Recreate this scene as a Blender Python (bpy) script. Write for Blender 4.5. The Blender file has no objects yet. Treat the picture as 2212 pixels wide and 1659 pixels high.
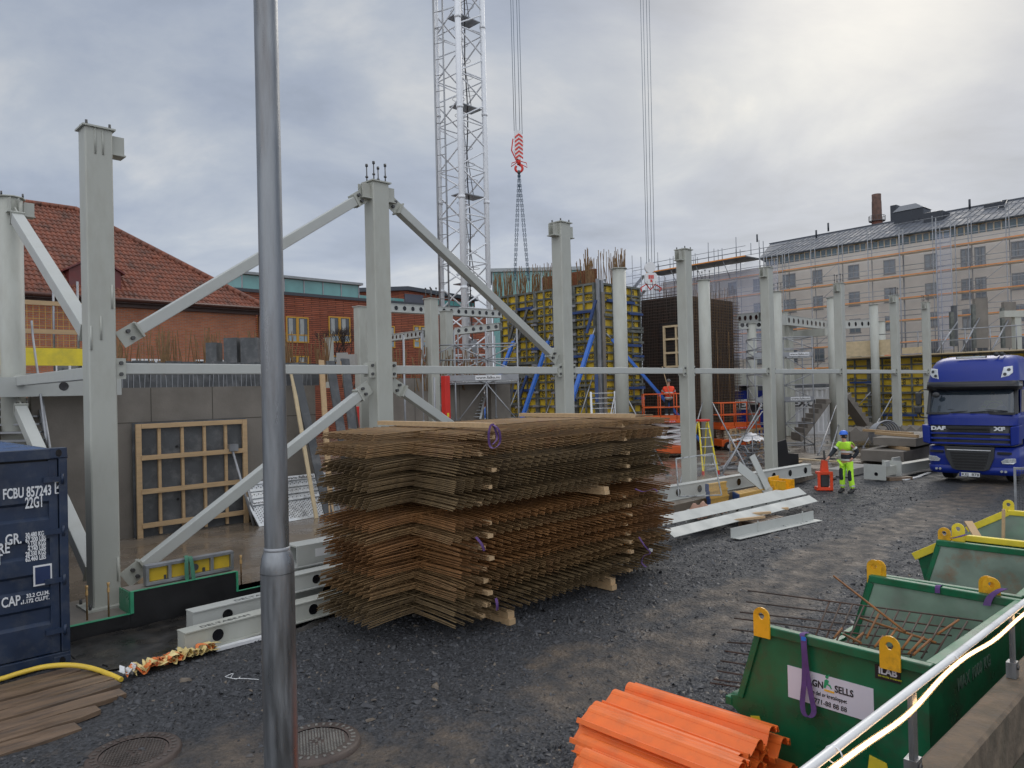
import bpy, bmesh, math, random
import numpy as np
from mathutils import Vector, Matrix, Euler
random.seed(7); RNG = np.random.default_rng(7)
SC = bpy.context.scene; COL = SC.collection
rad = math.radians
# ------------------------------------------------------------ camera, sky, sun, exposure
F, CX, CY = 1598.0, 1106.0, 829.5          # focal length and centre in units of a 2212 px wide picture
CAMZ = 3.15
cam_data = bpy.data.cameras.new('camera'); cam = bpy.data.objects.new('camera', cam_data); COL.objects.link(cam)
cam_data.sensor_width = 36; cam_data.lens = 36*F/2212; cam_data.clip_end = 2000; cam_data.clip_start = 0.05
CM = Matrix.Translation((0,0,CAMZ)) @ Matrix.Rotation(rad(90+0.5), 4, 'X') @ Matrix.Rotation(rad(-1.35), 4, 'Z')
cam.matrix_world = CM; SC.camera = cam
SUN_EL, SUN_AZ = 32, 28                    # azimuth to the right of the view direction
w = bpy.data.worlds.new('World'); SC.world = w; w.use_nodes = True
def build_world():
    nt = w.node_tree; N = nt.nodes; L = nt.links; N.clear()
    out = N.new('ShaderNodeOutputWorld'); bg = N.new('ShaderNodeBackground')
    sky = N.new('ShaderNodeTexSky'); sky.sky_type = 'NISHITA'; sky.sun_disc = False
    sky.sun_elevation = rad(SUN_EL); sky.sun_rotation = rad(SUN_AZ); sky.air_density = 1.2; sky.dust_density = 3
    tc = N.new('ShaderNodeTexCoord')
    sep = N.new('ShaderNodeSeparateXYZ'); L.new(tc.outputs['Generated'], sep.inputs[0])
    # project the view direction on a cloud plane
    mx = N.new('ShaderNodeMath'); mx.operation = 'ADD'; mx.inputs[1].default_value = 0.28; L.new(sep.outputs[2], mx.inputs[0])
    mm = N.new('ShaderNodeMath'); mm.operation = 'MAXIMUM'; mm.inputs[1].default_value = 0.08; L.new(mx.outputs[0], mm.inputs[0])
    dv = N.new('ShaderNodeVectorMath'); dv.operation = 'DIVIDE'; L.new(tc.outputs['Generated'], dv.inputs[0])
    cb = N.new('ShaderNodeCombineXYZ')
    for i in range(3): L.new(mm.outputs[0], cb.inputs[i])
    L.new(cb.outputs[0], dv.inputs[1])
    mp = N.new('ShaderNodeMapping'); mp.inputs['Scale'].default_value = (1.0, 1.25, 0.35); mp.inputs['Location'].default_value = (1.7, 0.4, 0.3)
    L.new(dv.outputs[0], mp.inputs[0])
    n1 = N.new('ShaderNodeTexNoise'); n1.inputs['Scale'].default_value = 1.5; n1.inputs['Detail'].default_value = 7; n1.inputs['Roughness'].default_value = 0.57; n1.inputs['Distortion'].default_value = 0.3
    L.new(mp.outputs[0], n1.inputs['Vector'])
    r1 = N.new('ShaderNodeValToRGB'); L.new(n1.outputs['Fac'], r1.inputs[0])
    e = r1.color_ramp.elements
    e[0].position = 0.36; e[0].color = (0.33, 0.38, 0.47, 1)
    e[1].position = 0.73; e[1].color = (0.70, 0.715, 0.73, 1)
    m = r1.color_ramp.elements.new(0.48); m.color = (0.40, 0.455, 0.56, 1)
    m = r1.color_ramp.elements.new(0.59); m.color = (0.49, 0.54, 0.62, 1)
    # glow of the veiled sun and warmer cloud round it
    sd = Vector((math.sin(rad(24.5))*math.cos(rad(23)), math.cos(rad(24.5))*math.cos(rad(23)), math.sin(rad(23))))
    dt = N.new('ShaderNodeVectorMath'); dt.operation = 'DOT_PRODUCT'; dt.inputs[1].default_value = sd; L.new(tc.outputs['Generated'], dt.inputs[0])
    gr = N.new('ShaderNodeValToRGB'); L.new(dt.outputs['Value'], gr.inputs[0])
    ge = gr.color_ramp.elements; ge[0].position = 0.93; ge[0].color = (0,0,0,1); ge[1].position = 1.0; ge[1].color = (0.40,0.35,0.22,1)
    k = gr.color_ramp.elements.new(0.985); k.color = (0.11,0.09,0.04,1)
    gm = N.new('ShaderNodeMixRGB'); gm.blend_type = 'MULTIPLY'; gm.inputs[0].default_value = 0.6; L.new(gr.outputs[0], gm.inputs[1]); L.new(r1.outputs[0], gm.inputs[2])
    ad = N.new('ShaderNodeMixRGB'); ad.blend_type = 'ADD'; ad.inputs[0].default_value = 1; L.new(r1.outputs[0], ad.inputs[1]); L.new(gm.outputs[0], ad.inputs[2])
    # brighter band towards the horizon
    hr = N.new('ShaderNodeMapRange'); hr.inputs[1].default_value = 0.0; hr.inputs[2].default_value = 0.35; hr.inputs[3].default_value = 1.15; hr.inputs[4].default_value = 0.92
    L.new(sep.outputs[2], hr.inputs[0])
    sc = N.new('ShaderNodeVectorMath'); sc.operation = 'SCALE'; L.new(ad.outputs[0], sc.inputs[0]); L.new(hr.outputs[0], sc.inputs['Scale'])
    cl = N.new('ShaderNodeVectorMath'); cl.operation = 'SCALE'; cl.inputs['Scale'].default_value = 10.5; L.new(sc.outputs[0], cl.inputs[0])
    # clouds overhead and behind the viewer, out of view, brightened to add fill light
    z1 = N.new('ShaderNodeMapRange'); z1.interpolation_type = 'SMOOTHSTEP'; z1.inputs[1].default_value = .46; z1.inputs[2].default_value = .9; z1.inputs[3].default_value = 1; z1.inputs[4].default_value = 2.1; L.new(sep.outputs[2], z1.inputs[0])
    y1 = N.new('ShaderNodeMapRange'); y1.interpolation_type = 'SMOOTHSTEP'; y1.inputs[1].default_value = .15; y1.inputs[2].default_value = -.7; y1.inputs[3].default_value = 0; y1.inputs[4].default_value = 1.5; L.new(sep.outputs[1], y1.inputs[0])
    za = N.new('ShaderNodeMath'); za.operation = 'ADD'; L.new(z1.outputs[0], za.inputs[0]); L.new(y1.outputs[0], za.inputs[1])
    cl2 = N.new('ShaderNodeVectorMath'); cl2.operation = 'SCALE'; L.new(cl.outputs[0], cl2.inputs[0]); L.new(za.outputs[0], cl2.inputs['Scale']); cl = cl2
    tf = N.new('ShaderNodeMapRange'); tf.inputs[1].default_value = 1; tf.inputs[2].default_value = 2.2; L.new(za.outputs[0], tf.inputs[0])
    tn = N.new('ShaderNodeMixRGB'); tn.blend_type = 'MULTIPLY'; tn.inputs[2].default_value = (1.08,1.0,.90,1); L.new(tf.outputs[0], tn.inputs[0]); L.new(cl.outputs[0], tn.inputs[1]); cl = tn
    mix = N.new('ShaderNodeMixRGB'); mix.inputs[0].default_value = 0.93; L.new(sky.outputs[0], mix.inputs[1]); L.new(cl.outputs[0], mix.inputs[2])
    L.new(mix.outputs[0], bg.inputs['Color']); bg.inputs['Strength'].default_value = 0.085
    L.new(bg.outputs[0], out.inputs[0])
build_world()
sun_d = bpy.data.lights.new('sun', 'SUN'); sun_d.energy = 0.6; sun_d.angle = rad(25); sun_d.color = (1, 0.95, 0.88)
sun = bpy.data.objects.new('sun', sun_d); COL.objects.link(sun)
sv = Vector((math.sin(rad(SUN_AZ))*math.cos(rad(SUN_EL)), math.cos(rad(SUN_AZ))*math.cos(rad(SUN_EL)), math.sin(rad(SUN_EL))))
sun.rotation_euler = sv.to_track_quat('Z', 'Y').to_euler()
SC.view_settings.view_transform = 'Standard'; SC.view_settings.look = 'None'; SC.view_settings.exposure = 0.17; SC.view_settings.gamma = 1
SC.render.resolution_x = 1024; SC.render.resolution_y = 768
# ------------------------------------------------------------ helpers: picture <-> place, site axes u (along the column row) and v (away from it)
R2 = math.sqrt(0.5); A45 = rad(45)
def S(u, v, z=0): return Vector(((u-v)*R2, (u+v)*R2, z))
def UV(p): return ((p[0]+p[1])*R2, (p[1]-p[0])*R2, p[2])
def ray(px, py): return CM.to_3x3() @ Vector(((px-CX)/F, -(py-CY)/F, -1))
def G(px, py, z=0): d = ray(px, py); t = (z-CAMZ)/d.z; return Vector((d.x*t, d.y*t, z))
def D(px, py, y): d = ray(px, py); t = y/d.y; return Vector((d.x*t, y, CAMZ+d.z*t))
def PV(px, py, v): d = ray(px, py); t = v/((d.y-d.x)*R2); q = d*t; return (UV(q)[0], CAMZ+q.z)      # -> (u, z) on plane v
def PU(px, py, u): d = ray(px, py); t = u/((d.x+d.y)*R2); q = d*t; return (UV(q)[1], CAMZ+q.z)      # -> (v, z) on plane u
class MB:
    def __init__(s): s.v = []; s.f = []; s.sm = []
    def add(s, vs, fs, smooth=False):
        o = len(s.v); s.v += [tuple(x) for x in vs]; s.f += [tuple(i+o for i in f) for f in fs]; s.sm += [smooth]*len(fs); return s
    def box(s, x0, y0, z0, x1, y1, z1, M=None):
        vs = [Vector((x, y, z)) for z in (z0, z1) for x, y in ((x0,y0),(x1,y0),(x1,y1),(x0,y1))]
        if M is not None: vs = [M @ q for q in vs]
        return s.add(vs, [(3,2,1,0),(4,5,6,7),(0,1,5,4),(1,2,6,5),(2,3,7,6),(3,0,4,7)])
    def cb(s, c, d, M=None): return s.box(c[0]-d[0]/2, c[1]-d[1]/2, c[2]-d[2]/2, c[0]+d[0]/2, c[1]+d[1]/2, c[2]+d[2]/2, M)
    def beam(s, p, q, w, h, up=(0,0,1)):            # rectangular bar from p to q: w across, h along up
        p = Vector(p); q = Vector(q); d = (q-p).normalized(); up = Vector(up)
        if abs(d.dot(up)) > .99: up = Vector((1,0,0))
        a = d.cross(up).normalized()*(w/2); b = a.cross(d).normalized()*(h/2)
        vs = [p-a-b, p+a-b, p+a+b, p-a+b, q-a-b, q+a-b, q+a+b, q-a+b]
        return s.add(vs, [(0,1,2,3),(7,6,5,4),(0,4,5,1),(1,5,6,2),(2,6,7,3),(3,7,4,0)])
    def cyl(s, p, q, r, r1=None, n=10, caps=True, smooth=True):
        p = Vector(p); q = Vector(q); r1 = r if r1 is None else r1; d = (q-p).normalized()
        up = Vector((0,0,1)) if abs(d.z) < .95 else Vector((1,0,0)); a = d.cross(up).normalized(); b = d.cross(a)
        o = [(math.cos(2*math.pi*i/n), math.sin(2*math.pi*i/n)) for i in range(n)]
        vs = [p+(a*c+b*t)*r for c, t in o]+[q+(a*c+b*t)*r1 for c, t in o]
        s.add(vs, [(i, (i+1)%n, n+(i+1)%n, n+i) for i in range(n)], smooth and n > 4)
        if caps: s.add(vs, [tuple(range(n-1,-1,-1)), tuple(range(n, 2*n))])
        return s
    def lathe(s, prof, n=24, c=(0,0,0), smooth=True):        # prof [(r,z)]
        m = len(prof); vs = [(c[0]+r*math.cos(2*math.pi*i/n), c[1]+r*math.sin(2*math.pi*i/n), c[2]+z) for r, z in prof for i in range(n)]
        return s.add(vs, [(j*n+i, j*n+(i+1)%n, (j+1)*n+(i+1)%n, (j+1)*n+i) for j in range(m-1) for i in range(n)], smooth)
    def tube(s, pts, r, n=6, caps=True):
        pts = [Vector(p) for p in pts]; m = len(pts); vs = []; a = None
        for i, p in enumerate(pts):
            d = (pts[min(i+1, m-1)]-pts[max(i-1, 0)]).normalized()
            if a is None:
                up = Vector((0,0,1)) if abs(d.z) < .9 else Vector((1,0,0)); a = d.cross(up).normalized()
            else: a = (a-d*a.dot(d)).normalized()
            b = d.cross(a); rr = r[i] if isinstance(r, (list, tuple)) else r
            vs += [p+(a*math.cos(2*math.pi*k/n)+b*math.sin(2*math.pi*k/n))*rr for k in range(n)]
        s.add(vs, [(j*n+i, j*n+(i+1)%n, (j+1)*n+(i+1)%n, (j+1)*n+i) for j in range(m-1) for i in range(n)], n > 4)
        if caps: s.add(vs, [tuple(range(n-1,-1,-1)), tuple(range((m-1)*n, m*n))])
        return s
    def strip(s, pts, wdir, wid, th=0.003):                     # flat webbing/tape along pts
        pts = [Vector(p) for p in pts]; wd = Vector(wdir).normalized()*wid/2; m = len(pts); vs = []
        for i, p in enumerate(pts):
            d = (pts[min(i+1, m-1)]-pts[max(i-1, 0)]).normalized(); nn = d.cross(wd).normalized()*th/2
            vs += [p-wd-nn, p+wd-nn, p+wd+nn, p-wd+nn]
        fs = [(j*4+i, j*4+(i+1)%4, (j+1)*4+(i+1)%4, (j+1)*4+i) for j in range(m-1) for i in range(4)]+[(3,2,1,0), tuple(range((m-1)*4, m*4))]
        return s.add(vs, fs)
    def prism(s, poly, t0, t1, f=None):                      # poly of 2D points extruded; f(a,b,t)->xyz
        f = f or (lambda a, b, t: (a, t, b)); n = len(poly)
        vs = [f(a, b, t0) for a, b in poly]+[f(a, b, t1) for a, b in poly]
        return s.add(vs, [tuple(range(n)), tuple(range(2*n-1, n-1, -1))]+[((i+1)%n, i, n+i, n+(i+1)%n) for i in range(n)])
    def sheet(s, P, nx, ny, smooth=True):                    # P[j][i] grid
        vs = [P(i, j) for j in range(ny+1) for i in range(nx+1)]
        return s.add(vs, [(j*(nx+1)+i, j*(nx+1)+i+1, (j+1)*(nx+1)+i+1, (j+1)*(nx+1)+i) for j in range(ny) for i in range(nx)], smooth)
    def ball(s, c, r, n=12, m=8, sc=(1,1,1)):
        vs = [(c[0]+sc[0]*r*math.sin(math.pi*j/m)*math.cos(2*math.pi*i/n), c[1]+sc[1]*r*math.sin(math.pi*j/m)*math.sin(2*math.pi*i/n), c[2]+sc[2]*r*math.cos(math.pi*j/m)) for j in range(m+1) for i in range(n)]
        return s.add(vs, [(j*n+i, (j+1)*n+i, (j+1)*n+(i+1)%n, j*n+(i+1)%n) for j in range(m) for i in range(n)], True)
    def mesh(s, name):
        me = bpy.data.meshes.new(name); me.from_pydata(s.v, [], s.f); me.update()
        me.polygons.foreach_set('use_smooth', s.sm)
        bm = bmesh.new(); bm.from_mesh(me); bmesh.ops.remove_doubles(bm, verts=bm.verts, dist=1e-5) if len(s.v) < 60000 else None
        bmesh.ops.recalc_face_normals(bm, faces=bm.faces) if len(s.v) < 60000 else None
        bm.to_mesh(me); bm.free(); return me
def tag(o, label=None, cat=None, group=None, kind=None):
    if label: o['label'] = label
    if cat: o['category'] = cat
    if group: o['group'] = group
    if kind: o['kind'] = kind
    return o
def thing(name, label, cat, loc=(0,0,0), rz=A45, group=None):
    o = bpy.data.objects.new(name, None); COL.objects.link(o); o.location = loc; o.rotation_euler = (0,0,rz); o.empty_display_size = .2
    return tag(o, label, cat, group)
def part(name, mb, mat, parent=None, bevel=0, label=None):
    me = mb if isinstance(mb, bpy.types.Mesh) else mb.mesh(name)
    o = bpy.data.objects.new(name, me); COL.objects.link(o)
    if mat and not me.materials: me.materials.append(mat)
    if parent: o.parent = parent
    if bevel:
        m = o.modifiers.new('bevel', 'BEVEL'); m.width = bevel; m.segments = 2; m.limit_method = 'ANGLE'; m.angle_limit = rad(40)
        m.harden_normals = False
    if label: o['label'] = label
    return o
def split(name, mb, mat, parent, bevel=0, label=None):     # one part object per separate piece of the builder mesh
    par = list(range(len(mb.v)))
    key = {}
    def fd(a):
        while par[a] != a: par[a] = par[par[a]]; a = par[a]
        return a
    for i, c in enumerate(mb.v):
        k = (round(c[0], 5), round(c[1], 5), round(c[2], 5))
        if k in key: par[fd(i)] = fd(key[k])
        else: key[k] = i
    for f in mb.f:
        for i in f[1:]: par[fd(i)] = fd(f[0])
    gp = {}
    for f, sm in zip(mb.f, mb.sm): gp.setdefault(fd(f[0]), []).append((f, sm))
    res = []
    for fs in gp.values():
        ids = sorted({i for f, _ in fs for i in f}); mp = {i: k for k, i in enumerate(ids)}; m2 = MB()
        m2.v = [mb.v[i] for i in ids]; m2.f = [tuple(mp[i] for i in f) for f, _ in fs]; m2.sm = [q for _, q in fs]
        res.append(part(name, m2, mat, parent, bevel, label))
    return res
def solo(name, mb, mat, label, cat, loc=(0,0,0), rz=A45, group=None, bevel=0, kind=None):
    o = part(name, mb, mat, None, bevel); o.location = loc; o.rotation_euler = (0,0,rz); return tag(o, label, cat, group, kind)
def struct(name, mb, mat, loc=(0,0,0), rz=A45):
    o = part(name, mb, mat); o.location = loc; o.rotation_euler = (0,0,rz); o['kind'] = 'structure'; return o
def dup(root, loc=None, rz=None, label=None, group=None):
    r = root.copy(); COL.objects.link(r)
    if loc is not None: r.location = loc
    if rz is not None: r.rotation_euler = (0,0,rz)
    if label: r['label'] = label
    if group: r['group'] = group
    for ch in list(root.children):
        c = ch.copy(); COL.objects.link(c); c.parent = r
        for g in list(ch.children):
            d = g.copy(); COL.objects.link(d); d.parent = c
    return r
_tc = {}
def text_mesh(txt, size, ext=0.0015, align='LEFT', bold=0.0, xs=1.0):
    key = (txt, size, ext, align, bold, xs)
    if key in _tc: return _tc[key]
    cu = bpy.data.curves.new('lettering', 'FONT'); cu.body = txt; cu.size = size; cu.extrude = ext; cu.align_x = align; cu.offset = bold; cu.resolution_u = 3
    ob = bpy.data.objects.new('tmp', cu); COL.objects.link(ob); dg = bpy.context.evaluated_depsgraph_get()
    me = bpy.data.meshes.new_from_object(ob.evaluated_get(dg)); bpy.data.objects.remove(ob); me.name = 'lettering'
    if xs != 1.0: me.transform(Matrix.Diagonal((xs,1,1,1)))
    _tc[key] = me; return me
def text(txt, size, mat, parent, loc, rot=(90,0,0), name='lettering', fit=None, **k):       # lies in x/z plane facing -y by default
    if fit:
        m0 = text_mesh(txt, size, **k); xs_ = [v.co.x for v in m0.vertices]; k['xs'] = k.get('xs', 1)*fit/(max(xs_)-min(xs_))
    me = text_mesh(txt, size, **k)
    if me.materials and me.materials[0] != mat: me = me.copy(); me.materials.clear()
    if not me.materials: me.materials.append(mat)
    o = bpy.data.objects.new(name, me); COL.objects.link(o); o.parent = parent; o.location = loc; o.rotation_euler = tuple(rad(a) for a in rot)
    return o
# ------------------------------------------------------------ materials
def mat(name, col, rough=.6, metal=0, var=.12, vs=3.0, bump=0, bs=40, spec=.5, dirt=None, dirt_amt=.5, dirt_scale=2.0, coat=0, stretch=None, alpha=1, rvar=.15):
    m = bpy.data.materials.new(name); m.use_nodes = True; nt = m.node_tree; N = nt.nodes; L = nt.links
    b = N['Principled BSDF']; b.inputs['Roughness'].default_value = rough; b.inputs['Metallic'].default_value = metal
    b.inputs['Specular IOR Level'].default_value = spec; b.inputs['Coat Weight'].default_value = coat; b.inputs['Alpha'].default_value = alpha
    tc = N.new('ShaderNodeTexCoord'); mp = N.new('ShaderNodeMapping'); L.new(tc.outputs['Object'], mp.inputs[0])
    if stretch: mp.inputs['Scale'].default_value = stretch
    n = N.new('ShaderNodeTexNoise'); n.inputs['Scale'].default_value = vs; n.inputs['Detail'].default_value = 5; L.new(mp.outputs[0], n.inputs['Vector'])
    r = N.new('ShaderNodeMapRange'); r.inputs[1].default_value = .3; r.inputs[2].default_value = .7; r.inputs[3].default_value = 1-var; r.inputs[4].default_value = 1+var; L.new(n.outputs['Fac'], r.inputs[0])
    s = N.new('ShaderNodeVectorMath'); s.operation = 'SCALE'; s.inputs[0].default_value = col[:3]; L.new(r.outputs[0], s.inputs['Scale'])
    last = s.outputs[0]
    if dirt:
        n2 = N.new('ShaderNodeTexNoise'); n2.inputs['Scale'].default_value = dirt_scale; n2.inputs['Detail'].default_value = 8; n2.inputs['Roughness'].default_value = .65; L.new(mp.outputs[0], n2.inputs['Vector'])
        r2 = N.new('ShaderNodeMapRange'); r2.inputs[1].default_value = .48; r2.inputs[2].default_value = .68; r2.inputs[3].default_value = 0; r2.inputs[4].default_value = dirt_amt; L.new(n2.outputs['Fac'], r2.inputs[0])
        mx = N.new('ShaderNodeMixRGB'); mx.inputs[2].default_value = (*dirt[:3], 1); L.new(r2.outputs[0], mx.inputs[0]); L.new(last, mx.inputs[1]); last = mx.outputs[0]
    L.new(last, b.inputs['Base Color'])
    rr = N.new('ShaderNodeMapRange'); rr.inputs[1].default_value = .3; rr.inputs[2].default_value = .7; rr.inputs[3].default_value = max(0, rough-rvar); rr.inputs[4].default_value = min(1, rough+rvar); L.new(n.outputs['Fac'], rr.inputs[0]); L.new(rr.outputs[0], b.inputs['Roughness'])
    if bump:
        n3 = N.new('ShaderNodeTexNoise'); n3.inputs['Scale'].default_value = bs; n3.inputs['Detail'].default_value = 4; L.new(mp.outputs[0], n3.inputs['Vector'])
        bp = N.new('ShaderNodeBump'); bp.inputs['Strength'].default_value = bump; bp.inputs['Distance'].default_value = .01; L.new(n3.outputs['Fac'], bp.inputs['Height']); L.new(bp.outputs[0], b.inputs['Normal'])
    return m
def NT(m): return m.node_tree.nodes, m.node_tree.links, m.node_tree.nodes['Principled BSDF']
def emis(name, col, st):
    m = bpy.data.materials.new(name); m.use_nodes = True; N, L, b = NT(m); b.inputs['Base Color'].default_value = (*col, 1); b.inputs['Emission Color'].default_value = (*col, 1); b.inputs['Emission Strength'].default_value = st; return m
def glassm(name, col=(.05,.07,.08), rough=.05, alpha=1, spec=.9):
    m = bpy.data.materials.new(name); m.use_nodes = True; N, L, b = NT(m); b.inputs['Base Color'].default_value = (*col, 1); b.inputs['Roughness'].default_value = rough; b.inputs['Specular IOR Level'].default_value = spec; b.inputs['Alpha'].default_value = alpha; return m
K = {}
K['primer'] = mat('primer_grey_steel', (.42,.43,.385), .5, 0, .05, 1.3, 0, dirt=(.27,.25,.20), dirt_amt=.28, dirt_scale=2.2, stretch=(1.5,1.5,.5))
K['primer_lt'] = mat('pale_primer_steel', (.45,.465,.44), .5, 0, .06, 2, 0, dirt=(.3,.3,.27), dirt_amt=.3)
K['galv'] = mat('galvanised_steel', (.25,.262,.275), .38, .8, .22, 5, .15, 60, stretch=(6,6,.7), dirt=(.12,.10,.09), dirt_amt=.45, dirt_scale=1.5)
K['galv_lt'] = mat('galvanised_scaffold_tube', (.31,.32,.335), .45, .6, .15, 4)
K['alu'] = mat('aluminium', (.55,.57,.58), .35, .7, .1, 6)
K['bolt'] = mat('dark_bolt_steel', (.10,.10,.10), .5, .6)
K['rust'] = mat('rusty_rebar', (.22,.135,.06), .6, .15, .35, 9, dirt=(.17,.08,.035), dirt_amt=.7, dirt_scale=2.2)
K['rust_dk'] = mat('dark_rebar', (.075,.055,.045), .75, .2, .3, 6, dirt=(.12,.055,.03), dirt_amt=.6)
K['wood'] = mat('fresh_timber', (.52,.36,.20), .7, 0, .14, 4, .2, 30, stretch=(1,6,6), dirt=(.38,.24,.12), dirt_amt=.4)
K['wood_wet'] = mat('wet_brown_timber', (.17,.115,.075), .45, 0, .25, 3, .3, 30, stretch=(.7,5,5), dirt=(.06,.05,.045), dirt_amt=.8)
K['woodpale'] = mat('pale_plywood', (.60,.48,.30), .7, 0, .1, 6)
K['conc'] = mat('cast_concrete', (.20,.18,.155), .7, 0, .16, 1.2, .3, 25, dirt=(.12,.105,.085), dirt_amt=.6, dirt_scale=.8)
K['conc_lt'] = mat('pale_concrete', (.33,.32,.30), .8, 0, .14, 2, .3, 30, dirt=(.2,.19,.17), dirt_amt=.5)
K['conc_dk'] = mat('dark_grey_board', (.085,.09,.095), .7, 0, .3, 2.5, .2, 30, dirt=(.25,.25,.25), dirt_amt=.45, dirt_scale=3)
K['membrane'] = mat('black_bitumen', (.012,.012,.013), .5, 0, .2, 3, .2, 20)
K['tape_green'] = mat('green_tape', (.05,.32,.17), .4, 0, .15, 8)
K['navy'] = mat('navy_container_paint', (.014,.028,.062), .42, 0, .25, 2, .5, 3, dirt=(.075,.085,.10), dirt_amt=.5, dirt_scale=5)
K['white'] = mat('white_paint', (.72,.73,.74), .5, 0, .06, 3, dirt=(.5,.5,.48), dirt_amt=.3)
K['letter'] = mat('white_lettering', (.70,.72,.74), .5)
K['black'] = mat('black_rubber', (.015,.015,.016), .6, 0, .2)
K['blackgl'] = mat('black_gloss', (.008,.008,.01), .12, 0, .1)
K['plastic_dk'] = mat('dark_grey_plastic', (.035,.037,.04), .5, 0, .1)
K['doka_y'] = mat('yellow_form_ply', (.62,.42,.025), .5, 0, .12, 3, dirt=(.30,.25,.06), dirt_amt=.55, dirt_scale=2.5)
K['frame_g'] = mat('grey_form_frame', (.11,.118,.105), .55, .35, .25, 4, dirt=(.32,.32,.29), dirt_amt=.5)
K['blue'] = mat('blue_strut_paint', (.03,.13,.48), .4, 0, .1, 4)
K['blue_dk'] = mat('dark_blue_waler', (.02,.05,.16), .5, 0, .2, 3)
K['truckblue'] = mat('blue_truck_paint', (.005,.022,.215), .38, 0, .05, 2, spec=.35, coat=.12, rvar=.05)
K['orange'] = mat('orange_paint', (.72,.12,.02), .45, 0, .1, 4, dirt=(.25,.08,.04), dirt_amt=.3)
K['orangepl'] = mat('orange_plastic', (.88,.18,.03), .42, 0, .10, 4, .1, 10, dirt=(.42,.13,.05), dirt_amt=.35, dirt_scale=5)
K['green'] = mat('green_skip_paint', (.006,.125,.052), .36, 0, .22, 3, .15, 9, dirt=(.05,.055,.035), dirt_amt=.6, dirt_scale=4.5)
K['green_in'] = mat('worn_green_steel', (.22,.31,.24), .5, .2, .25, 3, .1, 15, dirt=(.26,.27,.24), dirt_amt=.8, dirt_scale=1.8)
K['yellow'] = mat('yellow_lug_paint', (.78,.40,.012), .45, 0, .1, 5, dirt=(.12,.07,.02), dirt_amt=.5, dirt_scale=9)
K['yellow2'] = mat('lemon_yellow_paint', (.78,.62,.04), .45, 0, .12, 4, dirt=(.3,.28,.08), dirt_amt=.3, dirt_scale=5)
K['purple'] = mat('purple_webbing', (.10,.045,.17), .7, 0, .2, 20)
K['red'] = mat('red_paint', (.62,.03,.02), .45, 0, .1)
K['hose'] = mat('yellow_hose_rubber', (.72,.50,.06), .45)
K['chain'] = mat('blue_grey_chain', (.07,.11,.15), .4, .6)
K['hiviz'] = mat('hi_vis_yellow', (.50,.90,.05), .75, 0, .12, 12, .3, 30)
K['hivizred'] = mat('hi_vis_red', (.90,.08,.03), .75, 0, .12, 12, .3, 30)
K['navycloth'] = mat('dark_work_cloth', (.02,.024,.03), .85, 0, .2, 14, .3, 40)
K['skin'] = mat('skin', (.50,.27,.19), .55)
K['helmet'] = mat('blue_helmet', (.03,.14,.62), .3)
K['reflect'] = mat('reflective_band', (.55,.56,.55), .35, .2)
K['glassdk'] = glassm('dark_glass', (.02,.025,.03), .04)
K['glasswin'] = glassm('window_glass', (.16,.19,.21), .06)
K['rust_or'] = mat('orange_rebar_offcut', (.24,.10,.03), .8, 0, .35, 10)
K['rusty_in'] = mat('rust_streaked_steel', (.24,.30,.25), .5, .2, .25, 3, .1, 15, dirt=(.30,.12,.05), dirt_amt=.85, dirt_scale=2.6)
K['teal'] = mat('teal_glass', (.12,.32,.31), .08, 0, .2, .5, spec=.8)
# ============================================================ ground
def dirt_fn(u, v):
    x = np.asarray(u, float); y = np.asarray(v, float)
    n = .5*np.sin(1.7*x+.6*y)+.35*np.sin(3.1*x-2.3*y+1)+.3*np.sin(5.3*y+1.3*x+2)+.2*np.sin(7.7*x+4.1*y)+.15*np.sin(13*x-9*y)+.12*np.sin(19*y+11*x)
    def band(c, wd): return np.exp(-((y-c)/wd)**2)
    a = band(5.1+.12*np.sin(x*.5)+.02*(x-8), .62)*(1/(1+np.exp(-(x-4.5)*1.5)))
    b = band(5.9+.05*np.sin(x), .3)*.7*(x > 6)
    c = np.exp(-(((x-2.3)/1.5)**2+((y-6.2)/1.25)**2))*1.0
    d = np.exp(-(((x-3.3)/1.0)**2+((y-5.0)/.8)**2))*.9
    e = band(2.6, .5)*(x > 12)*.8
    return np.clip(1.25*(a+b*.8+c+d+e)+.33*n*(.25+a+b+c+d+e), 0, 1)
def lump(u, v): return .012*np.sin(2.1*u+.7*v)+.010*np.sin(3.7*v-1.3*u+1)+.006*np.sin(9*u+5*v)+.05*np.exp(-((u-20.9)/.9)**2-((v-8.0)/.6)**2)
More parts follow.
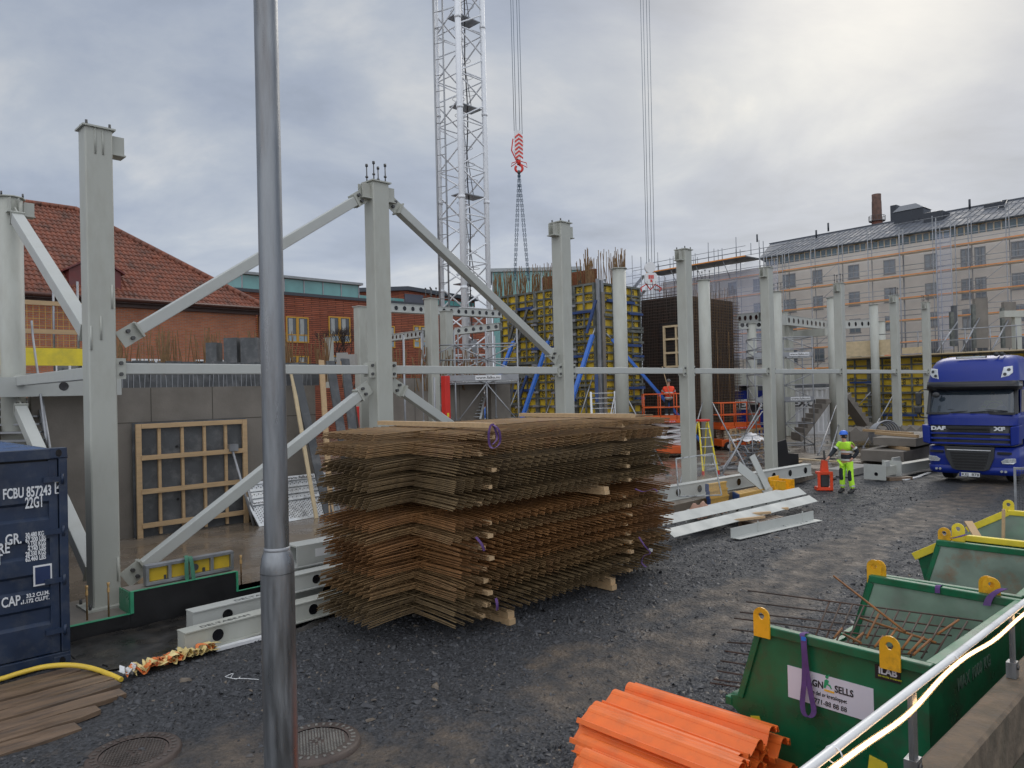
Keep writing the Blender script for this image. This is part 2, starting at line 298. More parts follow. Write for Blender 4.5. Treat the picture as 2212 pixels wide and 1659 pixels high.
def ground_mat(wet):
    m = mat('crushed_rock_ground', (.07,.07,.075), .6, bump=.9, bs=55); N, L, b = NT(m)
    at = N.new('ShaderNodeAttribute'); at.attribute_name = 'dirt'
    tc = N['Texture Coordinate']
    vo = N.new('ShaderNodeTexVoronoi'); vo.inputs['Scale'].default_value = 38; L.new(tc.outputs['Object'], vo.inputs['Vector'])
    vo2 = N.new('ShaderNodeTexVoronoi'); vo2.inputs['Scale'].default_value = 17; L.new(tc.outputs['Object'], vo2.inputs['Vector'])
    gr = N.new('ShaderNodeValToRGB'); gr.color_ramp.elements[0].color = (.016,.017,.019,1); gr.color_ramp.elements[1].color = (.058,.060,.066,1)
    sp = N.new('ShaderNodeSeparateColor'); L.new(vo.outputs['Color'], sp.inputs[0]); L.new(sp.outputs[0], gr.inputs[0])
    nz = N.new('ShaderNodeTexNoise'); nz.inputs['Scale'].default_value = 2.6; nz.inputs['Detail'].default_value = 9; nz.inputs['Roughness'].default_value = .7; L.new(tc.outputs['Object'], nz.inputs['Vector'])
    br = N.new('ShaderNodeValToRGB'); br.color_ramp.elements[0].position = .35; br.color_ramp.elements[0].color = (.050,.043,.037,1); br.color_ramp.elements[1].position = .72; br.color_ramp.elements[1].color = (.135,.103,.075,1); L.new(nz.outputs['Fac'], br.inputs[0])
    ma = N.new('ShaderNodeMath'); ma.operation = 'MULTIPLY_ADD'; ma.inputs[1].default_value = 2.4; L.new(nz.outputs['Fac'], ma.inputs[0]); ma.inputs[2].default_value = -1.68
    ms = N.new('ShaderNodeMath'); ms.operation = 'ADD'; L.new(at.outputs['Fac'], ms.inputs[0]); L.new(ma.outputs[0], ms.inputs[1])
    rp = N.new('ShaderNodeMapRange'); rp.inputs[1].default_value = .0; rp.inputs[2].default_value = .75; L.new(ms.outputs[0], rp.inputs[0])
    mx = N.new('ShaderNodeMixRGB'); L.new(rp.outputs[0], mx.inputs[0]); L.new(gr.outputs[0], mx.inputs[1]); L.new(br.outputs[0], mx.inputs[2]); L.new(mx.outputs[0], b.inputs['Base Color'])
    bp = N.new('ShaderNodeBump'); bp.inputs['Strength'].default_value = .9; bp.inputs['Distance'].default_value = .02; L.new(vo2.outputs['Distance'], bp.inputs['Height'])
    bp2 = N.new('ShaderNodeBump'); bp2.inputs['Strength'].default_value = .8; bp2.inputs['Distance'].default_value = .012; L.new(vo.outputs['Distance'], bp2.inputs['Height']); L.new(bp.outputs[0], bp2.inputs['Normal']); L.new(bp2.outputs[0], b.inputs['Normal'])
    rr = N.new('ShaderNodeMapRange'); rr.inputs[1].default_value = .35; rr.inputs[2].default_value = .68; rr.inputs[3].default_value = .85; rr.inputs[4].default_value = .5; L.new(nz.outputs['Fac'], rr.inputs[0]); L.new(rr.outputs[0], b.inputs['Roughness'])
    return m
def np_mesh(name, V, Fq):
    me = bpy.data.meshes.new(name); me.from_pydata(V.tolist(), [], Fq.tolist()); me.update(); return me
def ground():
    us = np.concatenate([[-700,-200,-60,-20,-8], np.arange(-3, 34, .14), [35,38,42,50,70,120,300,900]]); vs = np.concatenate([[-900,-300,-100,-40,-15,-6], np.arange(-2, 11.6, .14), [12,14,20,40,100,300,900]])
    U, V = np.meshgrid(us, vs); fade = np.clip(1-np.maximum(np.abs(U-15)-17, 0)/3, 0, 1)*np.clip(1-np.maximum(np.abs(V-4.5)-6, 0)/1, 0, 1)
    Z = lump(U, V)*fade
    P = np.stack([U, V, Z], -1).reshape(-1, 3); nx = len(us); ny = len(vs)
    i, j = np.meshgrid(np.arange(nx-1), np.arange(ny-1)); a = (j*nx+i).ravel()
    me = np_mesh('ground', P, np.stack([a, a+1, a+nx+1, a+nx], 1)); me.polygons.foreach_set('use_smooth', [True]*len(me.polygons))
    at = me.attributes.new('dirt', 'FLOAT', 'POINT'); at.data.foreach_set('value', dirt_fn(P[:,0], P[:,1]).astype(np.float32))
    o = part('ground', me, ground_mat(True)); o.rotation_euler = (0,0,A45); o['kind'] = 'structure'
    # loose rock chips
    n = 150000; u = RNG.uniform(.8, 25, n); v = RNG.uniform(2.3, 11.0, n)
    dist = np.hypot(u, v); keep = RNG.random(n) < np.clip((7.5/dist)**1.6, .05, 1)*np.clip(1.05-1.25*dirt_fn(u, v), .05, 1)
    keep &= ~((v > 9.45) & (u > 2.4) & (u < 8)) & ~((v > 7.9) & (u < 2.5)) & (v+u*.04 > 2.9)
    u, v = u[keep], v[keep]; k = len(u)
    base = np.array([(-1,-.6,0),(1,-.5,0),(.2,.8,0),(-.7,-.2,.8),(.6,-.3,.6),(0,.5,.75)]); fc = np.array([(0,3,4,1),(1,4,5,2),(2,5,3,0)]); ft = np.array([(3,5,4)])
    sc = RNG.lognormal(math.log(.0165), .42, k)*np.where(RNG.random(k) < .006, 2.3, 1); th = RNG.uniform(0, 2*np.pi, k)
    B = base[None]*np.stack([sc*RNG.uniform(.8, 1.5, k), sc*RNG.uniform(.6, 1.1, k), sc*RNG.uniform(.25, .9, k)], 1)[:,None,:]*RNG.uniform(.75, 1.25, (k, 6, 3))
    tl = RNG.normal(0, .35, k); zz = B[:,:,2]+B[:,:,0]*tl[:,None]; c, s = np.cos(th)[:,None], np.sin(th)[:,None]
    X = B[:,:,0]*c-B[:,:,1]*s+u[:,None]; Y = B[:,:,0]*s+B[:,:,1]*c+v[:,None]; Zc = zz+lump(u, v)[:,None]
    P = np.stack([X, Y, Zc], -1).reshape(-1, 3).astype(np.float32); off = (np.arange(k)*6)[:,None,None]
    q = (fc[None]+off).reshape(-1, 4); t = (ft[None]+off).reshape(-1, 3)
    me = bpy.data.meshes.new('gravel'); me.vertices.add(len(P)); me.vertices.foreach_set('co', P.ravel())
    loops = np.concatenate([q.ravel(), t.ravel()]); me.loops.add(len(loops)); me.loops.foreach_set('vertex_index', loops.astype(np.int32))
    me.polygons.add(len(q)+len(t)); me.polygons.foreach_set('loop_start', np.concatenate([np.arange(len(q))*4, len(q)*4+np.arange(len(t))*3]).astype(np.int32))
    me.update(calc_edges=True)
    ca = me.attributes.new('tone', 'FLOAT', 'POINT'); ca.data.foreach_set('value', np.repeat(RNG.random(k), 6).astype(np.float32))
    m = mat('rock_chips', (.07,.072,.08), .5); N, L, b = NT(m); at = N.new('ShaderNodeAttribute'); at.attribute_name = 'tone'
    r = N.new('ShaderNodeValToRGB'); r.color_ramp.elements[0].color = (.018,.019,.022,1); r.color_ramp.elements[1].color = (.075,.078,.086,1); r.color_ramp.elements[1].position = .95; e = r.color_ramp.elements.new(.985); e.color = (.16,.13,.10,1)
    L.new(at.outputs['Fac'], r.inputs[0]); L.new(r.outputs[0], b.inputs['Base Color'])
    g = part('gravel', me, m); g.rotation_euler = (0,0,A45); tag(g, 'loose dark crushed rock chips spread over the site road', 'gravel', kind='stuff')
ground()
# wet concrete slab, bitumen sheet
def slab():
    m = mat('wet_concrete_slab', (.15,.12,.09), .22, 0, .2, .9, .25, 9, dirt=(.20,.175,.15), dirt_amt=.7, dirt_scale=1.1, rvar=.22)
    b = MB(); b.box(-6, 11.0, -.3, 70, 60, .2); b.box(12, 10.25, -.3, 70, 10.999, .196); struct('concrete_slab', b, m)
    b = MB(); b.sheet(lambda i, j: (2.3+i*.3, 9.3+j*.175+.12*math.sin(i*1.3)*(j == 0), .035+.012*math.sin(i*2.1+j*1.7)), 20, 9)
    b.sheet(lambda i, j: (2.3+i*.3, 9.1+j*.1+.12*math.sin(i*1.3), -.02+.055*j), 20, 1)
    o = solo('bitumen_sheet', b, mat('wet_bitumen', (.017,.016,.015), .35, 0, .3, 3, .6, 6, dirt=(.06,.05,.04), dirt_amt=.6, dirt_scale=4, rvar=.2), 'wrinkled wet black bitumen sheet on the ground along the black plinth', 'bitumen sheet')
    # stepped plinth: low ledge, high block with grey face, low again
    r = thing('foundation_plinth', 'stepped black waterproofed concrete plinth edged with green tape under the big column', 'plinth')
    b = MB(); b.box(2.72, 10.95, -.1, 3.46, 12.3, .207); b.box(3.46, 10.95, -.1, 4.93, 11.35, .50); b.box(4.93, 10.95, -.1, 8.6, 11.3, .20); part('plinth_block', b, K['conc'], r)
    b = MB(); b.box(2.70, 10.93, -.1, 3.44, 10.947, .209); b.box(3.44, 10.925, -.1, 4.95, 10.948, .505); b.box(4.95, 10.93, -.1, 8.6, 10.947, .205); b.box(2.70,10.947,-.1,2.717,12.3,.209); part('bitumen_coat', b, K['membrane'], r)
    b = MB()
    b.box(2.70, 10.915, .211, 3.45, 10.99, .217); b.box(3.44, 10.91, .507, 4.95, 10.97, .513); b.box(4.95, 10.915, .207, 8.6, 10.96, .213)
    b.box(3.43, 10.905, .218, 3.475, 10.922, .507); b.box(4.925, 10.905, .21, 4.955, 10.922, .507); b.box(3.425, 10.95, .18, 3.438, 11.35, .507)
    part('green_edge_tape', b, K['tape_green'], r)
    # site road kerb of slab to the right: slab face is the kerb
slab()
# ============================================================ steel frame: columns, beams, braces
def column_root(u, v, z0, z1, wu, wv, label, rnd=False, studs=0, brackets=(), base=True, plain=False, group='grey steel columns of the frame'):
    r = thing('steel_column', label, 'column', S(u, v, z0), A45, group); h = z1-z0
    b = MB()
    if rnd: b.cyl((0,0,.03), (0,0,h-.02), wu/2, n=28)
    else:
        c = .018; b.prism([(-wu/2+c,-wv/2),(wu/2-c,-wv/2),(wu/2,-wv/2+c),(wu/2,wv/2-c),(wu/2-c,wv/2),(-wu/2+c,wv/2),(-wu/2,wv/2-c),(-wu/2,-wv/2+c)], .03, h-.02, lambda a, q, t: (a, q, t))
    part('shaft', b, K['primer'], r)
    b = MB(); e = .035 if not rnd else .05; b.cb((0,0,h-.01), (wu+2*e, wv+2*e, .025)) if not rnd else b.cyl((0,0,h-.02), (0,0,h+.005), wu/2+e, n=8)
    part('cap_plate', b, K['primer'], r)
    if base:
        b = MB(); b.cb((0,0,.015), (wu+.22, wv+.22, .03)); part('base_plate', b, K['primer'], r)
        b = MB()
        for sx in (-1, 1):
            for sy in (-1, 1): b.cyl((sx*(wu/2+.06), sy*(wv/2+.06), .02), (sx*(wu/2+.06), sy*(wv/2+.06), .10), .02, n=6)
        split('anchor_bolt', b, K['bolt'], r)
    if studs:
        b = MB()
        for k in range(studs):
            x = (-1 if k%2 == 0 else 1)*wu*.36; y = (-1 if k//2 == 0 else 1)*wv*.36
            b.cyl((x, y, h), (x, y, h+.34), .011, n=6); b.cyl((x, y, h+.31), (x, y, h+.36), .026, n=6); b.cyl((x, y, h+.10), (x, y, h+.13), .028, n=6)
        split('anchor_stud', b, K['bolt'], r)
    elif not plain:
        b = MB()
        for sx in (-1, 1): b.cyl((sx*wu*.42, -wv*.42, h), (sx*wu*.42, -wv*.42, h+.07), .018, n=6); b.cyl((sx*wu*.42, wv*.42, h), (sx*wu*.42, wv*.42, h+.07), .018, n=6)
        split('cap_bolt', b, K['bolt'], r)
    for (sx, sy) in brackets:       # beam seats below the cap, side (sx, sy)
        b = MB(); dx, dy = sx*(wu/2+.09), sy*(wv/2+.09)
        b.cb((dx, dy, h-.34), (.2 if sx else .24, .2 if sy else .24, .02)); 
        for q in (-.07, .07): b.cb((dx+(0 if sx else q), dy+(0 if sy else q), h-.2), (.18 if sx else .014, .18 if sy else .014, .27))
        part('beam_seat', b, K['primer'], r)
    return r
ROWZ = 7.15
COLU = [3.33, 8.15, 13.45, 18.9, 24.1, 30.4, 36.9, 41.6]
clab = ['tallest looking square column, standing on the black plinth beside the blue container', 'square column right of the lamp post, where two long braces meet at the top', 'square column in front of the yellow formwork wall, foot of the falling brace', 'square column left of the dark rebar cage with a bracket on top', 'square column right of the dark rebar cage, behind the two leaning steel flats', 'slender square column behind the worker in yellow with the blue helmet', 'slender square column just left of the truck cab', 'square column rising directly behind the truck cab']
for i, u in enumerate(COLU):
    z0 = .207 if i == 0 else .2
    column_root(u, 11.67 if i else 11.7, z0, ROWZ-(0 if i else .1), .36, .32, clab[i], studs=(4 if i in (1, 5, 6, 7) else 0), brackets=((1,0),) if i == 0 else (((-1,0),(1,0)) if i in (1,2) else ((-1,0),)))
# weld marks / lugs on column one
b = MB()
for z, du in ((4.45,.13),(4.0,-.02),(3.85,-.15),(.55,.14)): b.cyl((du, -.165, z-.2), (du, -.165, z+.14), .014, n=6)
for z in (6.7, ): b.cyl((-.05, -.165, z-.25), (-.05, -.165, z+.12), .012, n=6); b.cyl((.05, -.165, z-.25), (.05, -.165, z+.1), .012, n=6)
split('weld_lug', b, K['primer'], [o for o in bpy.data.objects if o.name == 'steel_column'][0])
# corner row going back from column one
column_root(3.33, 17.1, -.1, 7.15, .42, .42, 'thick round column at the left edge of the picture behind the blue container', rnd=True, brackets=((0,-1),(1,0)))
for i, (px, t, lb) in enumerate([(1337, 580, 'round column with flat cap in front of the right part of the yellow formwork wall'), (1520, 605, 'round column in front of the dark rebar cage, propped by two struts'), (1676, 630, 'round column half hidden behind the square column right of the rebar cage'), (1796, 643, 'round column behind the brown precast stair flight, left of the worker in yellow'), (1887, 657, 'round column between the worker in yellow and the truck, in front of yellow formwork')]):
    u, z = PV(px, t, 14.6)
    column_root(u, 14.6, .2, min(z, 7.4), .44, .44, lb, rnd=True, studs=4 if i in (1, 2) else 0, plain=True)
def row_beam(u0, u1, v=11.67, z=3.6, lab='', w=.14, h=.16):
    r = thing('steel_beam', lab, 'beam', S(u0, v, z), A45, 'horizontal beams between the columns'); L = u1-u0
    b = MB(); b.box(.30, -w/2, -h/2, L-.30, w/2, h/2); part('tube', b, K['primer_lt'], r, .012)
    b = MB(); 
    for x, s in ((.18, 1), (L-.18, -1)): b.box(x, -w/2-.012, -.15, x+s*.13, -w/2-.026, .15) if s > 0 else b.box(x-.13, -w/2-.026, -.15, x, -w/2-.012, .15); b.box(x+s*.125-.01, -w/2-.02, -.13, x+s*.125+.01, w/2+.02, .13)
    split('end_plate', b, K['primer'], r)
    b = MB()
    for x in (.245, L-.245):
        for q in (-.08, .08): b.cyl((x, -w/2-.02, q), (x, -w/2-.055, q), .03, n=6)
    split('bolt', b, K['bolt'], r)
bl = ['leftmost long horizontal beam, passing behind the lamp post', 'horizontal beam in front of the crane foot and yellow formwork', 'horizontal beam crossing in front of the second half of the formwork wall', 'horizontal beam crossing in front of the dark rebar cage', 'horizontal beam in front of the white containers', 'short looking horizontal beam above the worker in yellow', 'horizontal beam ending behind the truck cab']
for i in range(7): row_beam(COLU[i], COLU[i+1], lab=bl[i])
def brace(p, q, lab, w=.17, h=.17, gus=True):
    p = Vector(p); q = Vector(q); d = (q-p); L = d.length; dn = d/L
    r = thing('steel_brace', lab, 'brace', S(p.x, p.y, p.z), A45, 'diagonal steel braces'); 
    b = MB(); e = .42 if gus else .1; b.beam(dn*e, dn*(L-e), w, h); part('tube', b, K['primer_lt'], r, .012)
    side = dn.cross(Vector((0,0,1))).normalized(); nrm = side.cross(dn)
    b = MB(); b2 = MB()
    for s0, sg in ((0, 1), (L, -1)):
        a = dn*(s0+sg*.12); c = dn*(s0+sg*.44); b.beam(a, c, .016, .26); b.beam(dn*(s0+sg*.40), dn*(s0+sg*.43), w+.03, h+.07)
        for k in (-.06, .06): m = dn*(s0+sg*.28)+nrm*k; b2.cyl(m-side*.06, m+side*.06, .03, n=6)
    split('gusset_plate', b, K['primer'], r); split('bolt', b2, K['bolt'], r)
V0 = 11.67
brace((3.5,V0,3.95), (8.0,V0,6.95), 'long brace rising behind the lamp post from mid height of the big column')
brace((8.3,V0,6.95), (13.3,V0,3.8), 'long brace falling to the right in front of the white crane mast')
brace((3.5,V0,.45), (8.0,V0,3.35), 'lower brace rising from the black plinth, crossing behind the lamp post')
brace((8.3,V0,3.4), (13.3,V0,.4), 'short visible brace falling to the right behind the top of the mesh pile')
brace((3.33,16.9,6.85), (3.33,11.85,3.95), 'pale brace falling from the round column at the left edge towards the big column', .20, .2)
brace((3.33,16.9,3.2), (3.33,11.85,.4), 'pale brace falling behind the corner of the blue container', .20, .2)
r = thing('steel_beam', 'short horizontal beam between the left edge round column and the big column', 'beam', S(3.33, 11.85, 3.55), A45, 'horizontal beams between the columns')
b = MB(); b.box(-.07, .2, -.09, .07, 4.9, .09); part('tube', b, K['primer_lt'], r, .01); b = MB(); b.box(-.1, .1, -.14, .1, .13, .14); b.box(-.1, 4.9, -.14, .1, 4.93, .14); split('end_plate', b, K['primer'], r)
# hollow floor beams with round holes
def hole_beam(p, q, h=.28, w=.34, n=8, lab='', name='slim_floor_beam', cat='beam', txt=None, group='hollow floor beams with round web holes', z_flange=True, material=None, hole_r=None):
    p = Vector(p); q = Vector(q); L = (q-p).length; ang = math.atan2(q.y-p.y, q.x-p.x)
    r = thing(name, lab, cat, S(p.x, p.y, p.z), A45+ang, group); r.rotation_euler = (0, -math.asin((q.z-p.z)/L), A45+ang)
    M_ = material or K['primer_lt']
    b = MB(); b.box(0, -w/2, 0, L, w/2, .015); b.box(0, -w*.36, h-.015, L, w*.36, h); b.box(0,-w*.3,.016,.012,w*.3,h-.016) ; split('flange', b, M_, r)
    b = MB()
    for s in (-1, 1): b.add([(0,s*w*.34,.015),(L,s*w*.34,.015),(L,s*w*.30,h-.015),(0,s*w*.30,h-.015)], [(0,1,2,3)])
    split('web', b, M_, r)
    b = MB(); hr = hole_r or h*.27; b2 = MB()
    for k in range(n):
        x = L*(k+.6)/n; c = Vector((x, -w*.325-.004, h*.5)); vs = [c+Vector((hr*math.cos(t), .02*math.sin(t)*0, hr*math.sin(t))) for t in [i*math.pi/9 for i in range(18)]]
        for f, o_ in ((-1, 0), (1, 0)):
            pts = [(x+hr*math.cos(t), f*(w*.325+.007)+0*t, h*.5+hr*math.sin(t)) for t in [i*math.pi/9 for i in range(18)]]
            b.add(pts, [tuple(range(18))])
            ri = [(x+hr*1.14*math.cos(t), f*(w*.325+.006), h*.5+hr*1.14*math.sin(t)) for t in [i*math.pi/9 for i in range(18)]]; b2.add(pts+ri, [(i, (i+1)%18, 18+(i+1)%18, 18+i) for i in range(18)])
    split('web_hole', b, K['blackgl'], r); split('hole_rim', b2, M_, r)
    if txt: 
        for x in txt[1]: text(txt[0], h*.42, K['bolt'], r, (x, -w*.2, h+.003), (0,0,0), ext=.0005, xs=1.15)
    return r
# ============================================================ walls of the pit, left side
def brickmat(name, c1, c2, mortar, sc=(1,1), bw=.25, bh=.077, ms=.012, bumpy=.6):
    m = mat(name, c1, .8, var=.2); N, L, b = NT(m); tc = N['Texture Coordinate']
    sp = N.new('ShaderNodeSeparateXYZ'); cb = N.new('ShaderNodeCombineXYZ'); L.new(tc.outputs['Object'], sp.inputs[0]); ad = N.new('ShaderNodeMath'); ad.operation = 'ADD'; L.new(sp.outputs[0], ad.inputs[0]); L.new(sp.outputs[1], ad.inputs[1]); L.new(ad.outputs[0], cb.inputs[0]); L.new(sp.outputs[2], cb.inputs[1])
    bt = N.new('ShaderNodeTexBrick'); bt.inputs['Scale'].default_value = 1; bt.inputs['Brick Width'].default_value = bw; bt.inputs['Row Height'].default_value = bh; bt.inputs['Mortar Size'].default_value = ms; bt.inputs['Bias'].default_value = -.1
    bt.inputs['Color1'].default_value = (*c1, 1); bt.inputs['Color2'].default_value = (*c2, 1); bt.inputs['Mortar'].default_value = (*mortar, 1); L.new(cb.outputs[0], bt.inputs['Vector'])
    nz = N.new('ShaderNodeTexNoise'); nz.inputs['Scale'].default_value = .8; nz.inputs['Detail'].default_value = 6; L.new(tc.outputs['Object'], nz.inputs['Vector'])
    mr = N.new('ShaderNodeMapRange'); mr.inputs[3].default_value = .65; mr.inputs[4].default_value = 1.35; L.new(nz.outputs['Fac'], mr.inputs[0]); sc_ = N.new('ShaderNodeVectorMath'); sc_.operation = 'SCALE'; L.new(bt.outputs['Color'], sc_.inputs[0]); L.new(mr.outputs[0], sc_.inputs['Scale']); L.new(sc_.outputs[0], b.inputs['Base Color'])
    bp = N.new('ShaderNodeBump'); bp.invert = True; bp.inputs['Strength'].default_value = bumpy; bp.inputs['Distance'].default_value = .01; L.new(bt.outputs['Fac'], bp.inputs['Height']); L.new(bp.outputs[0], b.inputs['Normal'])
    return m
def concwall(u0, u1, v, z0, z1, lab, th=.3, joints=1.35, zj=(2.65,), mt=None, name='concrete_wall'):
    r = thing(name, lab, 'wall', S(u0, v, 0)); b = MB(); L = u1-u0
    b.box(0, 0, z0, L, th, z1); part('wall_face', b, mt or K['conc'], r)
    b = MB(); x = joints*.55
    while x < L-.1: b.box(x-.008, -.004, z0+.02, x+.008, -.001, z1); x += joints
    for z in zj: b.box(.02, -.0055, z-.008, L, -.0045, z+.008)
    split('joint_line', b, mat('dark_joint', (.07,.062,.05), .8), r)
    b = MB(); x = joints*.55+joints/2; rr = random.Random(3)
    while x < L-.3:
        for z in (.9, 2.0): b.cyl((x, -.008, z), (x, .002, z), .03, n=10)
        x += joints
    split('tie_hole', b, K['membrane'], r)
    return r
concwall(5.1, 9.85, 17.0, .2, 3.4, 'brown grey concrete wall with formwork joints behind the timber grid')
# starter bars and boards on top of it
def rebars(n, fx, lab, r=.008, name='starter_bars', cat='rebar', mt='rust', group=None, kind=None):
    b = MB()
    for k in range(n): p, q = fx(k); b.cyl(S(*p), S(*q), r, n=4, caps=False)
    o = part(name, b, K[mt]); return tag(o, lab, cat, group, kind or 'stuff')
R_ = random.Random(11)
b = MB()
for k in range(14): x = .35*k; b.box(x, .2, 3.40, x+.34, .25, 3.98+.02*math.sin(k*2.3))
solo('upstand_boards', b, K['conc_dk'], 'grey cement stained board row standing on the concrete wall behind the timber grid', 'formwork boards', S(5.2, 17.0, 0))
b = MB()
for k in range(40): x = 5.3+.115*k+R_.uniform(-.02,.02); b.cyl(S(x, 17.08, 3.38), S(x+R_.uniform(-.03,.03), 17.08, 3.75+R_.uniform(-.08,.12)), .009, n=4, caps=False)
solo('starter_bars', b, K['galv_lt'], 'row of thin grey starter bars along the top of the concrete wall', 'rebar', (0,0,0), 0, kind='stuff')
# left return wall and dark opening with pale beam over
concwall(3.6, 5.1, 16.99, .2, 3.3, 'dark concrete end wall strip behind the big column', joints=5, zj=(), mt=K['conc'])
b = MB(); b.box(0, 0, 3.25, 5.4, .35, 3.62); solo('edge_beam', b, K['primer_lt'], 'grey edge beam with one round hole over the dark opening at left', 'beam', S(-.3, 16.5, 0))
b = MB(); b.cyl((4.35, -.006, 3.44), (4.35, .01, 3.44), .085, n=20); part('beam_hole', b, K['blackgl'], [o for o in bpy.data.objects if o.name == 'edge_beam'][0])
b = MB(); b.box(0, 0, -.1, .3, 8, 3.25); b.box(-6, 5, .2, 0, 5.3, 3.25); solo('basement_wall', b, K['conc'], 'shaded concrete wall inside the dark opening behind the ladder', 'wall', S(5.0, 17.3, 0))
# timber grid leaning in the wall opening
def timber_grid(u0, u1, v, z0, z1, nx, nz, lab, t=.06, mt='wood', back=True, name='timber_grid'):
    r = thing(name, lab, 'timber frame', S(u0, v, z0)); L = u1-u0; H = z1-z0
    b = MB(); b.box(0, -.01, 0, .11, .05, H); b.box(L-.11, -.01, 0, L, .05, H); b.box(.112, -.01, H-.10, L-.112, .05, H); part('outer_frame', b, K[mt], r, .004)
    for k in range(nx): x = L*(k+1)/(nx+1); b = MB(); b.box(x-t/2, .04, .03, x+t/2, .10, H-.11); part('stud', b, K[mt], r)
    for k in range(nz): z = H*(k+.35)/(nz+.35) if nz > 1 else H/2; b = MB(); b.box(.09, -.03, z-.05, L-.09, .03, z+.05); part('rail', b, K[mt], r)
    if back: b = MB(); b.box(-.03, .12, -.05, L+.03, .16, H+.03); part('dark_panel', b, K['conc_dk'], r); b=MB(); [b.cyl((L*a, .1, H*c), (L*a, .125, H*c), .03, n=10) for a in (.36,.6) for c in (.3,.78)]; split('tie_socket', b, K['membrane'], r)
    return r
timber_grid(5.43, 7.88, 16.72, .2, 2.62, 4, 3, 'big pale timber grid frame fixed on the concrete wall behind the lamp post')
# leaning dark shutters and planks
for i, (x0, y0, x1, y1, w_, m_, lb) in enumerate([(635,785,690,1030,.22,'conc_dk','dark form board leaning on the wall just right of the lamp post'),(627,788,668,990,.09,'woodpale','thin pale plank leaning beside the dark form board nearest the lamp post'),(694,778,712,1010,.14,'wood','pale plank leaning between the dark form boards'),(713,780,752,1030,.24,'conc_dk','white stained dark form board leaning left of the second column'),(738,780,770,960,.07,'wood','short pale plank leaning on the white stained form board'),(745,775,775,920,.25,'conc_dk','black form board with chalk writing leaning nearest the second column'),(756,810,790,930,.05,'rust_dk','thin brown rod leaning low beside the second column')]):
    p = PV(x0, y0, 16.8); q = PV(x1, min(y1,1010), 16.1)
    d_ = (q[1]-p[1]); f = (.2-p[1])/d_ if q[1] > .2 else 1
    P0 = S(p[0], 16.8, p[1]); Q0 = S(p[0]+(q[0]-p[0])*f, 15.9, max(.2, p[1]+d_*f)); b = MB(); b.beam(P0, Q0, w_, .04, (R2,-R2,0))
    solo('leaning_board', b, K[m_], lb, 'board', (0,0,0), 0, 'boards leaning on the concrete wall')
# red shoring posts
for (px, y0, y1, w_, lb) in [(962, 812, 905, .2, 'tall red shoring post with a yellow tag between the concrete walls'), (768, 878, 935, .15, 'short red post seen behind the lower brace, left of the second column')]:
    u, z = PV(px, y0, 17.5); r = thing('shoring_post', lb, 'post', S(u, 17.5, .2)); b = MB(); b.box(-w_/2, -w_/2, 0, w_/2, w_/2, z-.2); part('post_body', b, K['red'], r, .01); b = MB(); b.box(-w_/2-.01,-w_/2-.01,z*.45,w_/2+.01,w_/2+.01,z*.45+.05); part('joint_band', b, K['membrane'], r)
    b = MB(); b.box(-.05,-w_/2-.006,z*.6,.03,-w_/2-.002,z*.6+.12); part('yellow_tag', b, K['yellow2'], r)
# mid concrete walls
concwall(13.1, 17.6, 19.0, .2, PV(900, 817, 19)[1], 'weathered concrete wall behind the second column and red post', joints=.95, zj=(1.9,), mt=K['conc'])
concwall(17.75, 18.7, 18.8, .2, PV(1000, 817, 18.8)[1], 'dark concrete wall end right of the red post', joints=3, zj=(), mt=K['conc'])

# aluminium gangway boards stacked against the wall behind the lamp post
def gangways():
    for k in range(4):
        a = rad(62-6*k); L = 2.2-.08*k; r = thing('gangway_board', ['rear','second','third','front'][k]+' perforated aluminium gangway board leaning on the concrete wall behind the lamp post', 'gangway board', S(7.95-.06*k, 16.45-.16*k, .2), A45+rad(2*k)); r.rotation_euler = (a-rad(90), 0, A45+rad(1.5*k)); r['group'] = 'gangway boards leaning on the wall'
        b = MB(); b.box(0,0,0,L,.03,1.0-.12*k); part('deck_plate', b, K['alu'], r)
        b = MB(); b.box(-.02,-.03,-.02,L+.02,-.001,.05); b.box(-.02,-.03,.95-.12*k,L+.02,-.001,1.02-.12*k); b.box(-.02,-.03,.051,.03,-.001,.949-.12*k); b.box(L-.03,-.03,.051,L+.02,-.001,.949-.12*k); split('edge_rail', b, K['alu'], r)
        b = MB()
        for i in range(int(L/.055)-2):
            for j in range(int((1.0-.12*k)/.07)-2): x, z = .09+i*.055, .10+j*.07+(i%2)*.035; b.box(x-.011,-.003,z-.016,x+.011,-.0005,z+.016)
        o = part('perforations', b, K['bolt'], r); o['kind'] = 'stuff'
        if k in (0, 3): b = MB(); b.box(L*.3 if k == 0 else .05,-.037,.955-.12*k,(L-.05) if k == 0 else 1.0,-.0305,1.065-.12*k); p = part('sign', b, K['white'], r); text('www.falks.nu', .10, K['bolt'], p, (L*.45 if k == 0 else .1, -.039, .975-.12*k), fit=.75, bold=.002)
    r = thing('tripod_prop', 'folded grey prop standing beside the gangway boards', 'prop', S(7.75,16.2,.2)); b = MB(); b.cyl((0,0,0),(-.25,.5,1.75),.03,n=8); b.cyl((.08,0,0),(.0,.4,1.0),.025,n=6); b.cyl((.15,.05,0),(.05,.4,.9),.025,n=6); split('tube', b, K['galv_lt'], r); b = MB(); b.box(-.33,.45,1.70,-.12,.56,1.86); part('head', b, K['galv_lt'], r)
gangways()
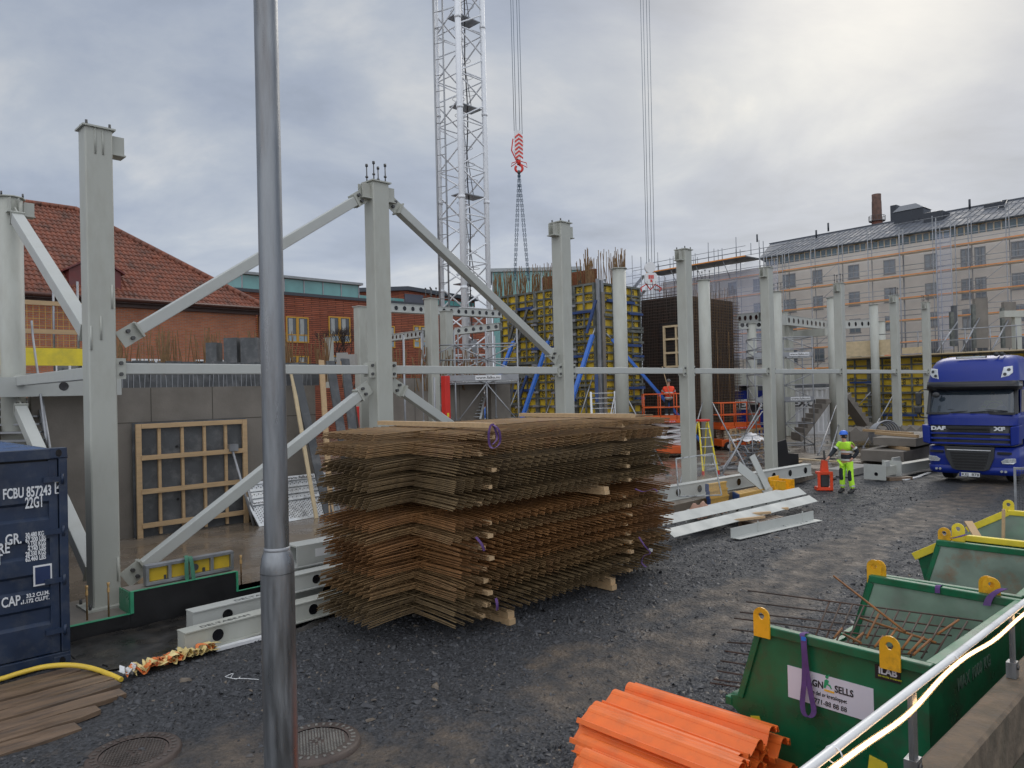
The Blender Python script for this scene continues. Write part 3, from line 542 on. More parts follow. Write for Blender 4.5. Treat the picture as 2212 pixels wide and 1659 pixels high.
# ============================================================ near objects on the left
def lamp_post():
    X, Y = (601-CX)/F*3.2-.02, 3.2
    r = thing('lamp_post', 'galvanised steel lamp post with a stepped swage standing closest to the camera', 'lamp post', (X, Y, 0), 0)
    b = MB(); b.lathe([(.073,-.02),(.071,2.39)], 40); part('lower_tube', b, K['galv'], r)
    b = MB(); b.lathe([(.071,2.392),(.0705,2.42),(.064,2.46),(.054,2.485),(.0525,2.487)], 40); part('swage_cone', b, K['galv'], r)
    b = MB(); b.lathe([(.055,2.485),(.056,2.49),(.055,2.497),(.052,2.50)], 40); part('weld_ring', b, K['galv_lt'], r)
    b = MB(); b.lathe([(.0515,2.498),(.050,5.5),(.049,8.5)], 40); part('upper_tube', b, K['galv'], r)
lamp_post()
def manhole(loc, lab, R0=.385, worn=False):
    r = thing('manhole_cover', lab, 'manhole', loc, A45, 'cast iron manhole covers')
    mi = mat('cast_iron', (.085,.062,.052), .5, .2, .25, 6, .4, 60, dirt=(.14,.12,.10), dirt_amt=.6 if worn else .25)
    mp_ = mat('iron_pattern', (.20,.19,.17) if worn else (.10,.085,.075), .45, .2, .25, 9)
    b = MB(); b.lathe([(R0-.10,.028),(R0-.02,.034),(R0,.026),(R0+.015,-.02)], 48); part('ring_frame', b, mi, r)
    b = MB(); b.lathe([(0.001,.02),(R0-.105,.02)], 48); part('cover_plate', b, mi, r)
    b = MB(); rr = random.Random(5)
    for k in range(-9, 10):
        for l in range(-9, 10):
            x = k*.030+(l%2)*.015; y = l*.028
            if .075 < math.hypot(x, y) < R0-.125: b.cyl((x, y, .02), (x, y, .030), .0125, .010, n=5, smooth=False)
            if abs(x) < .2 and math.hypot(x, y) <= .075 and k%2 == 0: b.box(x-.012, y-.008, .02, x+.010, y+.006, .029)
    n = 30
    for k in range(n): a = 2*math.pi*k/n; c, s = math.cos(a), math.sin(a); M_ = Matrix.Translation((c*(R0-.058), s*(R0-.058), .034)) @ Matrix.Rotation(a, 4, 'Z'); b.cb((0,0,0), (.04,.022,.008), M_)
    p = part('cast_studs', b, mp_, r); p['kind'] = 'stuff'
manhole(S(2.24, 7.1, -.008), 'brown cast iron manhole cover at the left bottom, left of the lamp post')
manhole(S(3.45, 6.06, -.008), 'paler worn manhole cover just right of the lamp post foot', worn=True)
# dirty timber boards on the ground
pl = [((.2,9.60),(2.48,9.72),.245), ((.1,9.33),(2.6,9.45),.25), ((-.1,9.05),(2.72,9.18),.24), ((-.2,8.78),(2.66,8.90),.25), ((-.4,8.50),(2.62,8.62),.245), ((-.4,8.22),(2.30,8.34),.25), ((-.6,7.95),(2.05,8.07),.26)]
pw = ['farthest brown board of the timber mat, next to the container foot','second farthest board of the timber mat, under the yellow hose','third board of the timber mat, split at its end','middle board of the muddy timber mat','fifth board of the timber mat, half covered with grit','second nearest board of the timber mat, broken end','nearest muddy board of the timber mat, almost buried']
for i, (a, c, wd) in enumerate(pl):
    b = MB(); n = 14
    a = Vector((*a, .055-.003*i+.008*(i%2))); c = Vector((*c, .045-.003*i+.010*(i%2))); d = (c-a).normalized(); sd = Vector((-d.y, d.x, 0))
    rr = random.Random(i); e0 = []; e1 = []
    for k in range(n+1):
        p = a+(c-a)*k/n+Vector((0,0,rr.uniform(-.004,.004))); wv = wd/2*(1-rr.uniform(0,.03)-(0.35*rr.random() if k == n else 0)); e0.append(p-sd*wv); e1.append(p+sd*wv)
    vs = e0+e1[::-1]; vv = [tuple(v) for v in vs]+[(v.x, v.y, v.z-.045) for v in vs]; N_ = len(vs)
    b.add(vv, [(k, k+1, N_-2-k, N_-1-k) for k in range(n)]+[((k+1)%N_, k, N_+k, N_+(k+1)%N_) for k in range(N_)])
    solo('timber_board', b, K['wood_wet'], pw[i], 'board', (0,0,0), A45, 'boards of the muddy timber mat')
hp = [G(-60,1482,.03)]+[G(*z3p, .06) for z3p in ((0,1467),)]
def Z3(x, y): return (x/1.58/1.823, (2000+y/1.58)/1.823)
pts = [G(*Z3(-150,1090),.03), G(*Z3(0,1065),.05), G(*Z3(130,1025),.09), G(*Z3(280,988),.12), G(*Z3(430,978),.12), G(*Z3(560,995),.09), G(*Z3(680,1035),.05), G(*Z3(755,1068),.03)]
def smooth(p, n=5):
    p = [Vector(q) for q in p]; o = []
    for i in range(len(p)-1):
        a, b_, c, d = p[max(i-1,0)], p[i], p[i+1], p[min(i+2,len(p)-1)]
        for k in range(n): t = k/n; o.append(.5*((2*b_)+(c-a)*t+(2*a-5*b_+4*c-d)*t*t+(3*b_-a-3*c+d)*t**3))
    return o+[p[-1]]
b = MB(); b.tube(smooth(pts), .028, 10); solo('yellow_hose', b, K['hose'], 'yellow hose arching from the container corner over the timber mat', 'hose', rz=0)
b = MB(); b.tube(smooth([G(*Z3(430,890),.05), G(*Z3(455,930),.03), G(*Z3(560,985),.03), G(*Z3(650,1005),.03), G(*Z3(675,985),.04), G(*Z3(640,975),.04)]), .008, 6); solo('black_cable', b, K['black'], 'thin black cable loop lying beside the container foot', 'cable', rz=0)
b = MB(); b.tube(smooth([G(*Z3(1400,1050),.02), G(*Z3(1450,1030),.035), G(*Z3(1440,1060),.02), G(*Z3(1520,1062),.03), G(*Z3(1610,1068),.02)]), .004, 5); b.tube(smooth([G(*Z3(1400,1050),.02), G(*Z3(1470,1065),.03), G(*Z3(1495,1052),.03)]), .004, 5); solo('white_string', b, K['white'], 'thin curled white string lying on the gravel left of the lamp post', 'string', rz=0)
# crumpled warning tape
def tape_heap():
    r = thing('warning_tape', 'crumpled yellow and orange warning tape heap on the edge of the gravel', 'tape'); rr = random.Random(4)
    A, B_ = Vector(UV(G(*Z3(750,1055),.03))), Vector(UV(G(*Z3(1345,872),.05)))
    for m_, nm, cnt in ((K['tapey'],'pale_yellow_band',9),(K['tapeo'],'orange_band',6),(K['white'],'white_film',2)):
        for q in range(cnt):
            t0 = rr.uniform(0,.55) if nm != 'white_film' else 0; t1 = min(1, t0+rr.uniform(.3,.6)) if nm != 'white_film' else .2
            pts = [A+(B_-A)*(t0+(t1-t0)*k/10)+Vector((rr.uniform(-.02,.02), rr.uniform(-.09,.09)*(1-.4*t0), rr.uniform(.0,.10))) for k in range(11)]
            b = MB(); b.strip(smooth(pts, 3), (rr.uniform(-.2,.2), 1, rr.uniform(-.3,.3)), rr.uniform(.06,.12), .002); part(nm, b, m_, r)
K['tapey'] = mat('pale_yellow_film', (.72,.58,.26), .35, 0, .2, 10); K['tapeo'] = mat('orange_film', (.70,.20,.06), .35, 0, .2, 10)
tape_heap()
for (x, y, s_, lb) in ((2130,980,.09,'upper dry brown leaf lying right of the lamp post'),(2060,1020,.10,'lower dry brown leaf lying right of the lamp post')):
    b = MB(); c = G(*Z3(x, y), .025); rr = random.Random(x); b.sheet(lambda i, j: (c.x+(i-3)*s_/3*(1-.15*abs(j-3)), c.y+(j-3)*s_/4*(1-.2*abs(i-3)), c.z+.012*math.sin(i*1.9+j)), 6, 6)
    solo('dry_leaf', b, mat('dry_leaf', (.30,.20,.12), .7), lb, 'leaf', rz=.4, group=None); bpy.data.objects[-1] if False else None
# ---- blue container, door end
def sea_container():
    w_, h_, d_ = 2.438, 2.591, 6.06
    r = thing('shipping_container', 'dark blue shipping container with white lettering at the left edge', 'container', S(2.50-w_, 10.1, 0))
    n = K['navy']
    b = MB(); b.box(0, .0, .16, .12, .16, h_-.12); b.box(w_-.09, 0, .16, w_, .16, h_-.12); b.box(.0, 0, 0.02, w_, .14, .155); b.box(0, 0, h_-.12, w_, .14, h_-.005)
    split('corner_post', b, n, r, .006)
    b = MB()
    for x in (0, w_-.178):
        for z in (0, h_-.118): b.box(x, -.008, z, x+.178, .162, z+.118)
    split('corner_casting', b, n, r, .006)
    b = MB()
    for x in (.09, w_-.09):
        for z in (.06, h_-.06): b.cyl((x, -.0095, z-.02), (x, -.0095, z+.02), .0001, n=4); b.prism([(x+.032*math.cos(t), z+.045*math.sin(t)) for t in [k*math.pi/8 for k in range(16)]], -.012, -.004)
    split('casting_hole', b, K['blackgl'], r)
    # doors with recessed channels
    for nm, x0, x1 in (('door', .125, 1.215), ('door', 1.223, w_-.10)):
        pr = [(.17,0)]
        for zc in (.62, 1.02, 1.42, 1.86): pr += [(zc-.11,0),(zc-.075,.04),(zc+.075,.04),(zc+.11,0)]
        pr += [(h_-.15,0)]; b = MB(); vs = [(x, .035+y, z) for x in (x0+.09, x1-.09) for z, y in pr]; m = len(pr); b.add(vs, [(i, i+1, m+i+1, m+i) for i in range(m-1)])
        b.box(x0, .032, .165, x0+.09, .09, h_-.135); b.box(x1-.09, .032, .165, x1, .09, h_-.135)
        d = part(nm, b, n, r)
        b = MB()
        for z in ((.42, 1.02, 1.60, 2.22) if x0 > 1 else ()): 
            b.box(x1-.15, -.005, z-.03, x1+.08, .03, z+.03); b.cyl((x1+.045, -.008, z-.06), (x1+.045, -.008, z+.06), .016, n=8)
        if x0 > 1: split('hinge', b, n, d)
    b = MB(); b.box(.02, .1, .16, w_-.02, .16, h_-.1); part('door_seal', b, K['black'], r)
    b = MB(); k = int(d_/.28); zr = h_-.03
    pr = [(.2+i*.07, zr-(.0 if i%4 in (0,1) else .02)) for i in range(82)]; vs = [(x, y, z) for x in (.05, w_-.05) for y, z in pr]; m = len(pr); b.add(vs, [(i, i+1, m+i+1, m+i) for i in range(m-1)]); part('roof', b, mat('wet_blue_roof', (.02,.06,.16), .3, 0, .2, 3), r)
    b = MB(); b.box(w_-.04, .16, .15, w_-.006, d_, h_-.04); b.box(.006, .16, .15, .04, d_, h_-.04); b.box(0.04, d_-.05, .15, w_-.04, d_, h_-.04); b.box(.04, .2, .1, w_-.04, d_, .15); part('body', b, n, r)
    def cz(px, py): u, z = PV(px/1.58/1.823, (1350+py/1.58)/1.823, 10.1); return (u-(2.50-w_), -.002, z)
    def tx(s_, px, py, size, xs=1, align='LEFT'):
        p = cz(px, py); text(s_, size, K['letter'], r, (p[0], .031 if s_ not in () else 0, p[2]), bold=.004, xs=xs, align=align)
    x, y, z = cz(20, 970); sc = 1.0
    L1 = cz(20,970); L2 = cz(320,925); text('FCBU 857243', .165, K['letter'], r, (L1[0], .030, L1[2]-.01), bold=.004, fit=cz(320,925)[0]-L1[0])
    p = cz(345, 930); b = MB(); 
    for (a0, a1, c0, c1) in ((0,.10,0,.012),(0,.10,.135,.147),(0,.012,.012,.135),(.088,.10,.012,.135)): b.box(p[0]+a0, .022, p[2]+c0-.02, p[0]+a1, .030, p[2]+c1-.02)
    part('digit_box', b, K['letter'], r); text('4', .13, K['letter'], r, (p[0]+.018, .028, p[2]+.012), bold=.003, xs=.9)
    p = cz(160,1032); text('22G1', .18, K['letter'], r, (p[0], .030, p[2]), bold=.004, fit=cz(266,1032)[0]-p[0])
    for s_, yy in (('30.480 KGS',1205),('67.200 LBS',1235),('2.150 KGS',1264),('4.740 LBS',1292),('28.330 KGS',1322),('62.460 LBS',1353)):
        p = cz(290, yy-8); text(s_, .075, K['letter'], r, (p[0], .028, p[2]), bold=.0025, fit=cz(290,1200)[0]-cz(162 if len(s_) == 10 and s_[1] != '.' else 176,1200)[0], align='RIGHT')
    for s_, yy in (('MAX. GR.',1255),('TARE',1315),('NET',1382)):
        p = cz(140 if s_ == 'MAX. GR.' else 66, yy-8); text(s_, .17, K['letter'], r, (p[0]-(.0 if s_ != 'NET' else .07), .028, p[2]), bold=.003, xs=.62, align='RIGHT')
    p = cz(212, 1520); b = MB(); b.box(p[0], .024, p[2], p[0]+.19, .030, p[2]+.24); pn = part('decal', b, K['white'], r); b = MB(); b.box(p[0]+.018, .018, p[2]+.02, p[0]+.172, .0225, p[2]+.22); part('decal_field', b, mat('decal_blue', (.015,.03,.09), .4), pn)
    for s_, yy in (('33.2 CU.M.',1568),('1.172 CU.FT.',1600)): p = cz(312, yy-4); text(s_, .062, K['letter'], r, (p[0], .028, p[2]), bold=.002, xs=.82, align='RIGHT')
    p = cz(145, 1628); text('CU. CAP.', .16, K['letter'], r, (p[0], .028, p[2]), bold=.003, xs=.62, align='RIGHT')
sea_container()
# ---- small form panel on the plinth with sling
def form_panel(name, lab, loc, rz, w_, h_, cols=4, txt=None):
    r = thing(name, lab, 'formwork panel', loc, rz)
    b = MB(); t = .045
    b.box(0, -.06, 0, w_, .06, t); b.box(0, -.06, h_-t, w_, .06, h_)
    for k in range(cols+1): x = (w_-t)*k/cols; b.box(x, -.058, t, x+t, .058, h_-t)
    part('frame', b, K['galv_lt'], r, .004)
    for k in range(cols): x0 = (w_-t)*k/cols+t; b = MB(); b.box(x0+.002, .0, t+.002, x0+(w_-t)/cols-t-.002, .02, h_-t-.002); part('ply_field', b, K['doka_y'], r)
    b = MB(); b.cyl((w_*.54, -.064, h_/2), (w_*.54, -.05, h_/2), .05, n=16); b.box(.07+w_*.15,-.012,t+.0,.10+w_*.15,-.002,t+.06); b.box(w_*.64,-.012,t,w_*.67,-.002,t+.06); split('clamp_seat', b, K['bolt'], r)
    return r
fp = form_panel('form_panel', 'small metal framed form panel with yellow fields lying edgewise on the black plinth', S(3.69, 11.12, .515), A45, 1.27, .285)
b = MB(); pts = smooth([(0,.0,.30),(0.02,-.09,.31),(.03,-.13,.16),(.04,-.14,.0),(.01,-.13,-.07),(-.04,-.12,0),(-.05,-.12,.16),(-.03,-.08,.31),(0,.03,.32),(.01,.08,.3)], 4)
b.strip(pts, (1,0,.05), .055, .006); solo('lifting_sling', b, mat('green_webbing', (.06,.20,.13), .8), 'green lifting sling looped over the small form panel on the plinth', 'sling', S(4.26, 11.08, .52))
# rebar stakes with wooden-colour caps
for (u, v, z0, hh, lb) in ((2.95,11.1,.17,.5,'capped rebar stake left of the big column base'),(3.2,11.05,.17,.5,'capped rebar stake in front of the big column base'),(5.18,11.3,.2,.46,'capped rebar stake right of the small form panel')):
    r = thing('rebar_stake', lb, 'rebar', S(u, v, z0), A45, 'capped rebar stakes'); b = MB(); b.cyl((0,0,0),(0,0,hh-.05),.012,n=6); part('bar', b, K['rust'], r)
    b = MB(); b.lathe([(.018,hh-.13),(.018,hh-.08),(.011,hh-.06),(.018,hh-.03),(.02,hh),(.001,hh)], 8); part('cap', b, mat('ochre_cap', (.60,.38,.15), .5), r)
# near floor beams on the ground
hole_beam((3.5,9.32,.05),(8.3,9.55,.05), .25, .32, 7, 'nearest grey hollow floor beam on the ground, crossing behind the lamp post', txt=('DELTABEAM',(.22,)), hole_r=.075, material=K['primer'])
hole_beam((3.85,9.95,.08),(8.5,10.1,.08), .27, .32, 6, 'second grey hollow floor beam lying behind the nearest one', txt=('DELTABEAM',(.6,)))
hole_beam((5.1,9.75,.36),(9.6,9.95,.36), .24, .3, 6, 'grey floor beam lying on top of the others beside the mesh pile')
for i,(u,v,z,w_,lb) in enumerate(((5.25,10.55,.22,.5,'pale steel box end lying on the slab edge left of the mesh pile'),(5.45,10.2,.62,.36,'upper pale steel box with a square opening left of the mesh pile'))):
    r = thing('steel_profile', lb, 'steel profile', S(u, v, z)); b = MB(); b.box(0,-w_/2,0,2.6,w_/2,.02); b.box(0,-w_/2,.021,2.6,-w_/2+.02,.30); b.box(0,w_/2-.02,.021,2.6,w_/2,.30); b.box(0,-w_/2+.021,.28,2.6,w_/2-.021,.30); part('shell', b, K['primer_lt'], r)
    b = MB(); b.box(.3, -w_/2-.004, .1, .5, -w_/2-.001, .22); part('paper_label', b, K['white'], r)
for k, (x0, y0, x1, y1, lb) in enumerate([(1200,870,1360,822,'short timber under the end of the nearest floor beam'),(1340,880,1650,800,'white board strip lying along the gravel edge')]):
    p, q = G(*Z3(x0, y0), .03), G(*Z3(x1, y1), .03); b = MB(); b.beam(p, q, .09, .04); solo('ground_batten', b, K['wood'] if k == 0 else K['white'], lb, 'batten', rz=0)
# ============================================================ pile of reinforcement mesh
def sheet_mesh(seed, mt, sagL, sagF):
    rr = random.Random(seed); V = []; Fc = []
    U0, U1, W0, W1 = 6.02, 10.95, 7.88, 9.22; uo0, uo1 = 5.28, 11.5; vo0, vo1 = 7.08, 9.6
    def zz(u, v): 
        a = max(0, U0-u); c = max(0, W0-v); e = max(0, u-U1)
        return -sagL*a**1.6-sagF*c**1.6-sagL*.8*e**1.6+.008*math.sin(u*1.3+seed)
    def bar(pts, r):
        o = len(V); n = len(pts)
        for i, p in enumerate(pts):
            d = (Vector(pts[min(i+1,n-1)])-Vector(pts[max(i-1,0)])).normalized(); s = Vector((-d.y, d.x, 0)).normalized()*r
            V.extend([(p[0]-s.x, p[1]-s.y, p[2]), (p[0], p[1], p[2]+r), (p[0]+s.x, p[1]+s.y, p[2]), (p[0], p[1], p[2]-r)])
        for i in range(n-1):
            for k in range(4): Fc.append((o+i*4+k, o+i*4+(k+1)%4, o+i*4+4+(k+1)%4, o+i*4+4+k))
        Fc.append((o+3, o+2, o+1, o)); e = o+(n-1)*4; Fc.append((e, e+1, e+2, e+3))
    v = W0
    while v <= W1+.01:
        a = rr.uniform(-.004,.004); us = [uo0+a, 5.55, 5.8, 6.1, 8.5, 10.9, 11.2, uo1+a]; bar([(u, v, zz(u, v)+.0075) for u in us], .0082); v += .15
    u = U0+.0
    while u <= U1+.01:
        a = rr.uniform(-.004,.004); vs = [vo0+a, 7.35, 7.62, 7.9, 9.2, vo1+a]; bar([(u, w_, zz(u, w_)-.0075) for w_ in vs], .0082); u += .15
    me = bpy.data.meshes.new('mesh_sheet'); me.from_pydata(V, [], Fc); me.update(); me.materials.append(mt); return me
def mesh_pile():
    mts = [K['rust'], mat('olive_rebar', (.155,.105,.05), .7, .2, .35, 8, dirt=(.06,.04,.025), dirt_amt=.6, dirt_scale=2.5), mat('orange_rust_rebar', (.23,.11,.038), .65, .1, .35, 8, dirt=(.11,.055,.028), dirt_amt=.7, dirt_scale=2)]
    pat = [('light brown',0),('olive brown',1),('orange rusty',2)]
    bund = [(4,1),(4,1),(4,0),(4,0),(4,2),(4,2),(4,2),(4,0),(5,2),(7,1),(7,1),(7,1),(7,0),(4,0)]       # bottom to top
    z = .20; rr = random.Random(9); names = ['lowest','second lowest','third lowest','fourth lowest','fifth lowest','sixth lowest','seventh lowest','seventh highest','sixth highest','fifth highest','fourth highest','third highest','second highest','topmost']
    for (u, v, k) in ((7.0,7.1,0),(9.25,7.1,1)):
        for lv in (0,1):
            b = MB(); b.box(-.06,0,0,.06,2.6,.083); o = solo('support_timber', b, K['wood'], '%s thick timber under the %s end of the mesh pile'%(('lower','upper')[lv], ('near left','far right')[k]), 'timber', S(u+lv*.01, v+lv*.03, .0+.0855*lv), A45, 'thick timbers under the mesh pile')
    for i, (n, mi) in enumerate(bund):
        sag = rr.uniform(.02,.13) if i < 12 else .04; variants = [sheet_mesh(i*7+k, mts[mi], sag*(1-.0*k), sag*rr.uniform(.6,1.1)) for k in range(3)]
        du, dv, dr = rr.uniform(-.07,.07), rr.uniform(-.05,.05), rr.uniform(-.007,.007)
        if i == 9:          # gap with a double timber
            for lv in (0,1):
                b = MB(); b.box(-.06,0,0,.06,2.4,.055); solo('support_timber', b, K['wood'], '%s thick timber in the gap halfway up the mesh pile'%('lower','upper')[lv], 'timber', S(9.0+.01*lv, 7.0+.02*lv, z+.058*lv-.03), A45)
            z += .10
        bh = .053
        for k, u in enumerate((6.62+rr.uniform(-.12,.12), 9.72+rr.uniform(-.05,.05))):
            b = MB(); b.box(-.045, 0, 0, .045, 2.3, .05); solo('stacking_batten', b, K['wood'], '%s batten under the %s bundle of the mesh pile'%(('left','right')[k], names[i]), 'batten', S(u, 7.10+rr.uniform(-.03,.1), z-.008), A45+rr.uniform(-.02,.02), 'battens between the mesh bundles')
        z += bh
        step = .0228
        for k in range(n):
            o = bpy.data.objects.new('mesh_sheet', variants[k%3]); COL.objects.link(o)
            a = dr+rr.uniform(-.0006,.0006)+.0012*(k-n/2)*(1 if i%2 else -1); c = Vector((8.3,8.3,0)); off = Matrix.Translation(c+Vector((du+rr.uniform(-.004,.004)+.006*k, dv+rr.uniform(-.004,.004)-.005*k, z))) @ Matrix.Rotation(a, 4, 'Z') @ Matrix.Translation(-c)
            o.matrix_world = Matrix.Rotation(A45, 4, 'Z') @ off
            tag(o, '%s reinforcing mesh sheet lying in the %s bundle of the pile'%(pat[mi][0], names[i]), 'mesh sheet', 'mesh sheets of the %s bundle'%names[i]); z += step
        z += .004
    for k, (u, lb) in enumerate(((6.62,'left pale timber lying on top of the mesh pile'),(9.72,'right pale timber lying on top of the mesh pile'))):
        b = MB(); b.box(-.06, 0, 0, .06, 2.5, .06); solo('top_timber', b, K['wood'], lb, 'timber', S(u, 7.0, z), A45)
    return z
ZT = mesh_pile()
def strap(pts, lab, wd=.045): 
    b = MB(); b.strip(smooth(pts, 4), (1,.15,.1), wd, .004); solo('purple_strap', b, K['purple'], lab, 'strap', group='purple lifting straps on the mesh pile')
def sp(px, py, v=6.99): u, z = PV(px, py, v); return (u, v, z)
strap([sp(1058,915,7.2), sp(1066,918), sp(1078,930,6.95), sp(1080,955), sp(1068,968,6.93), sp(1058,962), sp(1056,935,6.96), sp(1064,915), sp(1074,945,6.98), sp(1064,960,6.9)], 'tangled purple strap hanging at the top left corner of the mesh pile')
strap([sp(1028,1160,7.05), sp(1040,1175,6.98), sp(1046,1190,6.98)], 'short purple strap at the middle of the left batten column')
strap([sp(1380,1160,7.02), sp(1392,1178,6.96), sp(1405,1195), sp(1392,1200,6.94), sp(1386,1215), sp(1396,1225,6.95)], 'purple strap with white tag hanging from the right batten column', .04)
strap([sp(1372,1056,7.02), sp(1390,1062,6.96), sp(1412,1056), sp(1420,1062)], 'small purple strap high on the right batten column', .035)
strap([sp(1071,1292,7.06), sp(1074,1305,7.0), sp(1074,1318,7.0)], 'purple strap around the lowest left timber', .05)
b = MB(); b.box(0,0,0,.02,.06,.045); solo('strap_tag', b, K['white'], 'white tag at the end of the right purple strap', 'tag', Vector(S(*sp(1408,1192))))
# ============================================================ green skips, frame: x along the near end (= -v), y away (= +u)
AM = -A45
def skip(loc, lab, L=2.15, W=1.27, H=1.2, yellow=False):
    r = thing('skip', lab, 'skip', loc, AM-(.062 if 'nearest' in lab else .02), 'green tipping skips'); g = K['green']
    prof = [(-.02,H),(W,H),(W,.62),(W-.14,.12),(.05,.12),(-.06,.33),(-.22,.42),(-.30,.47),(-.28,.54),(-.20,.56)] if not yellow else [(.30,H),(W,H),(W,.62),(W-.14,.12),(.05,.12),(-.10,.6),(-.18,H-.34)]
    for nm, y0, y1 in (('end_panel', 0, .008), ('end_panel', L-.008, L)):
        b = MB(); b.prism(prof, y0, y1); e = part(nm, b, g, r)
        if y0 == 0: near = e
    b = MB(); b.prism([(p[0]+(.012 if p[0] < .5 else -.012), p[1]-(.05 if p[1] > 1 else 0)) for p in prof], .010, .013); b.prism([(p[0]+(.012 if p[0] < .5 else -.012), p[1]-(.05 if p[1] > 1 else 0)) for p in prof], L-.014, L-.010); split('inner_face', b, K['rusty_in'] if 'rust' in lab and 'middle' in lab else K['green_in'], r)
    b = MB(); b.box(W-.01, .014, .62, W, L-.014, H-.03); b.add([(W,.014,.62),(W,L-.014,.62),(W-.14,L-.014,.13),(W-.14,.014,.13)], [(0,1,2,3)]); part('back_wall', b, g, r)
    b = MB(); b.box(W-.018, .016, .5, W-.012, L-.016, H-.05); part('back_lining', b, K['green_in'], r)
    b = MB(); b.box(.05, .014, .12, W-.14, L-.014, .13); b.add([(.05,.014,.125),(.05,L-.014,.125),(prof[-1][0]+.02,L-.014,prof[-1][1]),(prof[-1][0]+.02,.014,prof[-1][1])], [(0,1,2,3)]); part('floor_plate', b, K['green_in'], r)
    rim = K['yellow2'] if yellow else g
    b = MB(); x0 = prof[0][0]
    for y in (-.035, L-.035): b.box(x0, y, H-.065, W+.03, y+.07, H+.006)
    b.box(W-.035, .036, H-.066, W+.045, L-.036, H+.004)
    split('top_rim', b, rim, r, .008)
    b = MB()
    for y in (-.03, L-.03):
        a, c = (prof[0], prof[-1]); b.beam((a[0]+.02, y+.03, a[1]-.07), (c[0]+.02, y+.03, c[1]), .055, .05, (1,0,.4)) if not yellow else b.beam((a[0], y+.03, a[1]-.03), (c[0]-.04, y+.03, c[1]), .07, .09, (1,0,.4))
    split('side_stiffener', b, rim, r, .005)
    if not yellow:
        b = MB(); b.beam((-.30,-.01,.49), (-.30,L+.01,.49), .06, .07); part('tipping_lip', b, g, r, .006)
    def lug(x, y, z, w_=.14, mt=None, h=.26):
        pr = [(-w_/2,0),(w_/2,0),(w_/2,h-w_/2)]+[(w_/2*math.cos(t), h-w_/2+w_/2*math.sin(t)) for t in [k*math.pi/8 for k in range(1,8)]]+[(-w_/2,h-w_/2)]
        b = MB(); n = len(pr); hc = (0, h-w_/2); hr = w_*.2
        hp = []
        for (a, c) in pr:
            dx, dz = a-hc[0], c-hc[1]; l = math.hypot(dx, dz) or 1; hp.append((hc[0]+dx/l*hr, hc[1]+dz/l*hr))
        for t in (0, .016):
            pass
        F0 = [(a+x, y, c+z) for a, c in pr]; F1 = [(a+x, y-.016, c+z) for a, c in pr]; H0 = [(a+x, y, c+z) for a, c in hp]; H1 = [(a+x, y-.016, c+z) for a, c in hp]
        vs = F0+F1+H0+H1; fs = []
        for i in range(n):
            j = (i+1)%n; fs += [(i, j, 2*n+j, 2*n+i), (n+j, n+i, 3*n+i, 3*n+j), (i, n+i, n+j, j), (2*n+i, 2*n+j, 3*n+j, 3*n+i)]
        b.add(vs, fs); return part('lifting_lug', b, mt or K['yellow'], r)
    ym = K['yellow2'] if yellow else K['yellow']
    zl = H-.085
    for x in ((.05, 1.04) if not yellow else (x0+.0, W-.15)):
        lug(x, -.039, zl, mt=ym, h=.24 if not yellow else .23); lug(x, L+.053, zl, mt=ym, h=.24 if not yellow else .23)
    for x in (.14, W-.3):
        b = MB(); b.box(x, -.012, .0, x+.12, L+.012, .118); part('fork_pocket', b, g, r)
    return r
LA = S(5.67, 2.885, 0); AMA = AM-.062
skA = skip(LA, 'nearest green skip with rusty rebar inside and white advertising plate')
skB = skip(S(7.90, 2.79, 0), 'middle green skip with a rust streaked inner end wall')
skC = skip(S(10.25, 2.87, 0), 'farthest green skip with lemon yellow rim', L=2.3, W=1.45, H=1.26, yellow=True)
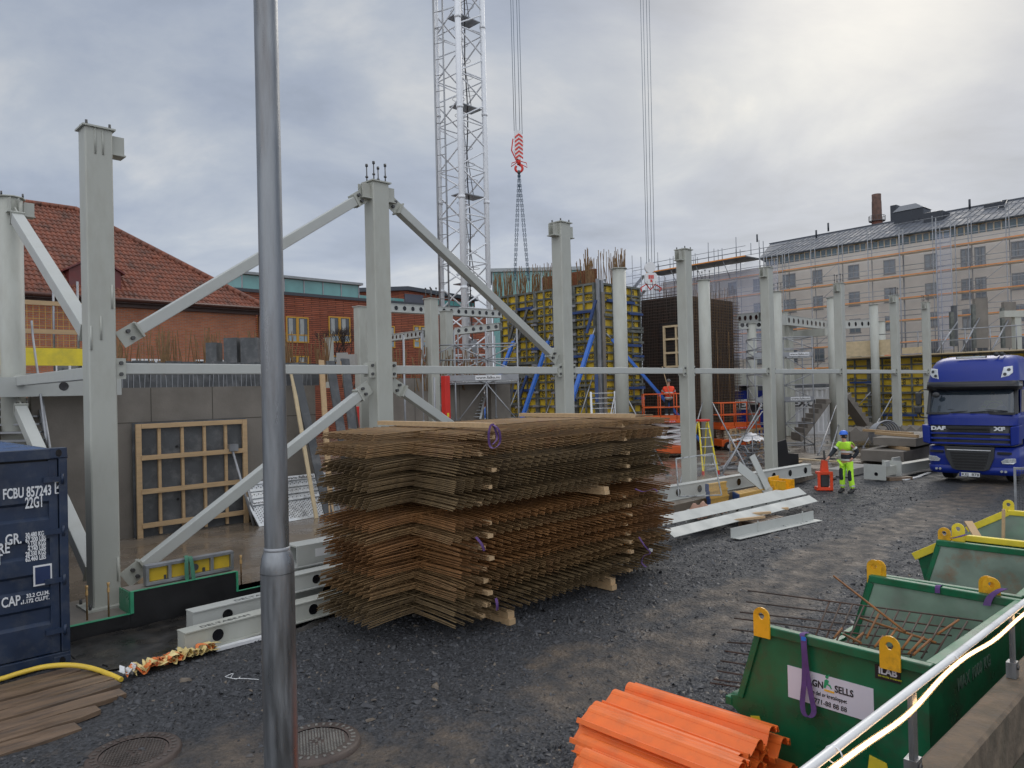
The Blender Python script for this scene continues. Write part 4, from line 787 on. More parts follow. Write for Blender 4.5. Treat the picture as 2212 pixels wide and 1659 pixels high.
def decals():
    r = skA; b = MB(); b.prism([(.24,.93),(.90,.93),(.90,.68),(.24,.68)], -.006, -.002); pl = part('advert_plate', b, mat('white_sign', (.66,.64,.70), .4, 0, .05), r, label='white advertising plate with black lettering')
    bk = mat('black_print', (.02,.02,.02), .5)
    text('RAGN', .072, bk, pl, (.365,-.0075,.826), bold=.0018, xs=.82); text('SELLS', .072, bk, pl, (.615,-.0075,.826), bold=.0018, xs=.82)
    gm = mat('green_emblem', (.02,.30,.12), .5)
    b = MB(); b.prism([(.530,.835),(.545,.835),(.556,.862),(.575,.858),(.588,.84),(.594,.843),(.582,.868),(.566,.872),(.572,.896),(.556,.905),(.540,.895),(.536,.87)], -.009, -.0065); b.prism([(.558+.013*math.cos(t), .922+.012*math.sin(t)) for t in [k*math.pi/5 for k in range(10)]], -.009, -.0065); b.prism([(.566,.934),(.575,.948),(.582,.945),(.573,.930)], -.009, -.0065); part('emblem', b, gm, pl)
    b = MB(); b.box(.535, -.009, .812, .612, -.0065, .826); part('emblem_bar', b, mat('amber', (.85,.45,.03), .5), pl)
    text('En del av kretsloppet', .042, bk, pl, (.425,-.0075,.765), xs=.78, bold=.0004); text('0771-88 88 88', .052, bk, pl, (.43,-.0075,.700), xs=.9, bold=.0004)
    b = MB(); b.box(.915,-.006,1.015,1.09,-.002,1.115); p2 = part('maker_plate', b, K['membrane'], r)
    text('ILAB', .065, K['letter'], p2, (.94,-.0075,1.058), bold=.002); text('EN HÖGRE STANDARD', .0155, mat('yellow_print', (.7,.7,.05), .5), p2, (.938,-.0075,1.035))
    b = MB(); b.prism([(-.10,.425),(-.02,.445),(.01,.37),(-.07,.33)], -.006, -.002); part('warning_mark', b, K['yellow2'], r, label='yellow corner mark')
    b = MB(); b.prism([(-.07,.328),(.01,.368),(.035,.31),(-.03,.25)], -.006, -.002); part('warning_mark', b, K['red'], r, label='red corner mark')
    b = MB(); b.prism([(.86,.44),(.98,.42),(1.0,.30),(.84,.30)], -.006, -.002); part('warning_mark', b, K['yellow2'], r, label='yellow lower mark')
    text('MAX 1000 KG', .13, mat('faint_paint', (.10,.17,.13), .6), r, (1.273,.55,.86), (90,0,90), xs=.95, bold=.003)
    b = MB(); b.box(.52,-.004,1.03,.80,-.0015,1.12)
    p3 = None
    # plate on yellow skip
    r = skC; b = MB(); b.box(.40,-.006,1.07,.66,-.002,1.165); p3 = part('weight_plate', b, K['yellow2'], r)
    for i, s_ in enumerate(('Max last   1000kg','Egen vikt   500kg','Vol')): text(s_, .03, bk, p3, (.41,-.0075,1.137-.03*i))
    # wooden stick in it
decals()
b = MB(); b.beam((0,0,0),(.02,.05,.85),.05,.03); solo('wood_offcut', b, K['wood'], 'upright timber offcut sticking out of the yellow rimmed skip', 'timber', S(11.3, 2.35, .6), AM)
b = MB(); b.beam((0,0,0),(-.25,.35,.25),.10,.025); solo('wood_offcut', b, K['wood'], 'short flat offcut beside the upright timber in the yellow rimmed skip', 'timber', S(11.25, 2.55, .95), AM)
def sstrap(pts, lab, loc=LA, wd=.045, tagm=True):
    b = MB(); b.strip(smooth(pts, 4), (1,0,.1), wd, .004); solo('purple_strap', b, K['purple'], lab, 'strap', loc, AMA)
sstrap([(.39,.03,1.215),(.385,-.035,1.212),(.40,-.05,1.17),(.405,-.05,1.0),(.40,-.055,.85),(.385,-.06,.70),(.40,-.07,.62),(.44,-.07,.60),(.475,-.06,.65),(.455,-.055,.76),(.425,-.05,.92),(.41,-.055,1.1),(.405,-.045,1.19)], 'purple strap looped over the near rim of the nearest skip, hanging over the white plate', wd=.042)
b = MB(); b.box(.385,-.052,1.10,.42,-.046,1.2); solo('blue_tag', b, mat('blue_label', (.02,.16,.6), .5), 'blue tag on the purple strap at the skip rim', 'tag', LA, AMA)
sstrap([(1.15,2.16,1.28),(1.10,2.12,1.25),(1.05,2.10,1.19),(1.03,2.08,1.12)], 'purple strap tied in the far right lug of the nearest skip', wd=.06)
sstrap([(.20,2.20,1.30),(.13,2.16,1.27),(.05,2.15,1.24)], 'purple strap tied in the far left lug of the middle skip', S(7.9,2.79,0), wd=.05)
sstrap([(.62,2.10,1.15),(.62,2.11,1.21),(.62,2.17,1.21),(.62,2.19,1.15)], 'short purple strap over the far rim of the nearest skip', wd=.045)
def rebar_in_skip():
    # large welded grid leaning out over the open side
    u = lambda x, y, z: (x, y, z); r0 = LA
    b = MB(); 
    def PQ(px, py, yy):           # pixel (zoom of the skip) on plane y'=yy -> local (x,z)
        v, z = PU((2700+px/1.476)/1.823, (1900+py/1.476)/1.823, 5.67+yy); return (2.885-v-.062*yy, yy, z)
    longs = [((345,635),(1740,795),1.55,1.75),((335,700),(1700,850),1.45,1.6),((300,760),(1560,880),1.2,1.45),((265,795),(1500,930),1.0,1.3),((255,860),(1420,975),.85,1.1),((230,935),(1350,990),.6,.9),((215,985),(700,1050),.45,.6),((190,1042),(640,1100),.3,.45),((170,1100),(600,1160),.2,.3),((150,1150),(600,1200),.15,.25),((130,1170),(600,1230),.1,.15)]
    for (a, c, y0, y1) in longs: b.cyl(PQ(*a, y0), PQ(*c, y1), .0075, n=6, caps=True)
    for k in range(13):
        x = 835+k*68; y = 690+k*9; b.cyl(PQ(x, y, 1.65), PQ(x-100-k*3, y+250-k*2, .95), .0085, n=6)
    o = solo('rebar_grid', b, K['rust_dk'], 'dark welded rebar grid leaning in the nearest skip with bars sticking out over the gravel', 'rebar grid', r0, AMA)
    rr = random.Random(2)
    for i, (a, c, y0, y1) in enumerate([((860,545),(1290,860),1.6,.9),((1020,785),(1470,920),1.2,1.0),((870,900),(915,845),.5,.7),((1030,925),(925,878),.4,.7),((985,920),(1040,870),.6,.8),((1110,950),(1160,885),.6,.8),((1270,960),(1330,880),.7,.9),((1310,985),(1400,890),.6,.9),((1340,990),(1440,900),.5,1.0),((1240,840),(1160,945),1.0,.6),((1480,870),(1600,790),1.0,1.6),((1130,760),(1060,900),1.2,.8)]):
        b = MB(); b.cyl(PQ(*a, y0), PQ(*c, y1), .010, n=6); solo('rebar_offcut', b, K['rust_or'], 'loose orange rusty rebar offcut lying on the grid in the nearest skip' if i else 'long loose rusty bar sticking up out of the nearest skip towards the left', 'rebar', r0, AMA, 'loose rebar offcuts in the nearest skip')
rebar_in_skip()
# ============================================================ orange plastic cover profiles
def profiles():
    mts = K['orangepl']; rr = random.Random(6); lab = []
    rows = [(5.22,.50),(5.36,.42),(5.03,.53),(4.86,.47),(4.72,.52),(4.55,.46),(4.42,.50),(4.24,.44),(4.08,.46),(3.92,.40),(3.75,.38),(3.62,.34)]
    names = ['farthest','highest far','second','third','fourth','fifth','sixth','seventh','eighth','ninth','tenth','nearest']
    pr = []
    for k in range(9): t = math.pi*k/8; pr.append((.062*math.cos(t), .062*math.sin(t)))
    outer = [(.11,-.03),(.085,-.035),(.075,-.01)]+pr+[(-.075,-.01),(-.085,-.035),(-.125,-.03)]
    def prof(L, hole=False):
        b = MB(); n = len(outer); inn = [(a*.93, c-.006) for a, c in outer]; ring = outer+inn[::-1]; m = len(ring)
        segs = 8; vs = []
        for j in range(segs+1): vs += [(a, L*j/segs, c) for a, c in ring]
        fs = [(j*m+i, j*m+(i+1)%m, (j+1)*m+(i+1)%m, (j+1)*m+i) for j in range(segs) for i in range(m)]
        for e in (0, segs*m):
            for i in range(n-1): fs.append((e+i, e+i+1, e+m-2-i, e+m-1-i))
        return b.add(vs, fs)
    base = prof(1.32)
    me = base.mesh('cover_profile'); me.materials.append(mts)
    outer = [(-.15,-.035),(-.145,.0),(-.13,.0),(-.125,-.02),(-.10,-.015),(-.03,.045)]+[(.02+.055*math.cos(math.pi*(1-k/7)), .03+.045*math.sin(math.pi*(1-k/7))) for k in range(8)]+[(.085,-.01),(.105,-.005),(.11,.015),(.125,.015),(.13,-.035)]
    me2 = prof(1.32).mesh('cover_profile'); me2.materials.append(mts)
    lst = [(5.30,.52,'top far side'),(5.15,.47,'second from the far side, on top'),(5.42,.40,'low on the far side'),(5.00,.53,'third from the far side, on top'),(4.83,.50,'wide one at a third of the pile'),(4.66,.52,'top middle'),(4.50,.46,'just nearer than the middle'),(4.36,.49,'on top beyond the nearest ones'),(4.20,.44,'near side with a bulging back'),(4.05,.42,'fourth from the near side'),(3.90,.42,'third from the near side'),(5.55,.16,'lowest one sticking out beside the skip'),(4.58,.56,'crossing on top in the middle')]
    for u0 in (5.2,5.04,4.87,4.7,4.55,4.4,4.24,4.08,3.95): lst.append((u0,.36,'hidden low at u %.0f'%u0))
    for u0 in (5.25,5.08,4.9,4.74,4.57,4.4,4.22,4.05): lst.append((u0,.22,''))
    for u0 in (5.2,5.0,4.8,4.6,4.4,4.2,4.0): lst.append((u0,.10,''))
    for i, (u, z, lb) in enumerate(lst):
        o = bpy.data.objects.new('cover_profile', me2 if i%3 != 1 else me); COL.objects.link(o); o.location = S(u+rr.uniform(-.012,.012), 2.60-max(0,4.75-u)*.62+rr.uniform(-.04,.04), z-.035+rr.uniform(-.02,.02)); o.rotation_euler = (rad(rr.uniform(-1.,1.)), rad(rr.uniform(-16,16)), A45+rad(rr.uniform(-1.5,1.5)))
        tag(o, ('orange plastic cover profile, %s'%lb) if i < 13 else 'orange plastic cover profile stacked under the upper ones of the pile', 'plastic profile', 'orange plastic cover profiles')
    r = thing('pallet', 'wooden pallet end showing under the orange profiles beside the skip', 'pallet', S(3.5, 2.5, 0)); b = MB()
    for v in (.0,.6,1.2): b.box(-.1, v, .0, 2.05, v+.1, .05)
    split('runner', b, K['wood_wet'], r); b = MB()
    for k in range(8): x = -.1+k*.27; b.box(x, -.1, .052, x+.2, 1.35, .075)
    split('deck_board', b, K['wood_wet'], r)
    b = MB(); b.box(0,0,0,.1,.9,.1); solo('timber_block', b, K['wood'], 'timber block lying between the orange profiles and the nearest skip', 'timber', S(5.5, 2.42, .02))
profiles()
# ============================================================ retaining wall with railing and light rope
def rail_z(u): return 2.055-.05*(u-2.0)
def wall_z(u): return 1.66-.052*(u-3.1)
def near_wall():
    r = thing('retaining_wall', 'weathered concrete retaining wall under the railing at the bottom right', 'wall'); b = MB(); vs = []
    m = mat('mossy_concrete', (.13,.10,.07), .85, 0, .35, 9, .8, 30, dirt=(.07,.06,.04), dirt_amt=.7, dirt_scale=4)
    us = [-2+k*.25 for k in range(50)]
    ring = lambda u: [(u,.97,-.1),(u,.97,wall_z(u)-.012),(u,.955,wall_z(u)),(u,.845,wall_z(u)+.003),(u,.83,wall_z(u)-.01),(u,.825,.2)]
    for u in us: vs += ring(u)
    b.add(vs, [(j*6+i, (j+1)*6+i, (j+1)*6+i+1, j*6+i+1) for j in range(len(us)-1) for i in range(5)]+[(0,1,2,3,4,5)]); part('wall_body', b, m, r)
    b = MB(); b.sheet(lambda i, j: (-3+i*.3, .826-j*.25, wall_z(-3+i*.3)-.27+.02*math.sin(i*1.7+j*2.1)*(j > 0)), 44, 14); struct('pavement', b, mat('dirty_asphalt', (.06,.05,.035), .85, 0, .35, 6, .9, 40, dirt=(.05,.06,.025), dirt_amt=.6, dirt_scale=5))
    r = thing('railing', 'white tubular handrail on flat posts along the concrete wall', 'railing')
    b = MB(); b.tube([(u, .92, rail_z(u)) for u in (-1,0,1,2,3,4,5,6,8,10)], .015, 14); part('handrail', b, mat('white_rail_paint', (.74,.74,.73), .35, .0, .08, 4), r)
    b = MB(); posts = (-.6, 1.2, 2.98, 4.58, 6.2, 7.8)
    for u in posts: b.box(u-.024, .910, wall_z(u)+.075, u+.024, .928, rail_z(u)-.015)
    split('post', b, K['galv'], r)
    b = MB()
    for u in posts: b.box(u-.030, .90, wall_z(u)+.005, u+.030, .945, wall_z(u)+.085)
    split('post_bracket', b, K['galv'], r); b = MB()
    for u in posts: b.cyl((u, .892, wall_z(u)+.06), (u, .90, wall_z(u)+.06), .014, n=6)
    split('bracket_bolt', b, K['bolt'], r)
    pts = []; n = 90
    for k in range(n+1):
        u = -.8+k*.1; s_ = .5+.5*math.cos(2*math.pi*(u-1.0)/1.25); sag = .034+.02*(1-s_)**1.5
        pts.append((u, .905-.01*math.sin(u*3), rail_z(u)-sag))
    r2 = thing('light_rope', 'glowing warm white light rope hung along the handrail', 'light rope')
    b = MB(); b.tube(pts, .0065, 8); part('rope_core', b, emis('warm_led', (1.0,.66,.34), 5.0), r2)
    gl = glassm('clear_pvc', (.9,.8,.6), .15, .22); b = MB(); b.tube(pts, .0105, 8); part('clear_sleeve', b, gl, r2)
    for u in (-.2,1.0,2.25,3.5,4.75,6.0): b = MB(); b.lathe([(.026,-.004),(.028,0),(.026,.004)], 14); o = part('cable_tie', b, K['white'], r2); o.location = (u, .917, rail_z(u)-.012); o.rotation_euler = (0, rad(90), 0)
near_wall()
# ============================================================ truck, frame: x left to right on its front, y to the back
def truck():
    r = thing('truck', 'blue truck tractor with white front lettering standing on the gravel road at right', 'truck', S(25.45, 7.27, 0), AM)
    W = 2.44; bl = K['truckblue']
    def ring(z, x0, x1, yf, rc, yb, n=7, crown=.10):          # plan outline from back left round the front to back right
        pts = [(x0, yb)]
        for k in range(n+1):
            t = math.pi-math.pi/2*k/n; pts.append((x0+rc+rc*math.cos(t), yf+rc-rc*math.sin(t)+0))
        for k in range(1, 6): pts.append((x0+rc+(x1-x0-2*rc)*k/6, yf))
        for k in range(n+1):
            t = math.pi/2-math.pi/2*k/n; pts.append((x1-rc+rc*math.cos(t), yf+rc-rc*math.sin(t)))
        pts.append((x1, yb))
        c = (x0+x1)/2; hw = (x1-x0)/2
        return [(x, y+crown*(((x-c)/hw)**2)*(1 if y < yb-.01 else 0), z) for x, y in pts]
    def loft(levels, cap_t=True, cap_b=False, **k):
        rs = [ring(*l, **k) for l in levels]; m = len(rs[0]); vs = [p for q in rs for p in q]; b = MB()
        b.add(vs, [(j*m+i, j*m+i+1, (j+1)*m+i+1, (j+1)*m+i) for j in range(len(rs)-1) for i in range(m-1)], True)
        b.add([rs[0][0], rs[0][-1], rs[-1][-1], rs[-1][0]], []) 
        o = len(b.v)
        if cap_t: b.add(rs[-1], [tuple(range(m))])
        if cap_b: b.add(rs[0], [tuple(range(m-1, -1, -1))])
        return b
    YB = 2.25
    # bumper
    b = loft([(.30, .05, 2.39, .10, .25, 1.3), (.36, .02, 2.42, .03, .28, 1.3), (.54, .01, 2.43, 0, .28, 1.3)]); part('bumper', b, bl, r)
    b = loft([(.545, .03, 2.41, .03, .28, 1.3), (.80, .02, 2.42, .02, .28, 1.3), (1.12, .03, 2.41, .05, .25, 1.3)]); part('lower_body', b, bl, r)
    # dark lower grille, trapezoid
    gy = -.012
    b = MB(); b.prism([(.54,1.13),(1.86,1.13),(1.84,.80),(1.71,.47),(1.58,.42),(.86,.42),(.74,.47),(.58,.80)], gy-.02, .12); gl = part('lower_grille', b, K['plastic_dk'], r, .01)
    b = MB()
    for k in range(6): z = .94-.085*k; hw = .50-.016*k-.02*max(0, k-3); b.box(1.21-hw, gy-.045, z-.022, 1.21+hw, gy-.021, z+.022)
    split('slat', b, K['membrane'], gl)
    b = MB(); b.box(.62, gy-.04, 1.025, 1.77, gy-.021, 1.045); part('chrome_strip', b, K['white'], gl)
    # upper grille block
    b = loft([(1.16, .12, 2.32, .04, .2, 1.3), (1.80, .10, 2.34, .03, .2, 1.3)], crown=.08); part('grille_housing', b, K['plastic_dk'], r)
    b = MB()
    for z in (1.20, 1.345, 1.50): b.prism([(.16,z),(2.26,z),(2.25,z+.055),(.17,z+.055)], -.01, .03)
    split('grille_bar', b, bl, r, .008)
    b = MB()
    for z in (1.27, 1.42, 1.59, 1.68): b.box(.62, -.0, z-.02, 1.75, .03, z+.03)
    split('grille_mesh', b, K['membrane'], r)
    for x0, x1 in ((-.07,.155),(2.265,2.49)):
        b = MB(); b.prism([(x0+.0,1.79),(x1,1.74),(x1,1.18),(x0+.02,1.24)] if x0 < 1 else [(x0,1.74),(x1,1.79),(x1-.02,1.24),(x0,1.18)], -.02, .42); part('corner_deflector', b, bl, r, .03)
    def cabside(z): return .02
    b = loft([(1.78, .02, 2.42, .0, .22, YB), (1.99, .0, 2.44, .02, .22, YB), (2.13, .02, 2.42, .03, .2, YB)], crown=.10); part('hood_panel', b, bl, r)
    for s_, x, w_ in (('DAF', .19, .40), ('XF', 1.87, .30)): text(s_, .155, K['letter'], r, (x, -.022, 1.63), bold=.008, fit=w_)
    # windscreen and cab shell
    b = loft([(2.12, .045, 2.395, .05, .2, .5), (2.50, .06, 2.38, .16, .2, .6), (2.86, .08, 2.36, .30, .2, .7)], cap_t=False, crown=.10); part('windscreen', b, glassm('truck_glass', (.04,.055,.07), .02, .88, 1), r)
    b = MB(); b.box(.08, .10, 2.13, 2.36, .55, 2.16); part('dashboard', b, K['plastic_dk'], r)
    b = MB()
    for s0, s1 in ((.02, .10), (2.34, 2.42)): b.beam(((s0+s1)/2, .22, 2.12), ((s0+s1)/2+(.02 if s0 < 1 else -.02), .46, 2.88), .085, .06, (0,1,0))
    b.box(.05, .02+.03, 2.10, 2.39, .10, 2.165); split('screen_pillar', b, K['plastic_dk'], r)
    b = MB()
    for sx in (.03, 2.41): b.add([(sx,.55,1.4),(sx,YB,1.4),(sx,YB,2.9),(sx,.75,2.9),(sx,.62,2.12)], [(0,1,2,3,4)])
    b.box(.03, YB-.02, 1.0, 2.41, YB, 3.4); split('cab_side', b, bl, r)
    b = MB()
    for sx in (.022, 2.418): b.add([(sx,.72,2.16),(sx,1.45,2.16),(sx,1.45,2.82),(sx,.86,2.82)], [(0,1,2,3)])
    split('side_window', b, K['glassdk'], r)
    b = MB(); b.box(2.411, .60, 1.35, 2.43, 1.60, 2.14); part('door', b, bl, r, .01)
    # sun visor
    b = loft([(2.83, .01, 2.43, .05, .22, .9), (2.92, -.01, 2.45, .0, .25, .9), (3.10, .0, 2.44, .05, .25, .9)], crown=.14, cap_b=True); part('sun_visor', b, K['blackgl'], r)
    # high roof
    b = loft([(3.095, -.01, 2.45, .10, .3, YB), (3.16, .0, 2.44, .12, .32, YB), (3.40, .03, 2.41, .20, .36, YB), (3.60, .07, 2.37, .32, .40, YB), (3.74, .13, 2.31, .48, .42, YB), (3.83, .22, 2.22, .72, .42, YB), (3.88, .36, 2.08, 1.05, .40, YB)], crown=.16); part('high_roof', b, bl, r)
    hl = mat('lamp_glass', (.55,.58,.60), .12, .4, .15, 20); bk = K['plastic_dk']
    for mir in (0, 1):
        X = (lambda x: x) if not mir else (lambda x: 2.42-x)
        b = MB(); pl = [(X(.13),3.53),(X(.325),3.50),(X(.385),3.19),(X(.20),3.24),(X(.12),3.33)]
        f = lambda a, c, t: (a, .155+t+.42*(c-3.16)**1.6+.16*((a-1.22)/1.22)**2+.22*max(0, abs(a-1.22)-.90), c)
        b.prism(pl, -.03, .06, f); h_ = part('roof_lamp', b, K['letter'], r); b = MB(); cx_ = sum(p[0] for p in pl)/5; cz_ = sum(p[1] for p in pl)/5
        b.prism([(cx_+(p[0]-cx_)*.8, cz_+(p[1]-cz_)*.82) for p in pl], -.036, -.031, f); part('lens', b, hl, h_)
        b = MB()
        for q in (0,1): cc = (X(.20+.09*q), 3.42-.13*q); b.prism([(cc[0]+.045*math.cos(t), cc[1]+.045*math.sin(t)) for t in [k*math.pi/6 for k in range(12)]], -.042, -.037, f)
        split('reflector', b, bk, h_)
        b = MB(); b.prism([(X(.07),.82),(X(.30),.81),(X(.41),.73),(X(.38),.66),(X(.12),.655),(X(.06),.70)], .0, .08, lambda a, c, t: (a, t-.0+.10*((a-1.22)/1.2)**2-.02+.3*max(0,abs(a-1.22)-.96)**1.2, c)); h_ = part('headlight', b, hl, r, .006)
        b = MB(); b.prism([(X(.20)+.05*math.cos(t), .735+.045*math.sin(t)) for t in [k*math.pi/6 for k in range(12)]], -.02, -.01, lambda a, c, t: (a, t+.10*((a-1.22)/1.2)**2-.02+.02, c)); part('lamp_bowl', b, K['alu'], h_)
        b = MB()
        for x in (.30, .40): b.cyl((X(x), .02, .43), (X(x), .055, .43), .036, n=14)
        split('fog_lamp', b, hl, r)
        b = MB(); b.box(min(X(.14),X(.5)), .02, .93, max(X(.14),X(.5)), .05, 1.0); part('step_recess', b, K['membrane'], r)
    # plate
    b = MB(); b.box(.94, -.03, .24, 1.47, -.018, .355); p = part('number_plate', b, K['letter'], r); b = MB(); b.box(.942, -.034, .242, .985, -.0305, .353); part('blue_band', b, K['truckblue'], p)
    text('KEJ  878', .11, K['bolt'], p, (.995, -.033, .262), bold=.002, fit=.455)
    b = MB(); b.box(.93, -.027, .23, 1.48, -.0, .365); part('plate_holder', b, K['plastic_dk'], r)
    # roof light bar and horns
    b = MB(); b.box(.80, .50, 3.80, 1.62, .56, 3.87); part('light_bar', b, K['plastic_dk'], r, .01); b = MB(); b.box(.83, .494, 3.815, 1.59, .499, 3.858); part('light_bar_lens', b, hl, r)
    for x in (1.86, 2.0): b = MB(); b.lathe([(.001,0),(.07,.0),(.062,.03),(.03,.12),(.018,.45)], 16); o = part('air_horn', b, K['plastic_dk'], r); o.location = (x, .55, 3.90); o.rotation_euler = (rad(-90), 0, 0)
    # mirrors
    b = MB(); b.box(-.29, .15, 2.38, -.12, .28, 2.78); m_ = part('mirror', b, K['plastic_dk'], r, .03); b = MB(); b.box(-.33, .13, 2.12, -.12, .30, 2.34); part('mirror', b, K['plastic_dk'], r, .04)
    b = MB(); b.tube(smooth([(-.2,.22,2.8),(-.1,.26,2.87),(.05,.35,2.86)]), .02, 6); b.tube(smooth([(-.2,.22,2.14),(-.17,.24,2.02),(.0,.3,1.98),(.06,.35,1.98)]), .022, 6); split('mirror_arm', b, K['plastic_dk'], r)
    b = MB(); b.tube([(.35,.16,2.78),(.30,.08,2.74)], .015, 6); b.ball((.34,.05,2.70), .11, sc=(1,.5,.8)); part('kerb_mirror', b, K['plastic_dk'], r)
    b = MB()
    for x0, x1 in ((.75, 1.25), (1.25, 1.85), (1.72, 2.2)): b.beam((x0, .01, 2.17), (x1-.0, .10, 2.21), .02, .02); b.beam((x1-.0,.10,2.21),(x0-.10,.11,2.255),.014,.012)
    split('wiper', b, K['membrane'], r)
    # steering wheel, things behind the screen
    b = MB(); b.tube([(1.75+.2*math.cos(t), .62+.08*math.sin(t), 2.26+.19*math.sin(t)) for t in [k*math.pi/8 for k in range(17)]], .018, 6); part('steering_wheel', b, K['black'], r)
    b = MB(); b.box(.45,1.2,2.0,.95,1.35,2.75); b.box(1.5,1.2,2.0,2.0,1.35,2.7); split('seat_back', b, K['plastic_dk'], r, .04)
    # wheels and chassis
    for x0, y in ((.18, 1.36), (1.92, 1.36)):
        b = MB(); b.lathe([(.30,-.0),(.46,-.0),(.50,.04),(.505,.15),(.50,.27),(.46,.31),(.30,.31)], 32); wv = thing('wheel', None, None, (x0, y, .505), 0); wv.parent = r; wv.rotation_euler = (0, rad(90), 0)
        for kk in ('label','category'): 
            if kk in wv: del wv[kk]
        part('tyre', b, K['black'], wv); b = MB(); b.lathe([(.001,.08),(.12,.05),(.2,.1),(.30,.03),(.30,.28)], 24); part('rim', b, K['alu'], wv)
    b = MB(); b.box(.6, .9, .45, .75, 6.0, .75); b.box(1.7, .9, .45, 1.85, 6.0, .75); b.box(.5,1.6,.76,1.9,2.2,1.1); split('chassis_rail', b, K['membrane'], r)
    b = MB(); b.box(.0, 2.5, 1.25, 2.46, 9.5, 3.6); part('trailer_box', b, mat('trailer_blue', (.02,.05,.22), .4), r)
    b = MB()
    for x in (-.01, 2.45): b.add([(x,1.0,3.1),(x,YB+.25,3.1),(x,YB+.25,3.95),(x,1.4,3.8)], [(0,1,2,3)])
    return r
TR = truck()
# driver
# ============================================================ people
def skinned(name, J, E, mt, parent, sub=2, seed=None):
    me = bpy.data.meshes.new(name); keys = list(J); me.from_pydata([J[k][0] for k in keys], [(keys.index(a), keys.index(b)) for a, b in E], []); me.update()
    o = bpy.data.objects.new(name, me); COL.objects.link(o); me.skin_vertices or me.update()
    m = o.modifiers.new('skin', 'SKIN'); m.use_smooth_shade = True
    if not me.skin_vertices: 
        bm = bmesh.new(); bm.from_mesh(me); bm.verts.layers.skin.verify(); bm.to_mesh(me); bm.free()
    for i, k in enumerate(keys): rr_ = J[k][1]; me.skin_vertices[0].data[i].radius = rr_ if isinstance(rr_, tuple) else (rr_, rr_); me.skin_vertices[0].data[i].use_root = (i == 0)
    s = o.modifiers.new('sub', 'SUBSURF'); s.levels = sub; s.render_levels = sub
    dg = bpy.context.evaluated_depsgraph_get(); me2 = bpy.data.meshes.new_from_object(o.evaluated_get(dg)); bpy.data.objects.remove(o); me2.name = name
    me2.materials.clear(); me2.materials.append(mt); me2.polygons.foreach_set('use_smooth', [True]*len(me2.polygons))
    return part(name, me2, mt, parent)
